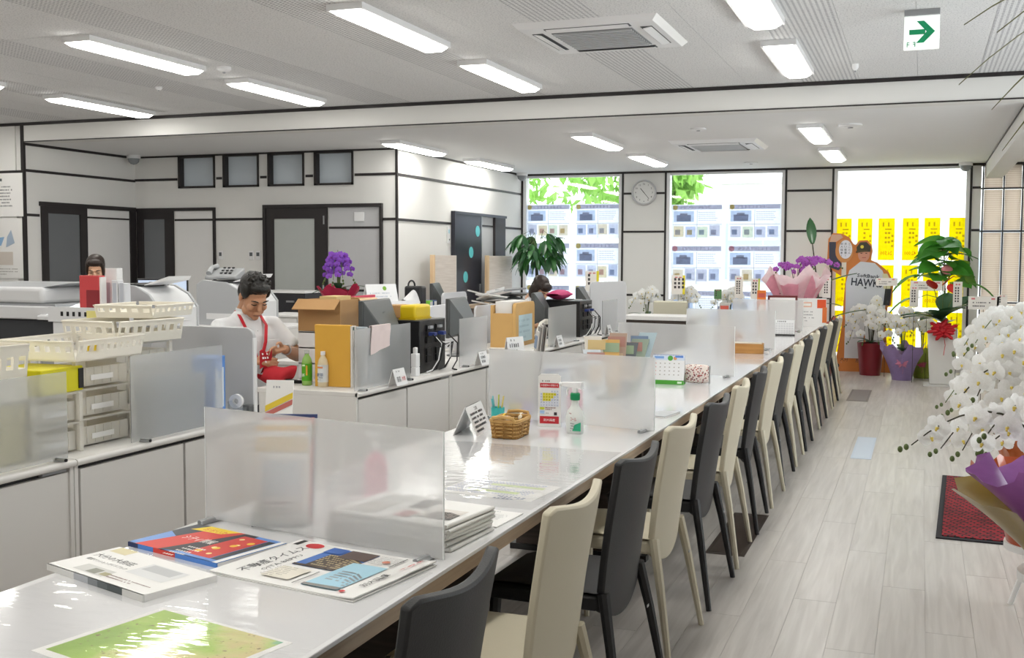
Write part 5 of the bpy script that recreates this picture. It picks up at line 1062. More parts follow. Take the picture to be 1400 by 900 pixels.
t = thing('orange_notice', 'white notice board with orange edge below the pink orchid', 'notice', (-1.16, 13.1, ZT), R_(4)); MB().boxm(-.2, .13, -.008, .008, 0, .33).obj('board', PAPER, t); pg = Page(.3, .3); pg.rect(.06, .05, .1, .1, 'e0562a').rect(.12, -.12, .05, .18, 'e0763a').rect(-.15, .06, .15, .06, 'e9b9a0').rect(-.14, .075, .13, .03, 'f0ece6').lines(-.15, .0, .2, 4, .035, .012, '9a9a9c', 3); pg.obj(t, (-.035, -.0085, .165), rx)
# ------------------------------------------------------------------ left side: copier, printers, cabinets
CPW = M('copier_white', 'd6d7d9', .45, var=.01)
t = thing('copier', 'large white office copier at far left with grey lid', 'copier', (-6.78, 6.3, 0))
MB().boxm(0, .62, 0, .62, .03, .82).obj('paper_cabinet', CPW, t, .01); [MB().boxm(.02, .6, -.012, 0, .06+.19*k, .235+.19*k).obj('paper_drawer', CPW, t, .006) for k in range(4)]; [MB().boxm(.2, .42, -.018, -.012, .19+.19*k, .215+.19*k).obj('drawer_grip', GREYP, t) for k in range(4)]
MB().boxm(0, .62, 0, .62, .82, .845).obj('dark_band', BLACKP, t); MB().boxm(.02, .95, .03, .6, .845, 1.02).obj('output_bay', M('bay_dark', '3a3c40', .5), t); MB().boxm(.9, 1.0, .0, .62, .03, .98).obj('right_body', CPW, t, .01); MB().hexa([(.64, .02, .62), (.9, .02, .62), (.9, .6, .62), (.64, .6, .62)], [(.62, .02, .84), (.9, .02, .76), (.9, .6, .76), (.62, .6, .84)]).obj('side_tray', GREYP, t)
MB().boxm(-.1, .78, -.02, .62, 1.03, 1.13).obj('scanner_base', CPW, t, .012); MB().boxm(-.1, .66, .0, .62, 1.145, 1.27).obj('document_feeder', CPW, t, .03, seg=3); MB().boxm(-.1, .78, .0, .62, 1.128, 1.146).obj('dark_seam', GREYP, t); MB().hexa([(-.1, .02, 1.265), (.62, .02, 1.265), (.62, .6, 1.265), (-.1, .6, 1.265)], [(-.1, .1, 1.30), (.8, .12, 1.30), (.8, .56, 1.30), (-.1, .56, 1.30)]).obj('feeder_tray', GREYP, t, .005)
MB().hexa([(.66, -.06, 1.03), (1.05, -.06, 1.03), (1.05, .26, 1.06), (.66, .26, 1.06)], [(.66, -.06, 1.06), (1.05, -.06, 1.06), (1.05, .26, 1.15), (.66, .26, 1.15)]).obj('control_panel', CPW, t, .006); MB().hexa([(.72, -.03, 1.068), (1.0, -.03, 1.068), (1.0, .22, 1.138), (.72, .22, 1.138)], [(.72, -.03, 1.071), (1.0, -.03, 1.071), (1.0, .22, 1.141), (.72, .22, 1.141)]).obj('touch_screen', M('lit_screen', 'eef2f4', .2, emit=.5), t)
def printer(x, y, z0, label, rz=0, s=1.0):
    t = thing('laser_printer', label, 'printer', (x, y, z0), rz, 'white laser printers')
    pts = [(0, 0), (.5, 0), (.5, .2), (.42, .3), (.3, .36), (.06, .38), (0, .34)]
    MB().prism([(p[0]*s, p[1]*s) for p in pts], .025, 1, 0).obj('side_panel', M('printer_grey', 'b4b6b9', .45), t, .004)
    MB().prism([(p[0]*s, p[1]*s*.97) for p in pts], .42*s, 1, .027).obj('body', CPW, t, .008); MB().prism([(p[0]*s, p[1]*s) for p in pts], .025, 1, .45*s).obj('side_panel', M('printer_grey', 'b4b6b9'), t, .004)
    MB().hexa([(.1*s, .08, .362*s), (.3*s, .08, .355*s), (.3*s, .38*s, .355*s), (.1*s, .38*s, .362*s)], [(.1*s, .08, .375*s), (.3*s, .08, .365*s), (.3*s, .38*s, .365*s), (.1*s, .38*s, .375*s)]).obj('paper_slot', BLACKP, t)
    MB().hexa([(.3*s, .1, .36*s), (.5*s, .1, .4*s), (.5*s, .36*s, .4*s), (.3*s, .36*s, .36*s)], [(.3*s, .1, .365*s), (.52*s, .1, .43*s), (.52*s, .36*s, .43*s), (.3*s, .36*s, .365*s)]).obj('output_tray', WHITEP, t)
    MB().boxm(.1*s, .4*s, -.002, 0, .05*s, .1*s).obj('front_tray', WHITEP, t); return t
def low_cab(x0, x1, y0, y1, h, label, mat=None, name='side_cabinet', doors=2, group=None):
    t = thing(name, label, 'cabinet', (x0, y0, 0), 0, group); m_ = mat or DESKW; w_ = x1-x0
    MB().boxm(0, w_, .012, y1-y0, 0, h-.02).obj('body', m_, t); MB().boxm(-.005, w_+.005, -.002, y1-y0+.002, h-.02, h).obj('top', WHITE, t, .002)
    for k in range(doors):
        d = MB().boxm(k*w_/doors+.004, (k+1)*w_/doors-.004, 0, .012, .04, h-.03).obj('door', m_, t, .002); MB().boxm((k+.5)*w_/doors-.05, (k+.5)*w_/doors+.05, -.014, 0, h-.12, h-.1).obj('handle', METAL, d)
    return t
low_cab(-5.70, -4.75, 6.3, 6.9, .93, 'white cabinet under the first laser printer'); printer(-5.62, 6.36, .93, 'white laser printer with grey side behind the trays', 0, 1.0); low_cab(-5.8, -4.9, 7.55, 8.15, .93, 'white cabinet under the second laser printer'); printer(-5.72, 7.6, .93, 'white laser printer with grey side behind the man', 0, 1.0)
t = thing('perforated_rack', 'white rack with punched holes before the red binder', 'rack', (-5.5, 5.75, 0)); MB().boxm(0, .62, 0, .42, 0, 1.06).obj('body', CPW, t, .006); MB().boxm(-.03, .8, -.01, .0, 1.06, 1.16).boxm(-.03, .8, 0, .42, 1.06, 1.07).obj('top_tray', CPW, t); [MB().boxm(.08+.05*k, .1+.05*k, -.012, -.01, 1.1, 1.13).obj('hole', BLACKP, t) for k in range(5)]; MB().boxm(.3, .5, -.013, -.01, 1.09, 1.14).obj('note', C('e6dc8a', .6), t)
t = thing('red_binder', 'red upright binder beside the seated woman at left', 'binder', (-5.45, 5.98, 1.07), 0); MB().boxm(.0, .17, -.03, .03, 0, .30).obj('cover', C('c9474a', .5), t, .004); MB().boxm(.06, .171, -.031, -.03, .05, .2).obj('dark_label', C('8a2a30', .5), t); MB().boxm(.17, .185, -.025, .025, .01, .29).obj('pages', PAPER, t)
for k, (dx, h_, c_) in enumerate(((.12, .40, 'e6e6e6'), (.26, .32, 'dcdcde'), (.32, .30, 'd0d2d6'))):
    t = thing('white_binder', ('tall', 'middle', 'short')[k]+' white binder beside the red binder', 'binder', (-5.45+dx, 6.0 if k else 6.1, 1.07)); MB().boxm(0, .1 if k == 0 else .05, -.03, .03, 0, h_-.05).obj('cover', C(c_, .5), t, .003); MB().boxm(.01, .04, -.031, -.03, .1, .25).obj('spine_label', C('b9bcc4', .5), t)
monitor(-6.58, 8.25, R_(30), 'black monitor at left beside the binders', .46, .3, z=.72+.05, zc=.38); low_cab(-6.84, -5.98, 7.95, 8.6, .77, 'white desk unit under the left monitor', name='side_desk'); monitor(-9.5, 8.1, R_(10), 'black monitor at the very left edge', .4, .3, z=.9, zc=.32); low_cab(-10.2, -9.0, 7.9, 8.6, .9, 'white cabinet at the far left edge under a monitor')
low_cab(-6.95, -6.27, 10.2, 10.75, 1.13, 'black cabinet with white top before the frosted door', M('black_cabinet', '2a2a2e', .45), 'black_cabinet', 2); low_cab(-6.0, -5.1, 8.9, 9.4, .95, 'white side cabinet behind the man with drawers')
t = thing('desk_phone', 'grey office phone on the printer behind the man', 'phone', (-5.62, 7.85, 1.31), R_(10)); MB().hexa([(-.13, -.1, 0), (.15, -.1, 0), (.15, .1, 0), (-.13, .1, 0)], [(-.13, -.1, .03), (.15, -.1, .03), (.15, .1, .1), (-.13, .1, .1)]).obj('base', M('phone_grey', '9fa1a3', .45), t, .01); MB().tube([(-.1, -.08, .05), (-.11, 0, .1), (-.1, .08, .11)], [.025, .018, .025], 8).obj('handset', M('phone_grey', '9fa1a3'), t); [MB().box((.0+.04*(k % 3), -.05+.035*(k//3), .055+.022*(k//3)), (.02, .018, .008), (R_(18), 0, 0)).obj('key', BLACKP, t) for k in range(9)]
for x, l, w_ in ((-8.2, 'small wall thermostat with dark display left of the frosted door', .06), (-7.75, 'grey square wall switch beside the frosted door, left one', .07), (-7.65, 'grey square wall switch beside the frosted door, right one', .07)):
    t = thing('wall_switch', l, 'switch', (x, YO, 1.525)); MB().boxm(-w_/2, w_/2, -.014, 0, -.055, .055).obj('plate', WHITEP, t, .003); MB().boxm(-w_*.3, w_*.3, -.017, -.014, -.01, .035).obj('display', C('5f6366', .3), t)
t = thing('card_reader', 'small pale control panel left of the navy door', 'switch', (XW, 12.86, 1.8)); MB().boxm(0, .014, -.04, .04, -.11, .11).obj('plate', WHITEP, t, .003); MB().boxm(.014, .016, -.02, .02, .02, .07).obj('display', C('a8d0dc', .3), t); MB().boxm(.014, .016, .0, .02, -.07, -.05).obj('button', BLACKP, t)
# notices on the left wall and hangers
t = thing('wall_notice', 'white paper notice with lines of text on the left wall', 'notice', (-9.84, YB-.011, 2.2)); MB().boxm(-.35, .33, -.003, 0, -.25, .24).obj('sheet', PAPER, t); pg = Page(.6, .5); pg.lines(-.2, .15, .45, 1, .05, .032, '5f6062', 2, cell=.05).lines(-.3, .08, .56, 8, .036, .016, '77787a', 4); pg.obj(t, (0, -.0035, 0), rx)
t = thing('wall_map', 'pale wall map with blue and red areas under the notice', 'map', (-9.8, YB-.005, 1.6)); MB().boxm(-.32, .28, -.003, 0, -.35, .33).obj('sheet', PAPER, t); pg = Page(.6, .6); pg.poly([(-.3, .0), (-.05, .02), (.0, .12), (-.2, .1)], '8fb4d8').poly([(-.3, -.05), (-.1, -.02), (-.15, .02), (-.3, .0)], 'd98a92').poly([(.02, .0), (.15, .05), (.1, .2), (.04, .12)], 'a9b9cc').rect(-.1, -.2, .22, .15, 'd2c9c0').lines(-.25, -.25, .5, 3, .03, .012, 'a8a4a0', 5); pg.obj(t, (0, -.0035, 0), rx)
t = thing('coat_stand', 'dark coat stand with wooden hangers at the left edge', 'coat stand', (-10.02, 9.2, 0)); MB().cyl((0, 0, 0), (0, 0, 1.95), .02).obj('pole', BLACKP, t); MB().lathe([(.2, 0), (.2, .02), (.03, .03)], n=20).obj('base', BLACKP, t)
for k, c_ in enumerate(('b07838', 'c98a4a', '2a2a2c', '33333a')): MB().tube([(0, -.02, 1.72-.09*k), (.12, -.06, 1.76-.09*k-(.08 if k > 1 else 0)), (.3, -.09, 1.86-.1*k-(.16 if k > 1 else 0))], .01, 6).obj('hanger', C(c_, .4), t)
# ================================================================== PEOPLE
def remesh(m, voxel, it=4, name='body', mat=None, fac=.5):
    me = m.mesh(name, mat, smooth=0, fix=True); o = bpy.data.objects.new('tmp', me); COL.objects.link(o)
    r = o.modifiers.new('r', 'REMESH'); r.mode = 'VOXEL'; r.voxel_size = voxel; r.use_smooth_shade = True
    s = o.modifiers.new('s', 'SMOOTH'); s.iterations = it; s.factor = fac
    dg = bpy.context.evaluated_depsgraph_get(); ev = o.evaluated_get(dg); out = bpy.data.meshes.new_from_object(ev, depsgraph=dg); out.name = name
    bpy.data.objects.remove(o); bpy.data.meshes.remove(me)
    out.materials.clear(); out.materials.append(mat); out.shade_smooth(); return out
SKIN = M('skin', 'c08f6f', .5, var=.04, vscale=30, sub=.08); SKINL = M('skin_light', 'd9ad8f', .5, var=.04, vscale=30, sub=.08)
HAIR = M('black_hair', '17140f' if False else '16130f', .45, var=.2, vscale=90, bump=.3, bscale=120); HAIRB = M('brown_hair', '2a1d17', .4, var=.25, vscale=90, bump=.3, bscale=120)
SHIRT = M('white_shirt', 'e4e5e7', .75, var=.02, bump=.15, bscale=30)
def ring_body(m, rings, n=20):
    """stack of ellipses (cx,cy,cz,rx,ry) closed at both ends"""
    vs = []; fs = []
    for cx, cy, cz, rx_, ry_ in rings:
        for k in range(n): a = 2*math.pi*k/n; vs.append((cx+rx_*math.cos(a), cy+ry_*math.sin(a), cz))
    for i in range(len(rings)-1):
        for k in range(n): fs.append((i*n+k, i*n+(k+1) % n, (i+1)*n+(k+1) % n, (i+1)*n+k))
    fs += [tuple(range(n-1, -1, -1)), tuple((len(rings)-1)*n+k for k in range(n))]; m.add(vs, fs)
def head_parts(m, H, male=True):
    m.X = H
    m.ball((0, .012, .045), (.074, .092, .082), 20, 14); m.ball((0, -.03, -.02), (.064, .062, .085), 18, 12); m.ball((0, -.045, -.075), (.046, .045, .042), 14, 10); m.ball((0, -.078, -.098), (.022, .018, .018), 10, 8)
    for s in (-1, 1):
        m.ball((s*.036, -.07, -.028), (.026, .024, .026), 10, 8); m.ball((s*.076, .008, -.008), (.009, .02, .032), 10, 8); m.ball((s*.045, -.03, -.075), (.022, .035, .026), 10, 8)
    m.ball((0, -.088, .022), (.05, .014, .012), 12, 8)
    m.tube([(0, -.088, .015), (0, -.104, -.012), (0, -.114, -.032)], [.009, .012, .016], 8); m.ball((0, -.093, -.068), (.026, .012, .011), 10, 8)
    m.tube([(0, .025, -.03), (0, .045, -.11), (0, .06, -.19)], [.056, .053, .06], 14); m.X = None
def hand_parts(m, wrist, axis, side, palm_n, curl=.8, sc=1.0):
    """palm plus five bent fingers; axis = direction of the fingers, side = towards the thumb, palm_n = palm normal"""
    wrist, axis, side, palm_n = [Vector(v) for v in (wrist, axis, side, palm_n)]; axis.normalize(); side = (side-axis*side.dot(axis)).normalized(); n = palm_n-axis*palm_n.dot(axis)-side*palm_n.dot(side); n = n.normalized() if n.length > 1e-4 else axis.cross(side)
    m.tube([wrist, wrist+axis*.03*sc, wrist+axis*.06*sc, wrist+axis*.088*sc], [.026*sc, .034*sc, .038*sc, .036*sc], 12, flat=.5)
    for k, (o_, l) in enumerate(((.03, .068), (.0105, .078), (-.0095, .073), (-.028, .058))):
        b = wrist+axis*.082*sc+side*o_*sc; d = axis; p = b; pts = [b-axis*.02*sc, b]
        for j, f in enumerate((.42, .32, .26)):
            an = curl*(.45, .75, .6)[j]; d = (d*math.cos(an)+n*math.sin(an)).normalized(); p = p+d*l*f*sc; pts.append(p.copy())
        m.tube(pts, [.0095*sc, .0098*sc, .0088*sc, .008*sc, .0068*sc], 8)
    b = wrist+axis*.025*sc+side*.026*sc; d = (axis*.6+side*.8).normalized()
    p1 = b+d*.035*sc; d2 = (axis*.85+side*.35+n*.35).normalized(); p2 = p1+d2*.03*sc; p3 = p2+(axis*.8+n*.6).normalized()*.024*sc
    m.tube([b-d*.01, p1, p2, p3], [.014*sc, .0115*sc, .0095*sc, .0078*sc], 8)
def person(label, loc, rz, zs, headc, pitch, turn, arms, skin, hair, shirt, hairstyle, hs=1.0, tilt=0):
    """seated figure facing local -y. zs = shoulder height, headc = head centre, arms = {side: (elbow, wrist)}"""
    t = thing('person', label, 'person', loc, rz)
    H = Matrix.Translation(headc) @ Euler((R_(pitch), R_(tilt), R_(turn))).to_matrix().to_4x4() @ Matrix.Scale(hs, 4)
    b = MB(); head_parts(b, H)
    nb = H @ Vector((0, .055, -.17)); b.tube([nb, (0, .02, zs-.04)], [.06*hs, .07], 12)
    ring_body(b, [(0, .02, .5, .15, .11), (0, .02, zs-.3, .15, .1), (0, .02, zs-.06, .12, .07)])
    for s, (el, wr, ax, sd, pn, cu) in arms.items():
        sh = Vector((s*.185, .01, zs-.035)); el = Vector(el); wr = Vector(wr)
        b.tube([sh, sh.lerp(el, .5), el], [.05, .048, .043], 12); b.ball(el, .043, 12, 8); b.tube([el, el.lerp(wr, .35), wr], [.042, .043, .027], 12); hand_parts(b, wr, ax, sd, pn, cu)
    for s in (-1, 1):   # thighs and lower legs under the desk
        b.tube([(s*.09, .02, .52), (s*.11, -.42, .5)], [.085, .06], 12); b.tube([(s*.11, -.42, .5), (s*.11, -.36, .08)], [.055, .038], 12); b.tube([(s*.11, -.33, .045), (s*.11, -.5, .03)], [.042, .03], 10)
    mk('body', remesh(b, .0055, 3, 'body', skin, .4), t)
    g = MB(); ring_body(g, [(0, .02, .5, .17, .13), (0, .025, zs-.42, .175, .128), (0, .02, zs-.22, .195, .135), (0, .015, zs-.1, .205, .125), (0, .015, zs-.02, .175, .095), (0, .02, zs+.03, .1, .075), (0, .022, zs+.06, .07, .07)], 28)
    for s, a_ in arms.items():
        sh = Vector((s*.175, .01, zs-.045)); el = Vector(a_[0]); e = sh.lerp(el, .78)
        g.tube([sh+Vector((-s*.06, 0, 0)), sh, sh.lerp(el, .4), e], [.07, .075, .07, .072], 14)
    sm = mk('shirt', remesh(g, .011, 5, 'shirt', shirt, .5), t)
    # trousers
    p = MB(); ring_body(p, [(0, .03, .44, .17, .16), (0, .02, .56, .178, .14)], 24)
    for s in (-1, 1): p.tube([(s*.09, .04, .52), (s*.11, -.43, .5)], [.1, .078], 14); p.ball((s*.11, -.42, .5), .077, 12, 8); p.tube([(s*.11, -.42, .5), (s*.11, -.37, .1)], [.074, .055], 14)
    mk('trousers', remesh(p, .015, 4, 'trousers', M('dark_trousers', '2a2c33', .8), .5), t)
    for s in (-1, 1): MB().hexa([(s*.11-.045, -.55, 0), (s*.11+.045, -.55, 0), (s*.11+.04, -.29, 0), (s*.11-.04, -.29, 0)], [(s*.11-.035, -.52, .05), (s*.11+.035, -.52, .05), (s*.11+.035, -.3, .09), (s*.11-.035, -.3, .09)]).obj('shoe', BLACKP, t, .015)
    h = MB(); h.X = H
    h.ball((0, .022, .062), (.083, .1, .078), 20, 12); h.ball((0, .055, .01), (.078, .06, .09), 18, 12)
    for s in (-1, 1): h.ball((s*.066, .0, .045), (.02, .055, .05), 12, 8)
    if hairstyle == 'short':
        h.ball((0, -.055, .092), (.062, .042, .03), 14, 8)
        g2 = random.Random(3)
        for i in range(70):
            a = g2.uniform(0, 6.28); r_ = g2.uniform(0, .075); x, y = r_*math.cos(a), .015+r_*1.15*math.sin(a); z = .062+.07*math.sqrt(max(.05, 1-(r_/.083)**2))
            h.tube([(x, y, z-.01), (x*1.12+g2.uniform(-.008, .008), y*1.1-.012, z+.016)], [.011, .004], 6)
    elif hairstyle == 'tied':
        h.ball((0, -.05, .085), (.066, .04, .034), 14, 8); h.ball((.0, .115, -.005), (.04, .035, .04), 12, 8); h.tube([(-.02, .12, .0), (-.035, .135, -.06), (-.04, .12, -.13)], [.028, .025, .012], 10)
        for s in (-1, 1): h.ball((s*.07, -.03, .0), (.016, .03, .06), 10, 8)
    else:
        h.ball((0, -.06, .07), (.072, .045, .05), 14, 8)
        for s in (-1, 1): h.ball((s*.07, .01, -.03), (.026, .065, .085), 12, 10)
        h.ball((0, .06, -.05), (.075, .05, .07), 14, 10)
    h.X = None; mk('hair', remesh(h, .005, 2, 'hair', hair, .4), t)
    for s in (-1, 1):
        e = MB(); e.X = H; e.tube([(s*.018, -.0965, .004), (s*.034, -.0945, -.001), (s*.048, -.086, .001)], [.0025, .0035, .002], 6); e.obj('eye', M('eyelash_dark', '1d1511', .4), t)
        e = MB(); e.X = H; e.tube([(s*.014, -.1, .022), (s*.034, -.099, .029), (s*.054, -.086, .024)], [.003, .0042, .002], 6); e.obj('eyebrow', hair, t)
    e = MB(); e.X = H; e.tube([(-.024, -.099, -.068), (0, -.1065, -.066), (.024, -.099, -.068)], [.002, .0042, .002], 6); e.obj('mouth', M('lips', '8f5a4c', .5), t)
    c = MB()
    for s in (-1, 1): c.grid(lambda u, v: (s*(.012+.058*u), -.062+.085*u*u-.014*v*(1-u), zs+.045+.035*u-.045*v*(1-.3*u)), 6, 3, .004)
    c.obj('collar', shirt, t)
    return t, H, zs
# the man at the desk
man, H, zs = person('man in white shirt with red lanyard looking down at a red bag', (-4.02, 5.86, 0), R_(62), 1.1, (0, -.085, 1.255), 32, -4,
    {1: ((.30, -.10, .865), (.085, -.315, .93), (-1, -.12, -.12), (.0, -.5, 1), (0, -.4, -1), .55), -1: ((-.29, -.14, .84), (-.12, -.315, .86), (.9, -.35, -.1), (0, .1, 1), (.2, 1, -.2), .5)}, SKIN, HAIR, SHIRT, 'short', 1.08)
RED = M('red_strap', 'c21f2e', .5)
def strap(pts, w_=.011):
    m = MB(); m.tube(pts, w_, 6, flat=.25); return m
strap([(.055, .05, zs+.06), (.072, -.03, zs+.035), (.075, -.105, zs-.03), (.05, -.142, zs-.13), (.022, -.145, zs-.23)]).obj('lanyard', RED, man)
strap([(-.055, .05, zs+.06), (-.072, -.03, zs+.035), (-.075, -.105, zs-.03), (-.045, -.142, zs-.13), (-.015, -.145, zs-.23)]).obj('lanyard', RED, man)
for k in range(4): MB().ball((0, -.137-.002*k, zs-.06-.07*k), (.005, .003, .005), 8, 6).obj('button', WHITEP, man)
w1 = Vector((.085, -.315, .93)); e1 = Vector((.30, -.10, .865)); d_ = (w1-e1).normalized(); c_ = w1-d_*.03
MB().tube([c_-d_*.012, c_+d_*.012], .034, 16, cap=False).obj('watch', METAL, man); MB().ball(c_+Vector((0, -.01, .033)), (.016, .014, .006), 10, 6).obj('watch_face', C('c9cdd0', .2), man)
MB().boxm(.06, .15, -.138, -.132, zs-.22, zs-.12).obj('breast_pocket', SHIRT, man, .003)
t = thing('red_bag', 'red fabric bag with white lettering in the man\'s hands', 'bag', (-3.70, 5.70, ZT), R_(35))
MB().grid(lambda u, v: (.2*(u-.5)+.02*math.sin(5*v), .085*math.cos(2*math.pi*v)*(1-.5*(2*u-1)**2)+.012*math.sin(9*u), .062+.055*math.sin(2*math.pi*v)*(1-.35*abs(2*u-1)**2)+.012*math.sin(7*u+3*v)), 20, 20).obj('bag_body', M('red_cloth', 'b8202c', .75, bump=.4, bscale=20), t)
MB().grid(lambda u, v: (-.10+.07*u, -.05-.02*v+.05*u, .10+.11*v+.01*math.sin(8*u)), 8, 8, .008).obj('flap', M('red_cloth', 'b8202c'), t)
pg = Page(.1, .1, .001); pg.lines(-.03, .022, .055, 3, .024, .013, 'eadfe0', 3, cell=.017); pg.obj(t, (-.065, -.052, .165), (R_(80), 0, R_(35)))
MB().box((.06, .0, .02), (.2, .06, .02), (0, R_(8), R_(20))).obj('dark_lining', BLACKP, t, .005)
t = thing('loose_papers', 'loose white papers on the desk beside the green bottle', 'papers', (-3.6, 5.95, ZT), R_(20)); MB().boxm(-.1, .12, -.15, .15, 0, .006).obj('sheets', PAPER, t); MB().box((.05, .02, .009), (.2, .28, .004), (0, 0, .3)).obj('top_sheet', C('e9d9da', .6), t)
# office chairs under the three people
def office_chair(x, y, rz, label, hseat=.44):
    t = thing('office_chair', label, 'chair', (x, y, 0), rz); CH = M('chair_cloth', '3a3f48', .8)
    MB().boxm(-.23, .23, -.22, .24, hseat-.07, hseat-.01).obj('seat', CH, t, .025, seg=3); MB().boxm(-.2, .2, .24, .29, hseat+.05, hseat+.42).obj('backrest', CH, t, .02, seg=3); MB().boxm(-.03, .03, .2, .29, hseat-.06, hseat+.1).obj('back_bar', BLACKP, t)
    MB().cyl((0, 0, .1), (0, 0, hseat-.07), .025).obj('column', METAL, t)
    for k in range(5):
        a = k*2*math.pi/5; l = MB().tube([(0, 0, .11), (.27*math.cos(a), .27*math.sin(a), .07)], [.022, .014], 8).obj('leg', BLACKP, t); MB().cyl((.27*math.cos(a), .27*math.sin(a)-.015, .03), (.27*math.cos(a), .27*math.sin(a)+.015, .03), .03, n=12).obj('castor', BLACKP, l)
office_chair(-4.02, 5.86, R_(62), 'dark office chair the man sits on')
ARM0 = {1: ((.27, -.1, .85), (.12, -.3, .84), (-.4, -1, 0), (-1, 0, .3), (0, 0, -1), .4), -1: ((-.27, -.1, .85), (-.12, -.3, .84), (.4, -1, 0), (1, 0, .3), (0, 0, -1), .4)}
def arms_at(dz): return {s: ((a[0][0], a[0][1], a[0][2]+dz), (a[1][0], a[1][1], a[1][2]+dz))+a[2:] for s, a in ARM0.items()}
person('woman with tied dark hair behind the red binder at left', (-7.2, 8.1, .08), R_(25), 1.12, (0, -.06, 1.30), 20, 10, arms_at(.03), SKINL, HAIRB, SHIRT, 'tied'); office_chair(-7.2, 8.1, R_(25), 'dark office chair of the woman at left', .5)
person('woman with dark brown bob bent over the desk by the window', (-3.93, 11.1, 0), R_(60), 1.02, (0, -.09, 1.17), 38, 0, arms_at(-.05), SKINL, HAIRB, M('white_blouse', 'e2e2e4', .8), 'bob', 1.06); office_chair(-3.93, 11.1, R_(60), 'dark office chair of the woman by the window')
# ================================================================== WINDOW POSTERS, BANNERS
POSTER = mat_trans('poster_paper', 'eef1fb', .8)
def tint(col): return mat_trans('tp_'+col, col, .75)
class TPage(Page):
    """print on translucent paper"""
    def rect(s, x, y, w, h, col, rough=.5):
        z = s.z(); s.m.use(tint(col)); s.m.quad((x, y, z), (x+w, y, z), (x+w, y+h, z), (x, y+h, z)); return s
    def disc(s, x, y, r, col, ry=None, n=16):
        z = s.z(); s.m.use(tint(col)); s.m.add([(x+r*math.cos(2*math.pi*i/n), y+(ry or r)*math.sin(2*math.pi*i/n), z) for i in range(n)], (tuple(range(n)),)); return s
    def lines(s, x, y, w, n, pitch, h=None, col='9a9cab', seed=0, fill=.9, cell=None):
        r = random.Random(seed); h = h or pitch*.5; s.m.use(tint(col)); z = s.z(); cell = cell or h*1.4
        for i in range(n):
            xx = x; end = x+w*fill*r.uniform(.8, 1)
            while xx < end:
                s.m.quad((xx, y-i*pitch, z), (xx+cell*.7, y-i*pitch, z), (xx+cell*.7, y-i*pitch+h, z), (xx, y-i*pitch+h, z)); xx += cell
        return s
def listing(x0, x1, z0, z1, label, seed, kind=0):
    w_, h = x1-x0, z1-z0; r = random.Random(seed); t = thing('listing_poster', label, 'poster', ((x0+x1)/2, YF+.045, (z0+z1)/2), 0, 'property posters on the windows')
    MB().boxm(-w_/2, w_/2, -.001, .001, -h/2, h/2).obj('sheet', POSTER, t)
    pg = TPage(w_, h, .0012)
    pg.rect(-w_*.48, h*.36, w_*.96, h*.12, 'b9b8c8').disc(-w_*.43, h*.42, h*.07, 'e6d488' if kind == 0 else 'e0a8ac').lines(-w_*.3, h*.385, w_*.7, 1, .1, h*.07, 'e4e4ee', seed, cell=h*.1)
    pg.rect(-w_*.46, h*.02, w_*.4, h*.3, 'c9d6ea').rect(-w_*.4, h*.03, w_*.28, h*.18, 'a4a6b4').rect(-w_*.34, h*.18, w_*.15, h*.08, 'b4b4c0').lines(.02, h*.27, w_*.42, 5, h*.055, h*.02, 'b6b8c8', seed+1)
    for k in range(4):
        pg.rect(-w_*.46+k*w_*.235, -h*.42+r.uniform(0, .05)*h, w_*.2, h*.3, r.choice(['d8dcec', 'e6dcc8', 'dfe8d4', 'd0d2e0', 'e8ddc0', 'ccd4e8']))
        pg.rect(-w_*.43+k*w_*.235, -h*.34, w_*.1, h*.14, r.choice(['b9bccb', 'd9c8a0', 'a9b4c8', 'd4b8ba']))
    pg.rect(-w_*.002, -h*.46, .006, h*.8, 'a9abba').rect(-w_*.48, -h*.06, w_*.96, .006, 'a9abba'); pg.obj(t, (0, -.0012, 0), rx)
W1 = [(-5.68, -4.98), (-4.90, -4.20)]; W2 = [(-3.43, -2.69), (-2.61, -1.87)]
for i, (a, b) in enumerate(W1):
    for j, (z0, z1, n) in enumerate(((1.80, 2.32, 'top'), (1.17, 1.74, 'middle'), (.55, 1.10, 'bottom'))): listing(a, b, z0, z1, 'property poster in the first window, %s %s' % (n, ('left', 'right')[i]), i*5+j)
for i, (a, b) in enumerate(W2):
    for j, (z0, z1, n) in enumerate(((1.77, 2.29, 'top'), (1.12, 1.70, 'middle'), (.5, 1.05, 'bottom'))): listing(a, b, z0, z1, 'property poster in the second window, %s %s' % (n, ('left', 'right')[i]), 40+i*5+j, 1 if j == 1 else 0)
YEL = mat_trans('yellow_banner_paper', 'f6ea10', .75)
bxs_ = [(-1.12, -.92), (-.84, -.65), (-.57, -.36), (-.26, -.055), (.015, .215), (.325, .53)]
ords = ['leftmost', 'second', 'third', 'fourth', 'fifth', 'rightmost']
prices = ['35,000', '28,000', '26,500', '42,000', '29,800', '31,000']
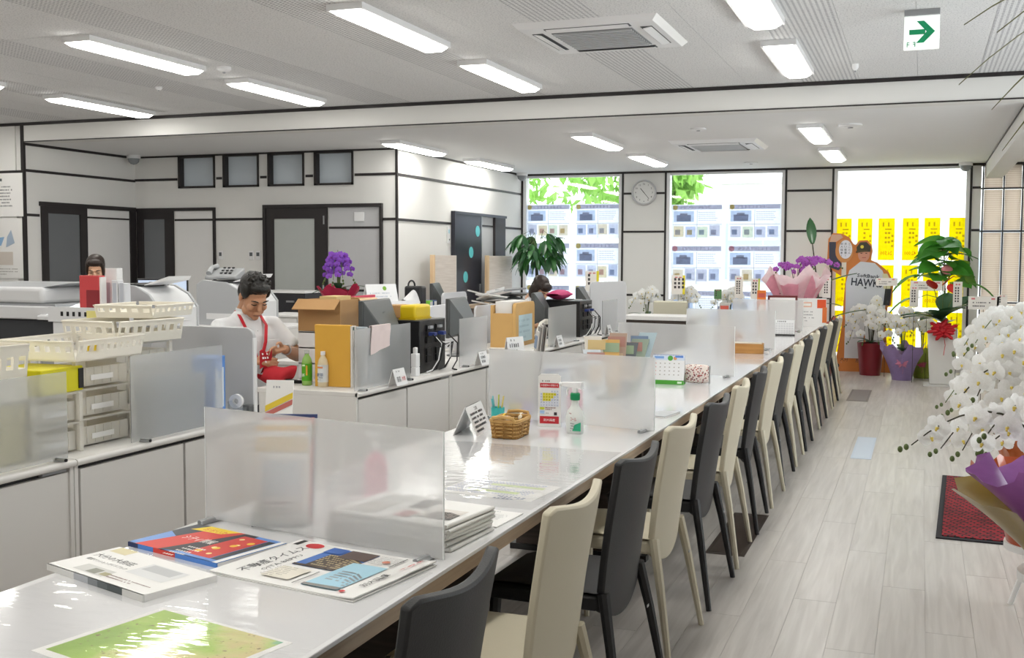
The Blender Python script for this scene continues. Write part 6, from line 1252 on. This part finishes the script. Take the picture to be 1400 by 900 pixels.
for i, (a, b) in enumerate(bxs_):
    for j, (z0, z1) in enumerate(((1.50, 2.07), (.86, 1.43), (.22, .80))):
        w_, h = b-a, z1-z0; t = thing('yellow_banner', 'yellow price banner on the right window, %s in the %s row' % (ords[i], ('top', 'middle', 'bottom')[j]), 'banner', ((a+b)/2, YF+.045, (z0+z1)/2), R_(rnd.uniform(-.5, .5)), 'yellow price banners')
        MB().boxm(-w_/2, w_/2, -.001, .001, -h/2, h/2).obj('sheet', YEL, t)
        pg = TPage(w_, h, .0012); c_ = 'cdb43c'
        pg.rect(-w_*.25, h*.3, w_*.1, h*.1, c_).rect(w_*.08, h*.3, w_*.09, h*.1, c_).rect(-w_*.1, h*.22, w_*.4, h*.03, c_).lines(-w_*.1, h*.12, w_*.25, 3, h*.11, h*.05, c_, i*3+j).lines(w_*.3, h*.05, w_*.15, 3, h*.12, h*.05, c_, i+j)
        pg.m.use(tint('dd8a2e')); vs, fs, d = glyphs(prices[(i+j*2) % 6]); k = h*.11/d[1]; z = pg.z(); pg.m.add([(-v[0]*w_*.72/d[0], v[1]*k-h*.34, z) for v in vs], fs)
        pg.obj(t, (0, -.0012, 0), rx)
# cardboard baseball player -------------------------------------------------
t = thing('cardboard_cutout', 'life-size cardboard cutout of a baseball player holding a round fan', 'cutout', (-.75, 15.2, 0), R_(3))
def sil(name, pts, col, off, th=.004, parent=t, mat=None):
    return MB().prism(pts, th, 1, off).obj(name, mat or C(col, .5), parent, smooth=0)
outline = [(-.42, .0), (.42, .0), (.44, .06), (.36, .16), (.32, .6), (.34, .88), (.38, .9), (.40, 1.2), (.34, 1.34), (.2, 1.46), (.11, 1.5), (.13, 1.62), (.115, 1.7), (.06, 1.765), (-.04, 1.76), (-.09, 1.70), (-.12, 1.72), (-.17, 1.80), (-.26, 1.85), (-.38, 1.86), (-.44, 1.78), (-.45, 1.5), (-.38, 1.36), (-.26, 1.28), (-.2, 1.3), (-.22, 1.05), (-.24, .6), (-.3, .2), (-.42, .1)]
sil('backing', outline, 'c97a3a', 0, .012)
sil('jersey', [(-.2, .72), (.3, .72), (.32, 1.2), (.26, 1.36), (.16, 1.46), (-.02, 1.48), (-.16, 1.36), (-.2, 1.2)], 'cdd0d8', -.004); sil('trousers', [(-.2, .18), (.02, .18), (.05, .55), (.1, .18), (.28, .18), (.3, .72), (-.2, .72)], 'd4d3d6', -.004)
sil('sleeve', [(.28, 1.12), (.36, 1.12), (.38, 1.2), (.32, 1.32), (.26, 1.32)], 'd6cfa6', -.008); sil('arm', [(.28, .9), (.36, .9), (.38, 1.12), (.3, 1.12)], '2a2b33', -.008); sil('raised_arm', [(-.42, 1.4), (-.3, 1.36), (-.24, 1.42), (-.34, 1.56), (-.34, 1.74), (-.43, 1.74)], '3a3c4c', -.006); sil('raised_hand', [(-.42, 1.74), (-.34, 1.74), (-.25, 1.8), (-.28, 1.84), (-.4, 1.84)], 'd0a890', -.007)
sil('face', [(.02+.075*math.cos(a*math.pi/10), 1.575+.1*math.sin(a*math.pi/10)) for a in range(20)], 'c98f78', -.008); sil('cap', [(-.07, 1.61), (.10, 1.61), (.105, 1.68), (.05, 1.74), (-.03, 1.735), (-.075, 1.67)], '3c3a2c', -.011); sil('cap_peak', [(-.085, 1.595), (.07, 1.615), (.06, 1.635), (-.08, 1.62)], '55492e', -.014)
for x in (-.012, .05): sil('eye', [(x-.012, 1.585), (x+.012, 1.585), (x+.01, 1.594), (x-.01, 1.594)], '2b1d18', -.011)
sil('mouth', [(-.005, 1.525), (.05, 1.528), (.045, 1.538), (0, 1.536)], 'a85a52', -.011); sil('cap_badge', [(-.005+.022*math.cos(a*math.pi/6), 1.675+.022*math.sin(a*math.pi/6)) for a in range(12)], 'd9c84a', -.013)
fan = sil('fan', [(-.23+.115*math.cos(a*math.pi/14), 1.62+.155*math.sin(a*math.pi/14)) for a in range(28)], 'c98a4e', -.014); sil('fan_handle', [(-.26, 1.27), (-.2, 1.27), (-.2, 1.48), (-.26, 1.48)], 'd9cfc0', -.012); sil('fan_face', [(-.215+.085*math.cos(a*math.pi/14), 1.64+.125*math.sin(a*math.pi/14)) for a in range(28)], 'dcdce4', -.018)
pg = Page(.2, .3, .001)
for k, s_ in enumerate(('とことん', '良い部屋!', '別大興産!')):
    for q, ch in enumerate(s_): pg.text(ch, .05-.05*k, .075-.04*q-(.0 if k else .0), .03, '3a4a44' if k == 1 else '3c3a4a')
pg.obj(t, (-.215, -.0185, 1.64), rx)
pg = Page(.5, .3, .001); pg.text('SoftBank', .04, .07, .05, '3f4450', width=.29).text('HAWKS', .03, -.02, .105, '2c3140', width=.40).rect(-.0, -.1, .03, .02, '2c3140'); pg.obj(t, (.04, -.0045, 1.22), (R_(90), R_(4), 0))
sil('base_disc', [(-.34+.08*math.cos(a*math.pi/10), .075+.05*math.sin(a*math.pi/10)) for a in range(20)], '26262a', -.004); pg = Page(.6, .2, .001); pg.text('大分', -.2, .02, .05, '4a3a30').text('別大', .02, .02, .07, '5f5248').text('興産', .2, .02, .06, '7a3a2a').rect(.08, -.05, .03, .05, 'b82a2a'); pg.obj(t, (0, -.0005, .14), rx)
MB().prism([(0, 0), (.3, 0), (0, .9)], .01, 0, -.005).obj('back_strut', CARD, t, loc=(0, .012, 0))

# ================================================================== PLANTS
def leaf_pts(L_, w_, droop=.3, fold=.1, n=6):
    def f(u, v):
        x = (v-.5)*w_*math.sin(math.pi*min(1, u*.93+.07))**.75
        return (x, u*L_, -droop*L_*u*u+fold*abs(v-.5)*w_)
    return f
def leaf_mesh(L_, w_, droop, mat, name='leaf', fold=.15):
    return MB().grid(leaf_pts(L_, w_, droop, fold), 7, 4).mesh(name, mat, smooth=60)
LEAFD = mat_trans('leaf_dark', '2d5a34', .25, .35, .3); LEAFM = mat_trans('leaf_mid', '3f7a3c', .35, .4, .2); LEAFB = mat_trans('leaf_bright', '4f9a3a', .45, .4, .1); LEAFP = mat_trans('leaf_palm', '7d7f58', .3, .5)
STEM = M('stem_green', '5a6a3a', .6, var=.1); STEMD = M('stem_dark', '3c3a2c', .7, var=.1)
PETW = mat_trans('petal_white', 'fbfaf6', .4, .6); PETP = mat_trans('petal_purple', 'b866c8', .4, .6); PETV = mat_trans('petal_violet', '9a5ad0', .4, .6); LIPY = M('lip_yellow', 'e0c860', .6); LIPP = M('lip_pink', '8a2f7a', .6)
def flower_mesh(s, pet, lip, name='flower'):
    m = MB(); m.use(pet)
    def petal(ang, L_, w_, back, z):
        ca, sa = math.cos(ang), math.sin(ang); n_u, n_v = 4, 4; vs = []; fs = []
        for i in range(n_u+1):
            u = i/n_u; hw = w_/2*math.sin(math.pi*(u*.86+.10))**.6
            for j in range(n_v+1):
                v = j/n_v*2-1; r_ = .1*L_+u*L_*.9; a = v*hw; d = z-back*u*u+.12*L_*v*v*.4
                vs.append((ca*r_-sa*a, d, sa*r_+ca*a))
        for i in range(n_u):
            for j in range(n_v): q = i*(n_v+1)+j; fs.append((q, q+n_v+1, q+n_v+2, q+1))
        m.add(vs, fs)
    petal(R_(90), s*.5, s*.42, -.05*s, .01*s); petal(R_(215), s*.48, s*.4, -.05*s, .01*s); petal(R_(325), s*.48, s*.4, -.05*s, .01*s)
    petal(R_(12), s*.54, s*.62, -.04*s, -.012*s); petal(R_(168), s*.54, s*.62, -.04*s, -.012*s)
    m.use(lip); m.ball((0, -.05*s, -.06*s), (.07*s, .08*s, .07*s), 8, 6); m.ball((0, -.1*s, -.13*s), (.05*s, .05*s, .06*s), 8, 6); m.use(pet); m.ball((0, -.06*s, .01*s), (.04*s, .04*s, .035*s), 6, 5)
    return m.mesh(name, None, smooth=60, fix=False)
FL = {k: flower_mesh(*a) for k, a in dict(white=(.095, PETW, LIPY), white_s=(.095, PETW, LIPY), white_l=(.115, PETW, LIPY), purple=(.075, PETP, LIPP), violet=(.06, PETV, LIPP)).items()}
def orchid(name, label, loc, z0, stems, fl, potf, group=None, seed=0, cam_face=True, leaves=5, leafm=None, support=True, face=(0, -1)):
    """potted moth orchid: arching stems hung with flowers that face the viewer side, broad leaves at the base"""
    g = random.Random(seed); t = thing(name, label, 'orchid', loc, 0, group); potf(t)
    lm = leafm or leaf_mesh(.24, .085, .45, LEAFD)
    for i in range(leaves): mk('leaf', lm, t, loc=(0, 0, z0), rot=(R_(g.uniform(15, 40)), 0, i*2*math.pi/leaves+g.uniform(-.3, .3)))
    for (dx, dy, h, n, start, drop) in stems:
        P0 = Vector((dx*.06, dy*.06, z0)); P1 = Vector((dx*.12, dy*.12, z0+h*.75)); P2 = Vector((dx*.45, dy*.45, z0+h*1.12)); P3 = Vector((dx, dy, z0+h*(1-drop)))
        bz = lambda u: P0*(1-u)**3+3*P1*u*(1-u)**2+3*P2*u*u*(1-u)+P3*u**3
        MB().tube([bz(i/14) for i in range(15)], [.0055-.003*i/14 for i in range(15)], 6).obj('stem', STEMD if seed % 2 else STEM, t)
        if support: MB().tube([P0, Vector((P1.x, P1.y, z0+h*.8))], .003, 5).obj('support_stick', STEMD, t)
        for i in range(n):
            u = start+(1-start)*(i+.3)/n; p = bz(u); tn = (bz(min(1, u+.02))-bz(u-.02)).normalized()
            sd = tn.cross(Vector((0, 0, 1))); sd = sd.normalized() if sd.length > .1 else Vector((1, 0, 0)); off = sd*(.045 if i % 2 else -.045)+Vector((0, 0, -.012))
            az = math.atan2(face[1], face[0])+R_(90)+g.uniform(-.45, .45)+(.25 if i % 2 else -.25)
            q = p+off+Vector((face[0], face[1], 0))*.03
            mk('flower', FL[fl], t, loc=q, rot=(R_(g.uniform(-12, 14)), R_(g.uniform(-20, 20)), az))
        for i in range(2): p = bz(1)+Vector((dx, dy, -.3)).normalized()*(.025+.03*i); MB().ball(p, (.010, .010, .013), 8, 6).obj('bud', STEM, t)
    return t
def pot_round(col, r0, r1, h, rough=.4, square=False):
    def f(t):
        if square: MB().hexa([(-r0, -r0, 0), (r0, -r0, 0), (r0, r0, 0), (-r0, r0, 0)], [(-r1, -r1, h), (r1, -r1, h), (r1, r1, h), (-r1, r1, h)]).obj('pot', C(col, rough), t, .01)
        else: MB().lathe([(r0, 0), (r1, h), (r1*.9, h), (r1*.85, h-.03)], n=24).obj('pot', C(col, rough), t)
        MB().lathe([(r1*.86, h-.02), (.01, h-.005)], n=20).obj('moss', M('moss', '5a5a38', .9), t)
    return f
def wrap_cone(name, mat, r0, r1, z0, z1, n=40, amp=.12, seed=0, ph=0):
    g = random.Random(seed); k = [g.uniform(0, 6) for _ in range(4)]
    m = MB().grid(lambda u, v: ((r0+(r1-r0)*v**1.3*(1+amp*math.sin(7*2*math.pi*u+k[0])+amp*.6*math.sin(11*2*math.pi*u+k[1])*v))*math.cos(2*math.pi*u+ph), (r0+(r1-r0)*v**1.3*(1+amp*math.sin(7*2*math.pi*u+k[0])))*math.sin(2*math.pi*u+ph), z0+(z1-z0)*v*(1+.12*v*math.sin(5*2*math.pi*u+k[2])+.08*math.sin(9*2*math.pi*u+k[3])*v)), n, 8)
    return m
def bow(t, mat, c, s, ax=(1, 0, 0)):
    c = Vector(c); ax = Vector(ax)
    m = MB(); m.ball(c, (.85*s, .5*s, .62*s), 12, 8)
    for k in range(13):
        a = k*math.pi/6.5; d = (ax*math.cos(a)+Vector((0, 0, 1))*math.sin(a)*.7)*(1 if k % 2 else .7)
        m.tube([c, c+d*s*.5+Vector((0, -.45*s, 0)), c+d*s*.95+Vector((0, -.25*s, 0)), c+d*s*.6+Vector((0, .05*s, 0)), c], [.05*s, .26*s, .3*s, .26*s, .05*s], 6, flat=.5)
    m.obj('bow', mat, t); MB().tube([c, c+Vector((.2*s, -.2*s, -s*1.2)), c+Vector((.1*s, -.2*s, -s*2))], [.05*s, .16*s, .14*s], 6, flat=.2).obj('ribbon_tail', mat, t)
def gift_card(x, y, z0, z1, w_, h, label, lines=3, head='d98a8a', rz=0, edge=None, col='ece8e2'):
    """congratulation plate on a stick"""
    z0 = 0; t = thing('gift_card', label, 'card', (x, y, z0), rz, 'congratulation plates among the flowers'); zz_ = z1-z0
    MB().cyl((0, .004, 0), (0, .004, zz_), .003, n=6).obj('stick', STEMD, t); MB().boxm(-w_/2, w_/2, -.002, .002, zz_, zz_+h).obj('plate', C(col, .6), t)
    pg = Page(w_, h, .001)
    if edge: pg.rect(w_*.32, -h*.5, w_*.18, h, edge)
    if h > w_:
        pg.rect(-w_*.25, h*.36, w_*.2, h*.06, head).rect(w_*.05, h*.36, w_*.2, h*.06, head); n = max(3, int(h/w_*2.2))
        for c_ in range(lines):
            for k in range(n): pg.rect(-w_*.3+c_*w_*.28, h*.22-k*h*.62/n, w_*.16, h*.4/n, '4a4648')
    else: pg.rect(-w_*.4, h*.25, w_*.12, h*.14, head).rect(w_*.25, h*.25, w_*.12, h*.14, head).lines(-w_*.35, -h*.02, w_*.7, 2, h*.26, h*.1, '5a5658', 3)
    pg.obj(t, (0, -.0022, zz_+h/2), rx); return t
FC = (-.05, -1)
# far right group by the banner window
orchid('white_orchid', 'white orchid in a dark red pot by the cardboard player', (-.60, 14.85, 0), .42, [(-.26, -.1, .56, 10, .25, .95), (.26, -.1, .58, 10, .25, .9), (-.08, -.26, .66, 10, .2, .95), (.12, .02, .74, 10, .25, .6), (-.3, .05, .6, 9, .25, .6), (.38, .0, .52, 9, .25, .9), (.1, -.28, .5, 9, .2, .9)], 'white_l', pot_round('7d1f28', .13, .17, .42), 'potted white orchids', 1, face=FC)
def wrap_pot(col, name_r, h, r, seed, bowc=None, trans=.3):
    def f(t):
        MB().lathe([(r*.7, 0), (r*.9, h*.7), (r*.8, h*.7)], n=20).obj('pot', C('8a7a6a', .6), t)
        wrap_cone('wrapping', None, r*.8, r*1.7, 0.0, h*1.15, seed=seed).obj('wrapping', mat_trans('wrap_'+col, col, trans, .3, .4), t)
        if bowc: bow(t, C(bowc, .5), (0, -r*1.05, h*.62), r*.45)
    return f
orchid('white_orchid', 'white orchid in lilac wrapping paper with pink bow', (-.2, 14.4, 0), .36, [(-.1, -.15, .5, 7, .3, .6), (.2, -.12, .55, 7, .3, .5), (.05, .1, .62, 7, .3, .35), (-.2, .1, .5, 7, .35, .3)], 'white_s', wrap_pot('a48cc0', 0, .36, .15, 2, 'd88aa8'), 'potted white orchids', 2, face=FC)
orchid('white_orchid', 'white orchid in yellow-green wrapping with pink bow', (.03, 14.72, 0), .3, [(-.12, -.1, .5, 6, .35, .4), (.12, -.1, .55, 6, .35, .5), (0, .1, .6, 6, .35, .3)], 'white_s', wrap_pot('93a23c', 0, .3, .12, 4, 'd06a78'), 'potted white orchids', 3, face=FC)
t = thing('anthurium', 'red anthurium with big red bow in a tall white pot', 'potted plant', (.25, 13.95, 0)); MB().hexa([(-.13, -.13, .02), (.13, -.13, .02), (.13, .13, .02), (-.13, .13, .02)], [(-.17, -.17, .68), (.17, -.17, .68), (.17, .17, .68), (-.17, .17, .68)]).obj('pot', C('d9d8d4', .5), t, .012); MB().boxm(-.2, .16, -.18, .16, 0, .02).obj('saucer', C('c9c8c6', .5), t); bow(t, C('c01f2a', .5), (0, -.2, .68), .15)
al = leaf_mesh(.46, .26, .4, LEAFD)
for i in range(11): a = i*.62; mk('leaf', al, t, loc=(.03*math.cos(a), .03*math.sin(a), .74+.012*i), rot=(R_(18+i*3.2), 0, a)); 
for i in range(3):
    a = i*2.1+.4; p = Vector((.13*math.cos(a), .1*math.sin(a)-.06, 1.1+.05*i)); MB().tube([(0, 0, .7), (p.x*.5, p.y*.5, .95), p], .005, 6).obj('stem', STEM, t); mk('red_spathe', leaf_mesh(.17, .15, .15, C('c92a24', .3), 'red_spathe'), t, loc=p, rot=(R_(50), 0, a)); MB().tube([p, p+Vector((0, -.02, .07))], [.008, .004], 6).obj('spadix', LIPY, t)
t = thing('leafy_plant', 'tall bright green leafy plant with pink flower before yellow banners', 'potted plant', (.27, 15.12, 0)); pot_round('6a4a3a', .14, .18, .4)(t); LB = leaf_mesh(.34, .26, .7, LEAFB); MB().tube([(0, 0, .35), (.02, 0, .9), (0, -.03, 1.45)], [.02, .016, .01], 8).obj('trunk', STEM, t)
for i in range(26):
    a = i*2.4; zq = 1.22+.022*i; r_ = .05+.01*(26-i)*.3; p = Vector((r_*math.cos(a), r_*math.sin(a), zq)); MB().tube([(0, 0, zq-.12), p], .005, 5).obj('petiole', STEM, t); mk('leaf', LB, t, loc=p, rot=(R_(rnd.uniform(-5, 40)), R_(rnd.uniform(-30, 30)), a+rnd.uniform(-.5, .5)))
for (x, y, z, a) in ((-.3, -.1, 1.3, 1.3), (-.34, -.05, 1.0, 1.7), (.3, -.1, 1.2, -1.5)): MB().tube([(0, 0, 1.0), (x*.6, y*.6, z+.05), (x, y, z)], .005, 5).obj('petiole', STEM, t); mk('leaf', LB, t, loc=(x, y, z), rot=(0, 0, a))
MB().ball((.03, -.2, 1.38), (.07, .05, .06), 10, 8).obj('pink_flower', C('e08a92', .6), t)
gift_card(-.08, 14.1, .3, .93, .1, .26, 'upright congratulation plate left of the red anthurium', 2); gift_card(.07, 14.55, .3, 1.12, .4, .12, 'wide congratulation plate under the green leafy plant'); gift_card(.40, 13.75, .7, .95, .1, .3, 'upright congratulation plate before the anthurium', 2); gift_card(-.42, 14.7, .42, 1.17, .26, .1, 'wide plate stuck in white orchid before the cardboard player'); gift_card(.62, 12.5, .5, .98, .3, .14, 'wide cream plate above the big white orchids', 2); gift_card(.80, 12.5, .5, 1.02, .1, .12, 'small cream plate with a flower picture at the blinds', 1)
# strelitzia by the counter end
t = thing('strelitzia', 'tall bird-of-paradise plant in red wrapping at the counter end', 'potted plant', (-1.2, 14.5, 0)); pot_round('8a5a50', .14, .17, .42)(t); wrap_cone('w', None, .15, .2, .3, .72, seed=5).obj('wrapping', mat_trans('wrap_red', 'd07a72', .35, .3, .3), t)
LS = leaf_mesh(.42, .13, .12, LEAFD); LS2 = leaf_mesh(.26, .12, .3, LEAFD)
for (x, y, z, rx_, rz_, m_) in ((-.13, -.05, 1.72, 62, .25, LS), (.05, -.1, 1.22, 24, -1.2, LS), (.02, -.12, .95, 10, -1.0, LS2), (-.2, -.05, 1.08, 0, 1.2, LS2), (-.1, .05, .85, 30, 1.0, LS2), (.15, 0, .78, 20, -1.3, LS), (-.17, -.1, .92, 75, .6, LS2)): MB().tube([(0, 0, .4), (x*.4, y*.4, z*.6+.1), (x, y, z)], [.014, .010, .007], 7).obj('stem', STEMD, t); mk('leaf', m_, t, loc=(x, y, z-.02), rot=(R_(rx_), 0, rz_))
gift_card(-1.12, 14.2, .4, 1.02, .1, .26, 'upright congratulation plate on the bird-of-paradise plant', 2)
# pink wrapped orchid on the counter
def pinkpot(t):
    MB().lathe([(.08, 0), (.11, .2), (.1, .2)], n=20).obj('pot', C('d9c0c4', .5), t); PK = mat_trans('wrap_pink', 'e9aabb', .5, .5); PK2 = mat_trans('wrap_palepink', 'efd9dc', .55, .5)
    wrap_cone('w', None, .12, .33, .02, .52, seed=8, amp=.14).obj('wrapping', PK, t); wrap_cone('w', None, .14, .38, .1, .62, seed=9, amp=.12).obj('wrapping', PK2, t)
orchid('pink_orchid', 'mauve orchid in pale pink wrapping paper on the counter end', (-1.42, 13.45, ZT), .35, [(.5, -.15, .48, 11, .3, .25), (.2, -.2, .52, 9, .3, .3), (-.2, -.2, .45, 8, .35, .35), (.35, .05, .5, 8, .35, .2)], 'purple', pinkpot, None, 7, face=FC)
# purple orchid on the black cabinet
def redpot(t): MB().lathe([(.07, 0), (.09, .16), (.08, .16)], n=18).obj('pot', C('4a2f6a', .5), t); wrap_cone('w', None, .08, .2, .02, .26, seed=3).obj('wrapping', mat_trans('wrap_crimson', 'b02448', .35, .4), t)
orchid('violet_orchid', 'violet orchid in crimson wrapping behind the cardboard box', (-5.24, 9.15, .95), .24, [(-.1, -.08, .44, 14, .2, .75), (.1, -.1, .46, 14, .2, .75), (.02, -.14, .48, 14, .2, .8), (-.14, 0, .42, 12, .2, .7), (.14, .02, .4, 12, .2, .7)], 'violet', redpot, None, 8, face=(.5, -.85))
# white orchids before the windows
for i, (x, y, l) in enumerate(((-3.55, 14.7, 'white orchid before the wall with the clock'), (-3.05, 14.9, 'white orchid before the second window, left one'), (-2.45, 14.9, 'white orchid before the second window, right one'), (-4.3, 14.9, 'white orchid before the right side of first window'))):
    orchid('white_orchid', l, (x, y, 0), .7, [(-.2, -.1, .42, 8, .25, .6), (.2, -.1, .46, 8, .25, .6), (0, -.18, .48, 8, .25, .7), (.1, .08, .5, 7, .3, .5)], 'white_s', pot_round('e2dedb', .14, .18, .7, .5), 'potted white orchids', 20+i, face=FC, leaves=4)
gift_card(-4.32, 14.6, .7, 1.05, .2, .28, 'cream plate with yellow edge before the first window', 1, edge='e6d83a'); gift_card(-3.12, 14.7, .7, 1.02, .19, .26, 'cream plate with yellow edge before the second window', 3, edge='e6d83a'); gift_card(-2.28, 14.6, .7, .98, .11, .3, 'narrow pink-topped plate left of the pink orchid', 2); gift_card(-2.05, 14.5, .7, .98, .12, .27, 'narrow plate with green edge beside the pink orchid', 2, edge='c2d04a'); gift_card(-2.55, 14.55, .7, .97, .1, .13, 'small green plate below the second window posters', 1, col='5f8a5a')
# money tree
t = thing('money_tree', 'money tree with drooping glossy leaves before first window', 'potted plant', (-5.1, 14.5, 0)); pot_round('e0dcd6', .17, .2, .4)(t); MB().tube([(0, 0, .35), (.015, 0, .9), (-.01, 0, 1.35), (.0, 0, 1.6)], [.035, .028, .024, .018], 8).obj('trunk', M('bark_dark', '3f4236', .8), t); ML = leaf_mesh(.25, .085, .55, LEAFD); ML2 = leaf_mesh(.21, .075, .75, LEAFM)
for i in range(24):
    a = i*2.4; el = .7-1.5*((i*7) % 24)/24; r_ = .16+.16*(((i*5) % 12)/12); p = Vector((r_*math.cos(a), r_*math.sin(a), 1.60+.26*el+.06)); MB().tube([(0, 0, 1.5), (p.x*.5, p.y*.5, p.z+.06), p], .004, 5).obj('petiole', STEM, t)
    for k in range(5): mk('leaf', ML if (i+k) % 2 else ML2, t, loc=p, rot=(R_(-5-12*abs(k-2)+rnd.uniform(-8, 8)), R_(rnd.uniform(-10, 10)), a-math.pi/2+(k-2)*.62))
# big white orchids at the right, standing on the floor
orchid('white_orchid', 'large white orchid in brown-orange pot behind the red mat', (.63, 6.75, 0), .52, [(-.44, -.1, .72, 15, .2, .5), (-.40, .2, .76, 15, .2, .4), (-.42, -.34, .62, 15, .2, .7), (-.24, -.3, .74, 15, .2, .55), (-.26, .2, .82, 14, .2, .4), (.1, -.25, .7, 11, .2, .55), (.2, .1, .78, 10, .25, .45), (-.48, .1, .56, 14, .2, .75), (-.4, .05, .84, 14, .2, .45), (-.33, -.05, .66, 14, .2, .6), (-.1, -.1, .86, 13, .2, .4), (-.34, -.2, .8, 11, .2, .35)], 'white', wrap_pot('b8602c', 0, .46, .13, 12, 'c8502a', .15), 'potted white orchids', 30, face=(-.1, -1))
def stand_pot(zs_, wrapc, seed, wz=(0, .3), r=(.15, .3)):
    def f(t):
        MB().lathe([(.16, zs_-.03), (.16, zs_)], n=24).obj('stand_top', WHITEP, t)
        for k in range(3): a = k*2.094+.5; MB().tube([(.05*math.cos(a), .05*math.sin(a), zs_-.03), (.14*math.cos(a), .14*math.sin(a), 0)], .012, 8).obj('stand_leg', WHITEP, t)
        MB().lathe([(.1, zs_), (.13, zs_+.22), (.12, zs_+.22)], n=20).obj('pot', C('a8502a', .5), t)
        for j, c_ in enumerate(wrapc): wrap_cone('w', None, r[0]-.02*j, r[1]*(1-.12*j), zs_+wz[0]+.06*j, zs_+wz[1]+.09*j, seed=seed+j, amp=.16).obj('wrapping', mat_trans('wrap_'+c_, c_, .2, .3, .3), t)
    return f
orchid('white_orchid', 'large white orchid at the right edge, in front of another', (.52, 5.05, 0), .55, [(-.38, -.05, .62, 13, .2, .5), (-.32, .2, .68, 13, .2, .45), (-.24, -.25, .58, 13, .2, .7), (-.28, .05, .72, 12, .2, .5), (-.34, -.15, .5, 12, .2, .7), (-.05, .1, .7, 10, .22, .45), (.15, -.1, .66, 9, .25, .5), (-.42, .1, .45, 10, .25, .75)], 'white', stand_pot(.3, ('c0562a',), 14), 'potted white orchids', 31, face=(-.2, -1))
orchid('white_orchid', 'white orchid in purple and gold wrapping beside the red mat', (.50, 4.12, 0), .62, [(-.52, .35, .42, 6, .45, .62), (-.25, .3, .46, 8, .3, .5), (.15, .2, .52, 8, .3, .5), (-.25, .5, .34, 5, .4, .6)], 'white', stand_pot(.42, ('9a8238', 'a768b4'), 16, (.04, .26), (.12, .36)), 'potted white orchids', 33, face=(-.25, -1))
# spiky palm above the right edge
t = thing('dracaena', 'tall dracaena whose long thin leaves hang in at top right', 'potted plant', (.68, 3.1, 0)); pot_round('c9c6c0', .16, .2, .4)(t); MB().tube([(.05, 0, .35), (.03, .02, 1.2), (0, 0, 2.2)], [.03, .026, .02], 8).obj('trunk', M('bark', '8a7866'), t)
for i in range(20):
    a = i*2.4+.3; L_ = .5+.16*((i*7) % 5)/5; up = .35-.55*((i*5) % 9)/9; dx, dy = math.cos(a), math.sin(a)
    m = MB(); n = 9; vs = []; fs = []
    for k in range(n+1):
        u = k/n; rr = L_*u; z = 2.2+up*L_*u*1.2-.55*L_*u*u; hw = .019*math.sin(math.pi*min(1, u*.9+.12)); vs += [(dx*rr-dy*hw, dy*rr+dx*hw, z+.003), (dx*rr, dy*rr, z), (dx*rr+dy*hw, dy*rr-dx*hw, z+.003)]
    for k in range(n):
        for q in (0, 1): fs.append((k*3+q, k*3+q+1, k*3+q+4, k*3+q+3))
    m.add(vs, fs).obj('leaf', LEAFP, t, fix=False, smooth=60)
# ------------------------------------------------------------------ floor pieces
def mat_mat():
    m = M('red_carpet', 'a01824', .95, var=0); nt, p = nodes_of(m); N = nt.nodes; L = nt.links; tc = N.new('ShaderNodeTexCoord'); br = N.new('ShaderNodeTexBrick'); mp = N.new('ShaderNodeMapping'); mp.inputs['Rotation'].default_value = (0, 0, .35); mp.inputs['Scale'].default_value = (9, 9, 9); L.new(tc.outputs['Object'], mp.inputs[0]); L.new(mp.outputs[0], br.inputs[0])
    br.inputs['Color1'].default_value = (*lin('a81a2a'), 1); br.inputs['Color2'].default_value = (*lin('6a1420'), 1); br.inputs['Mortar'].default_value = (*lin('2a1416'), 1); br.inputs['Mortar Size'].default_value = .05; br.inputs['Scale'].default_value = 1; L.new(br.outputs[0], p.inputs['Base Color'])
    nz = N.new('ShaderNodeTexNoise'); nz.inputs['Scale'].default_value = 400; bp = N.new('ShaderNodeBump'); bp.inputs['Strength'].default_value = .6; bp.inputs['Distance'].default_value = .004; L.new(nz.outputs[0], bp.inputs['Height']); L.new(bp.outputs[0], p.inputs['Normal']); return m
t = thing('floor_mat', 'red and black patterned entrance mat on the plank floor', 'mat', (.67, 7.1, 0), R_(-2)); MB().boxm(-.53, .53, -.92, .92, 0, .008).obj('rubber_border', C('1c1a20', .8), t); MB().boxm(-.50, .50, -.88, .88, .008, .013).obj('carpet', mat_mat(), t)
for (x0, x1, y0, y1, c_, l, nm) in ((-.72, -.50, 12.0, 13.08, '77706e', 'grey floor plate on the planks before the banner window', 'floor_plate'), (-1.0, -.80, 5.45, 6.4, '3f342f', 'dark brown floor plate under the chairs', 'floor_plate'), (-.47, -.32, 8.5, 9.57, 'b8c4d4', 'pale blue sticker on the plank floor', 'floor_sticker')):
    t = thing(nm, l, 'floor plate' if 'plate' in nm else 'sticker', ((x0+x1)/2, (y0+y1)/2, 0)); MB().boxm(-(x1-x0)/2, (x1-x0)/2, -(y1-y0)/2, (y1-y0)/2, .0004, .0018).obj('plate', C(c_, .45), t); MB().boxm(-(x1-x0)*.4, (x1-x0)*.4, -(y1-y0)*.46, (y1-y0)*.46, .0018, .0022).obj('inset', C(c_, .35), t)
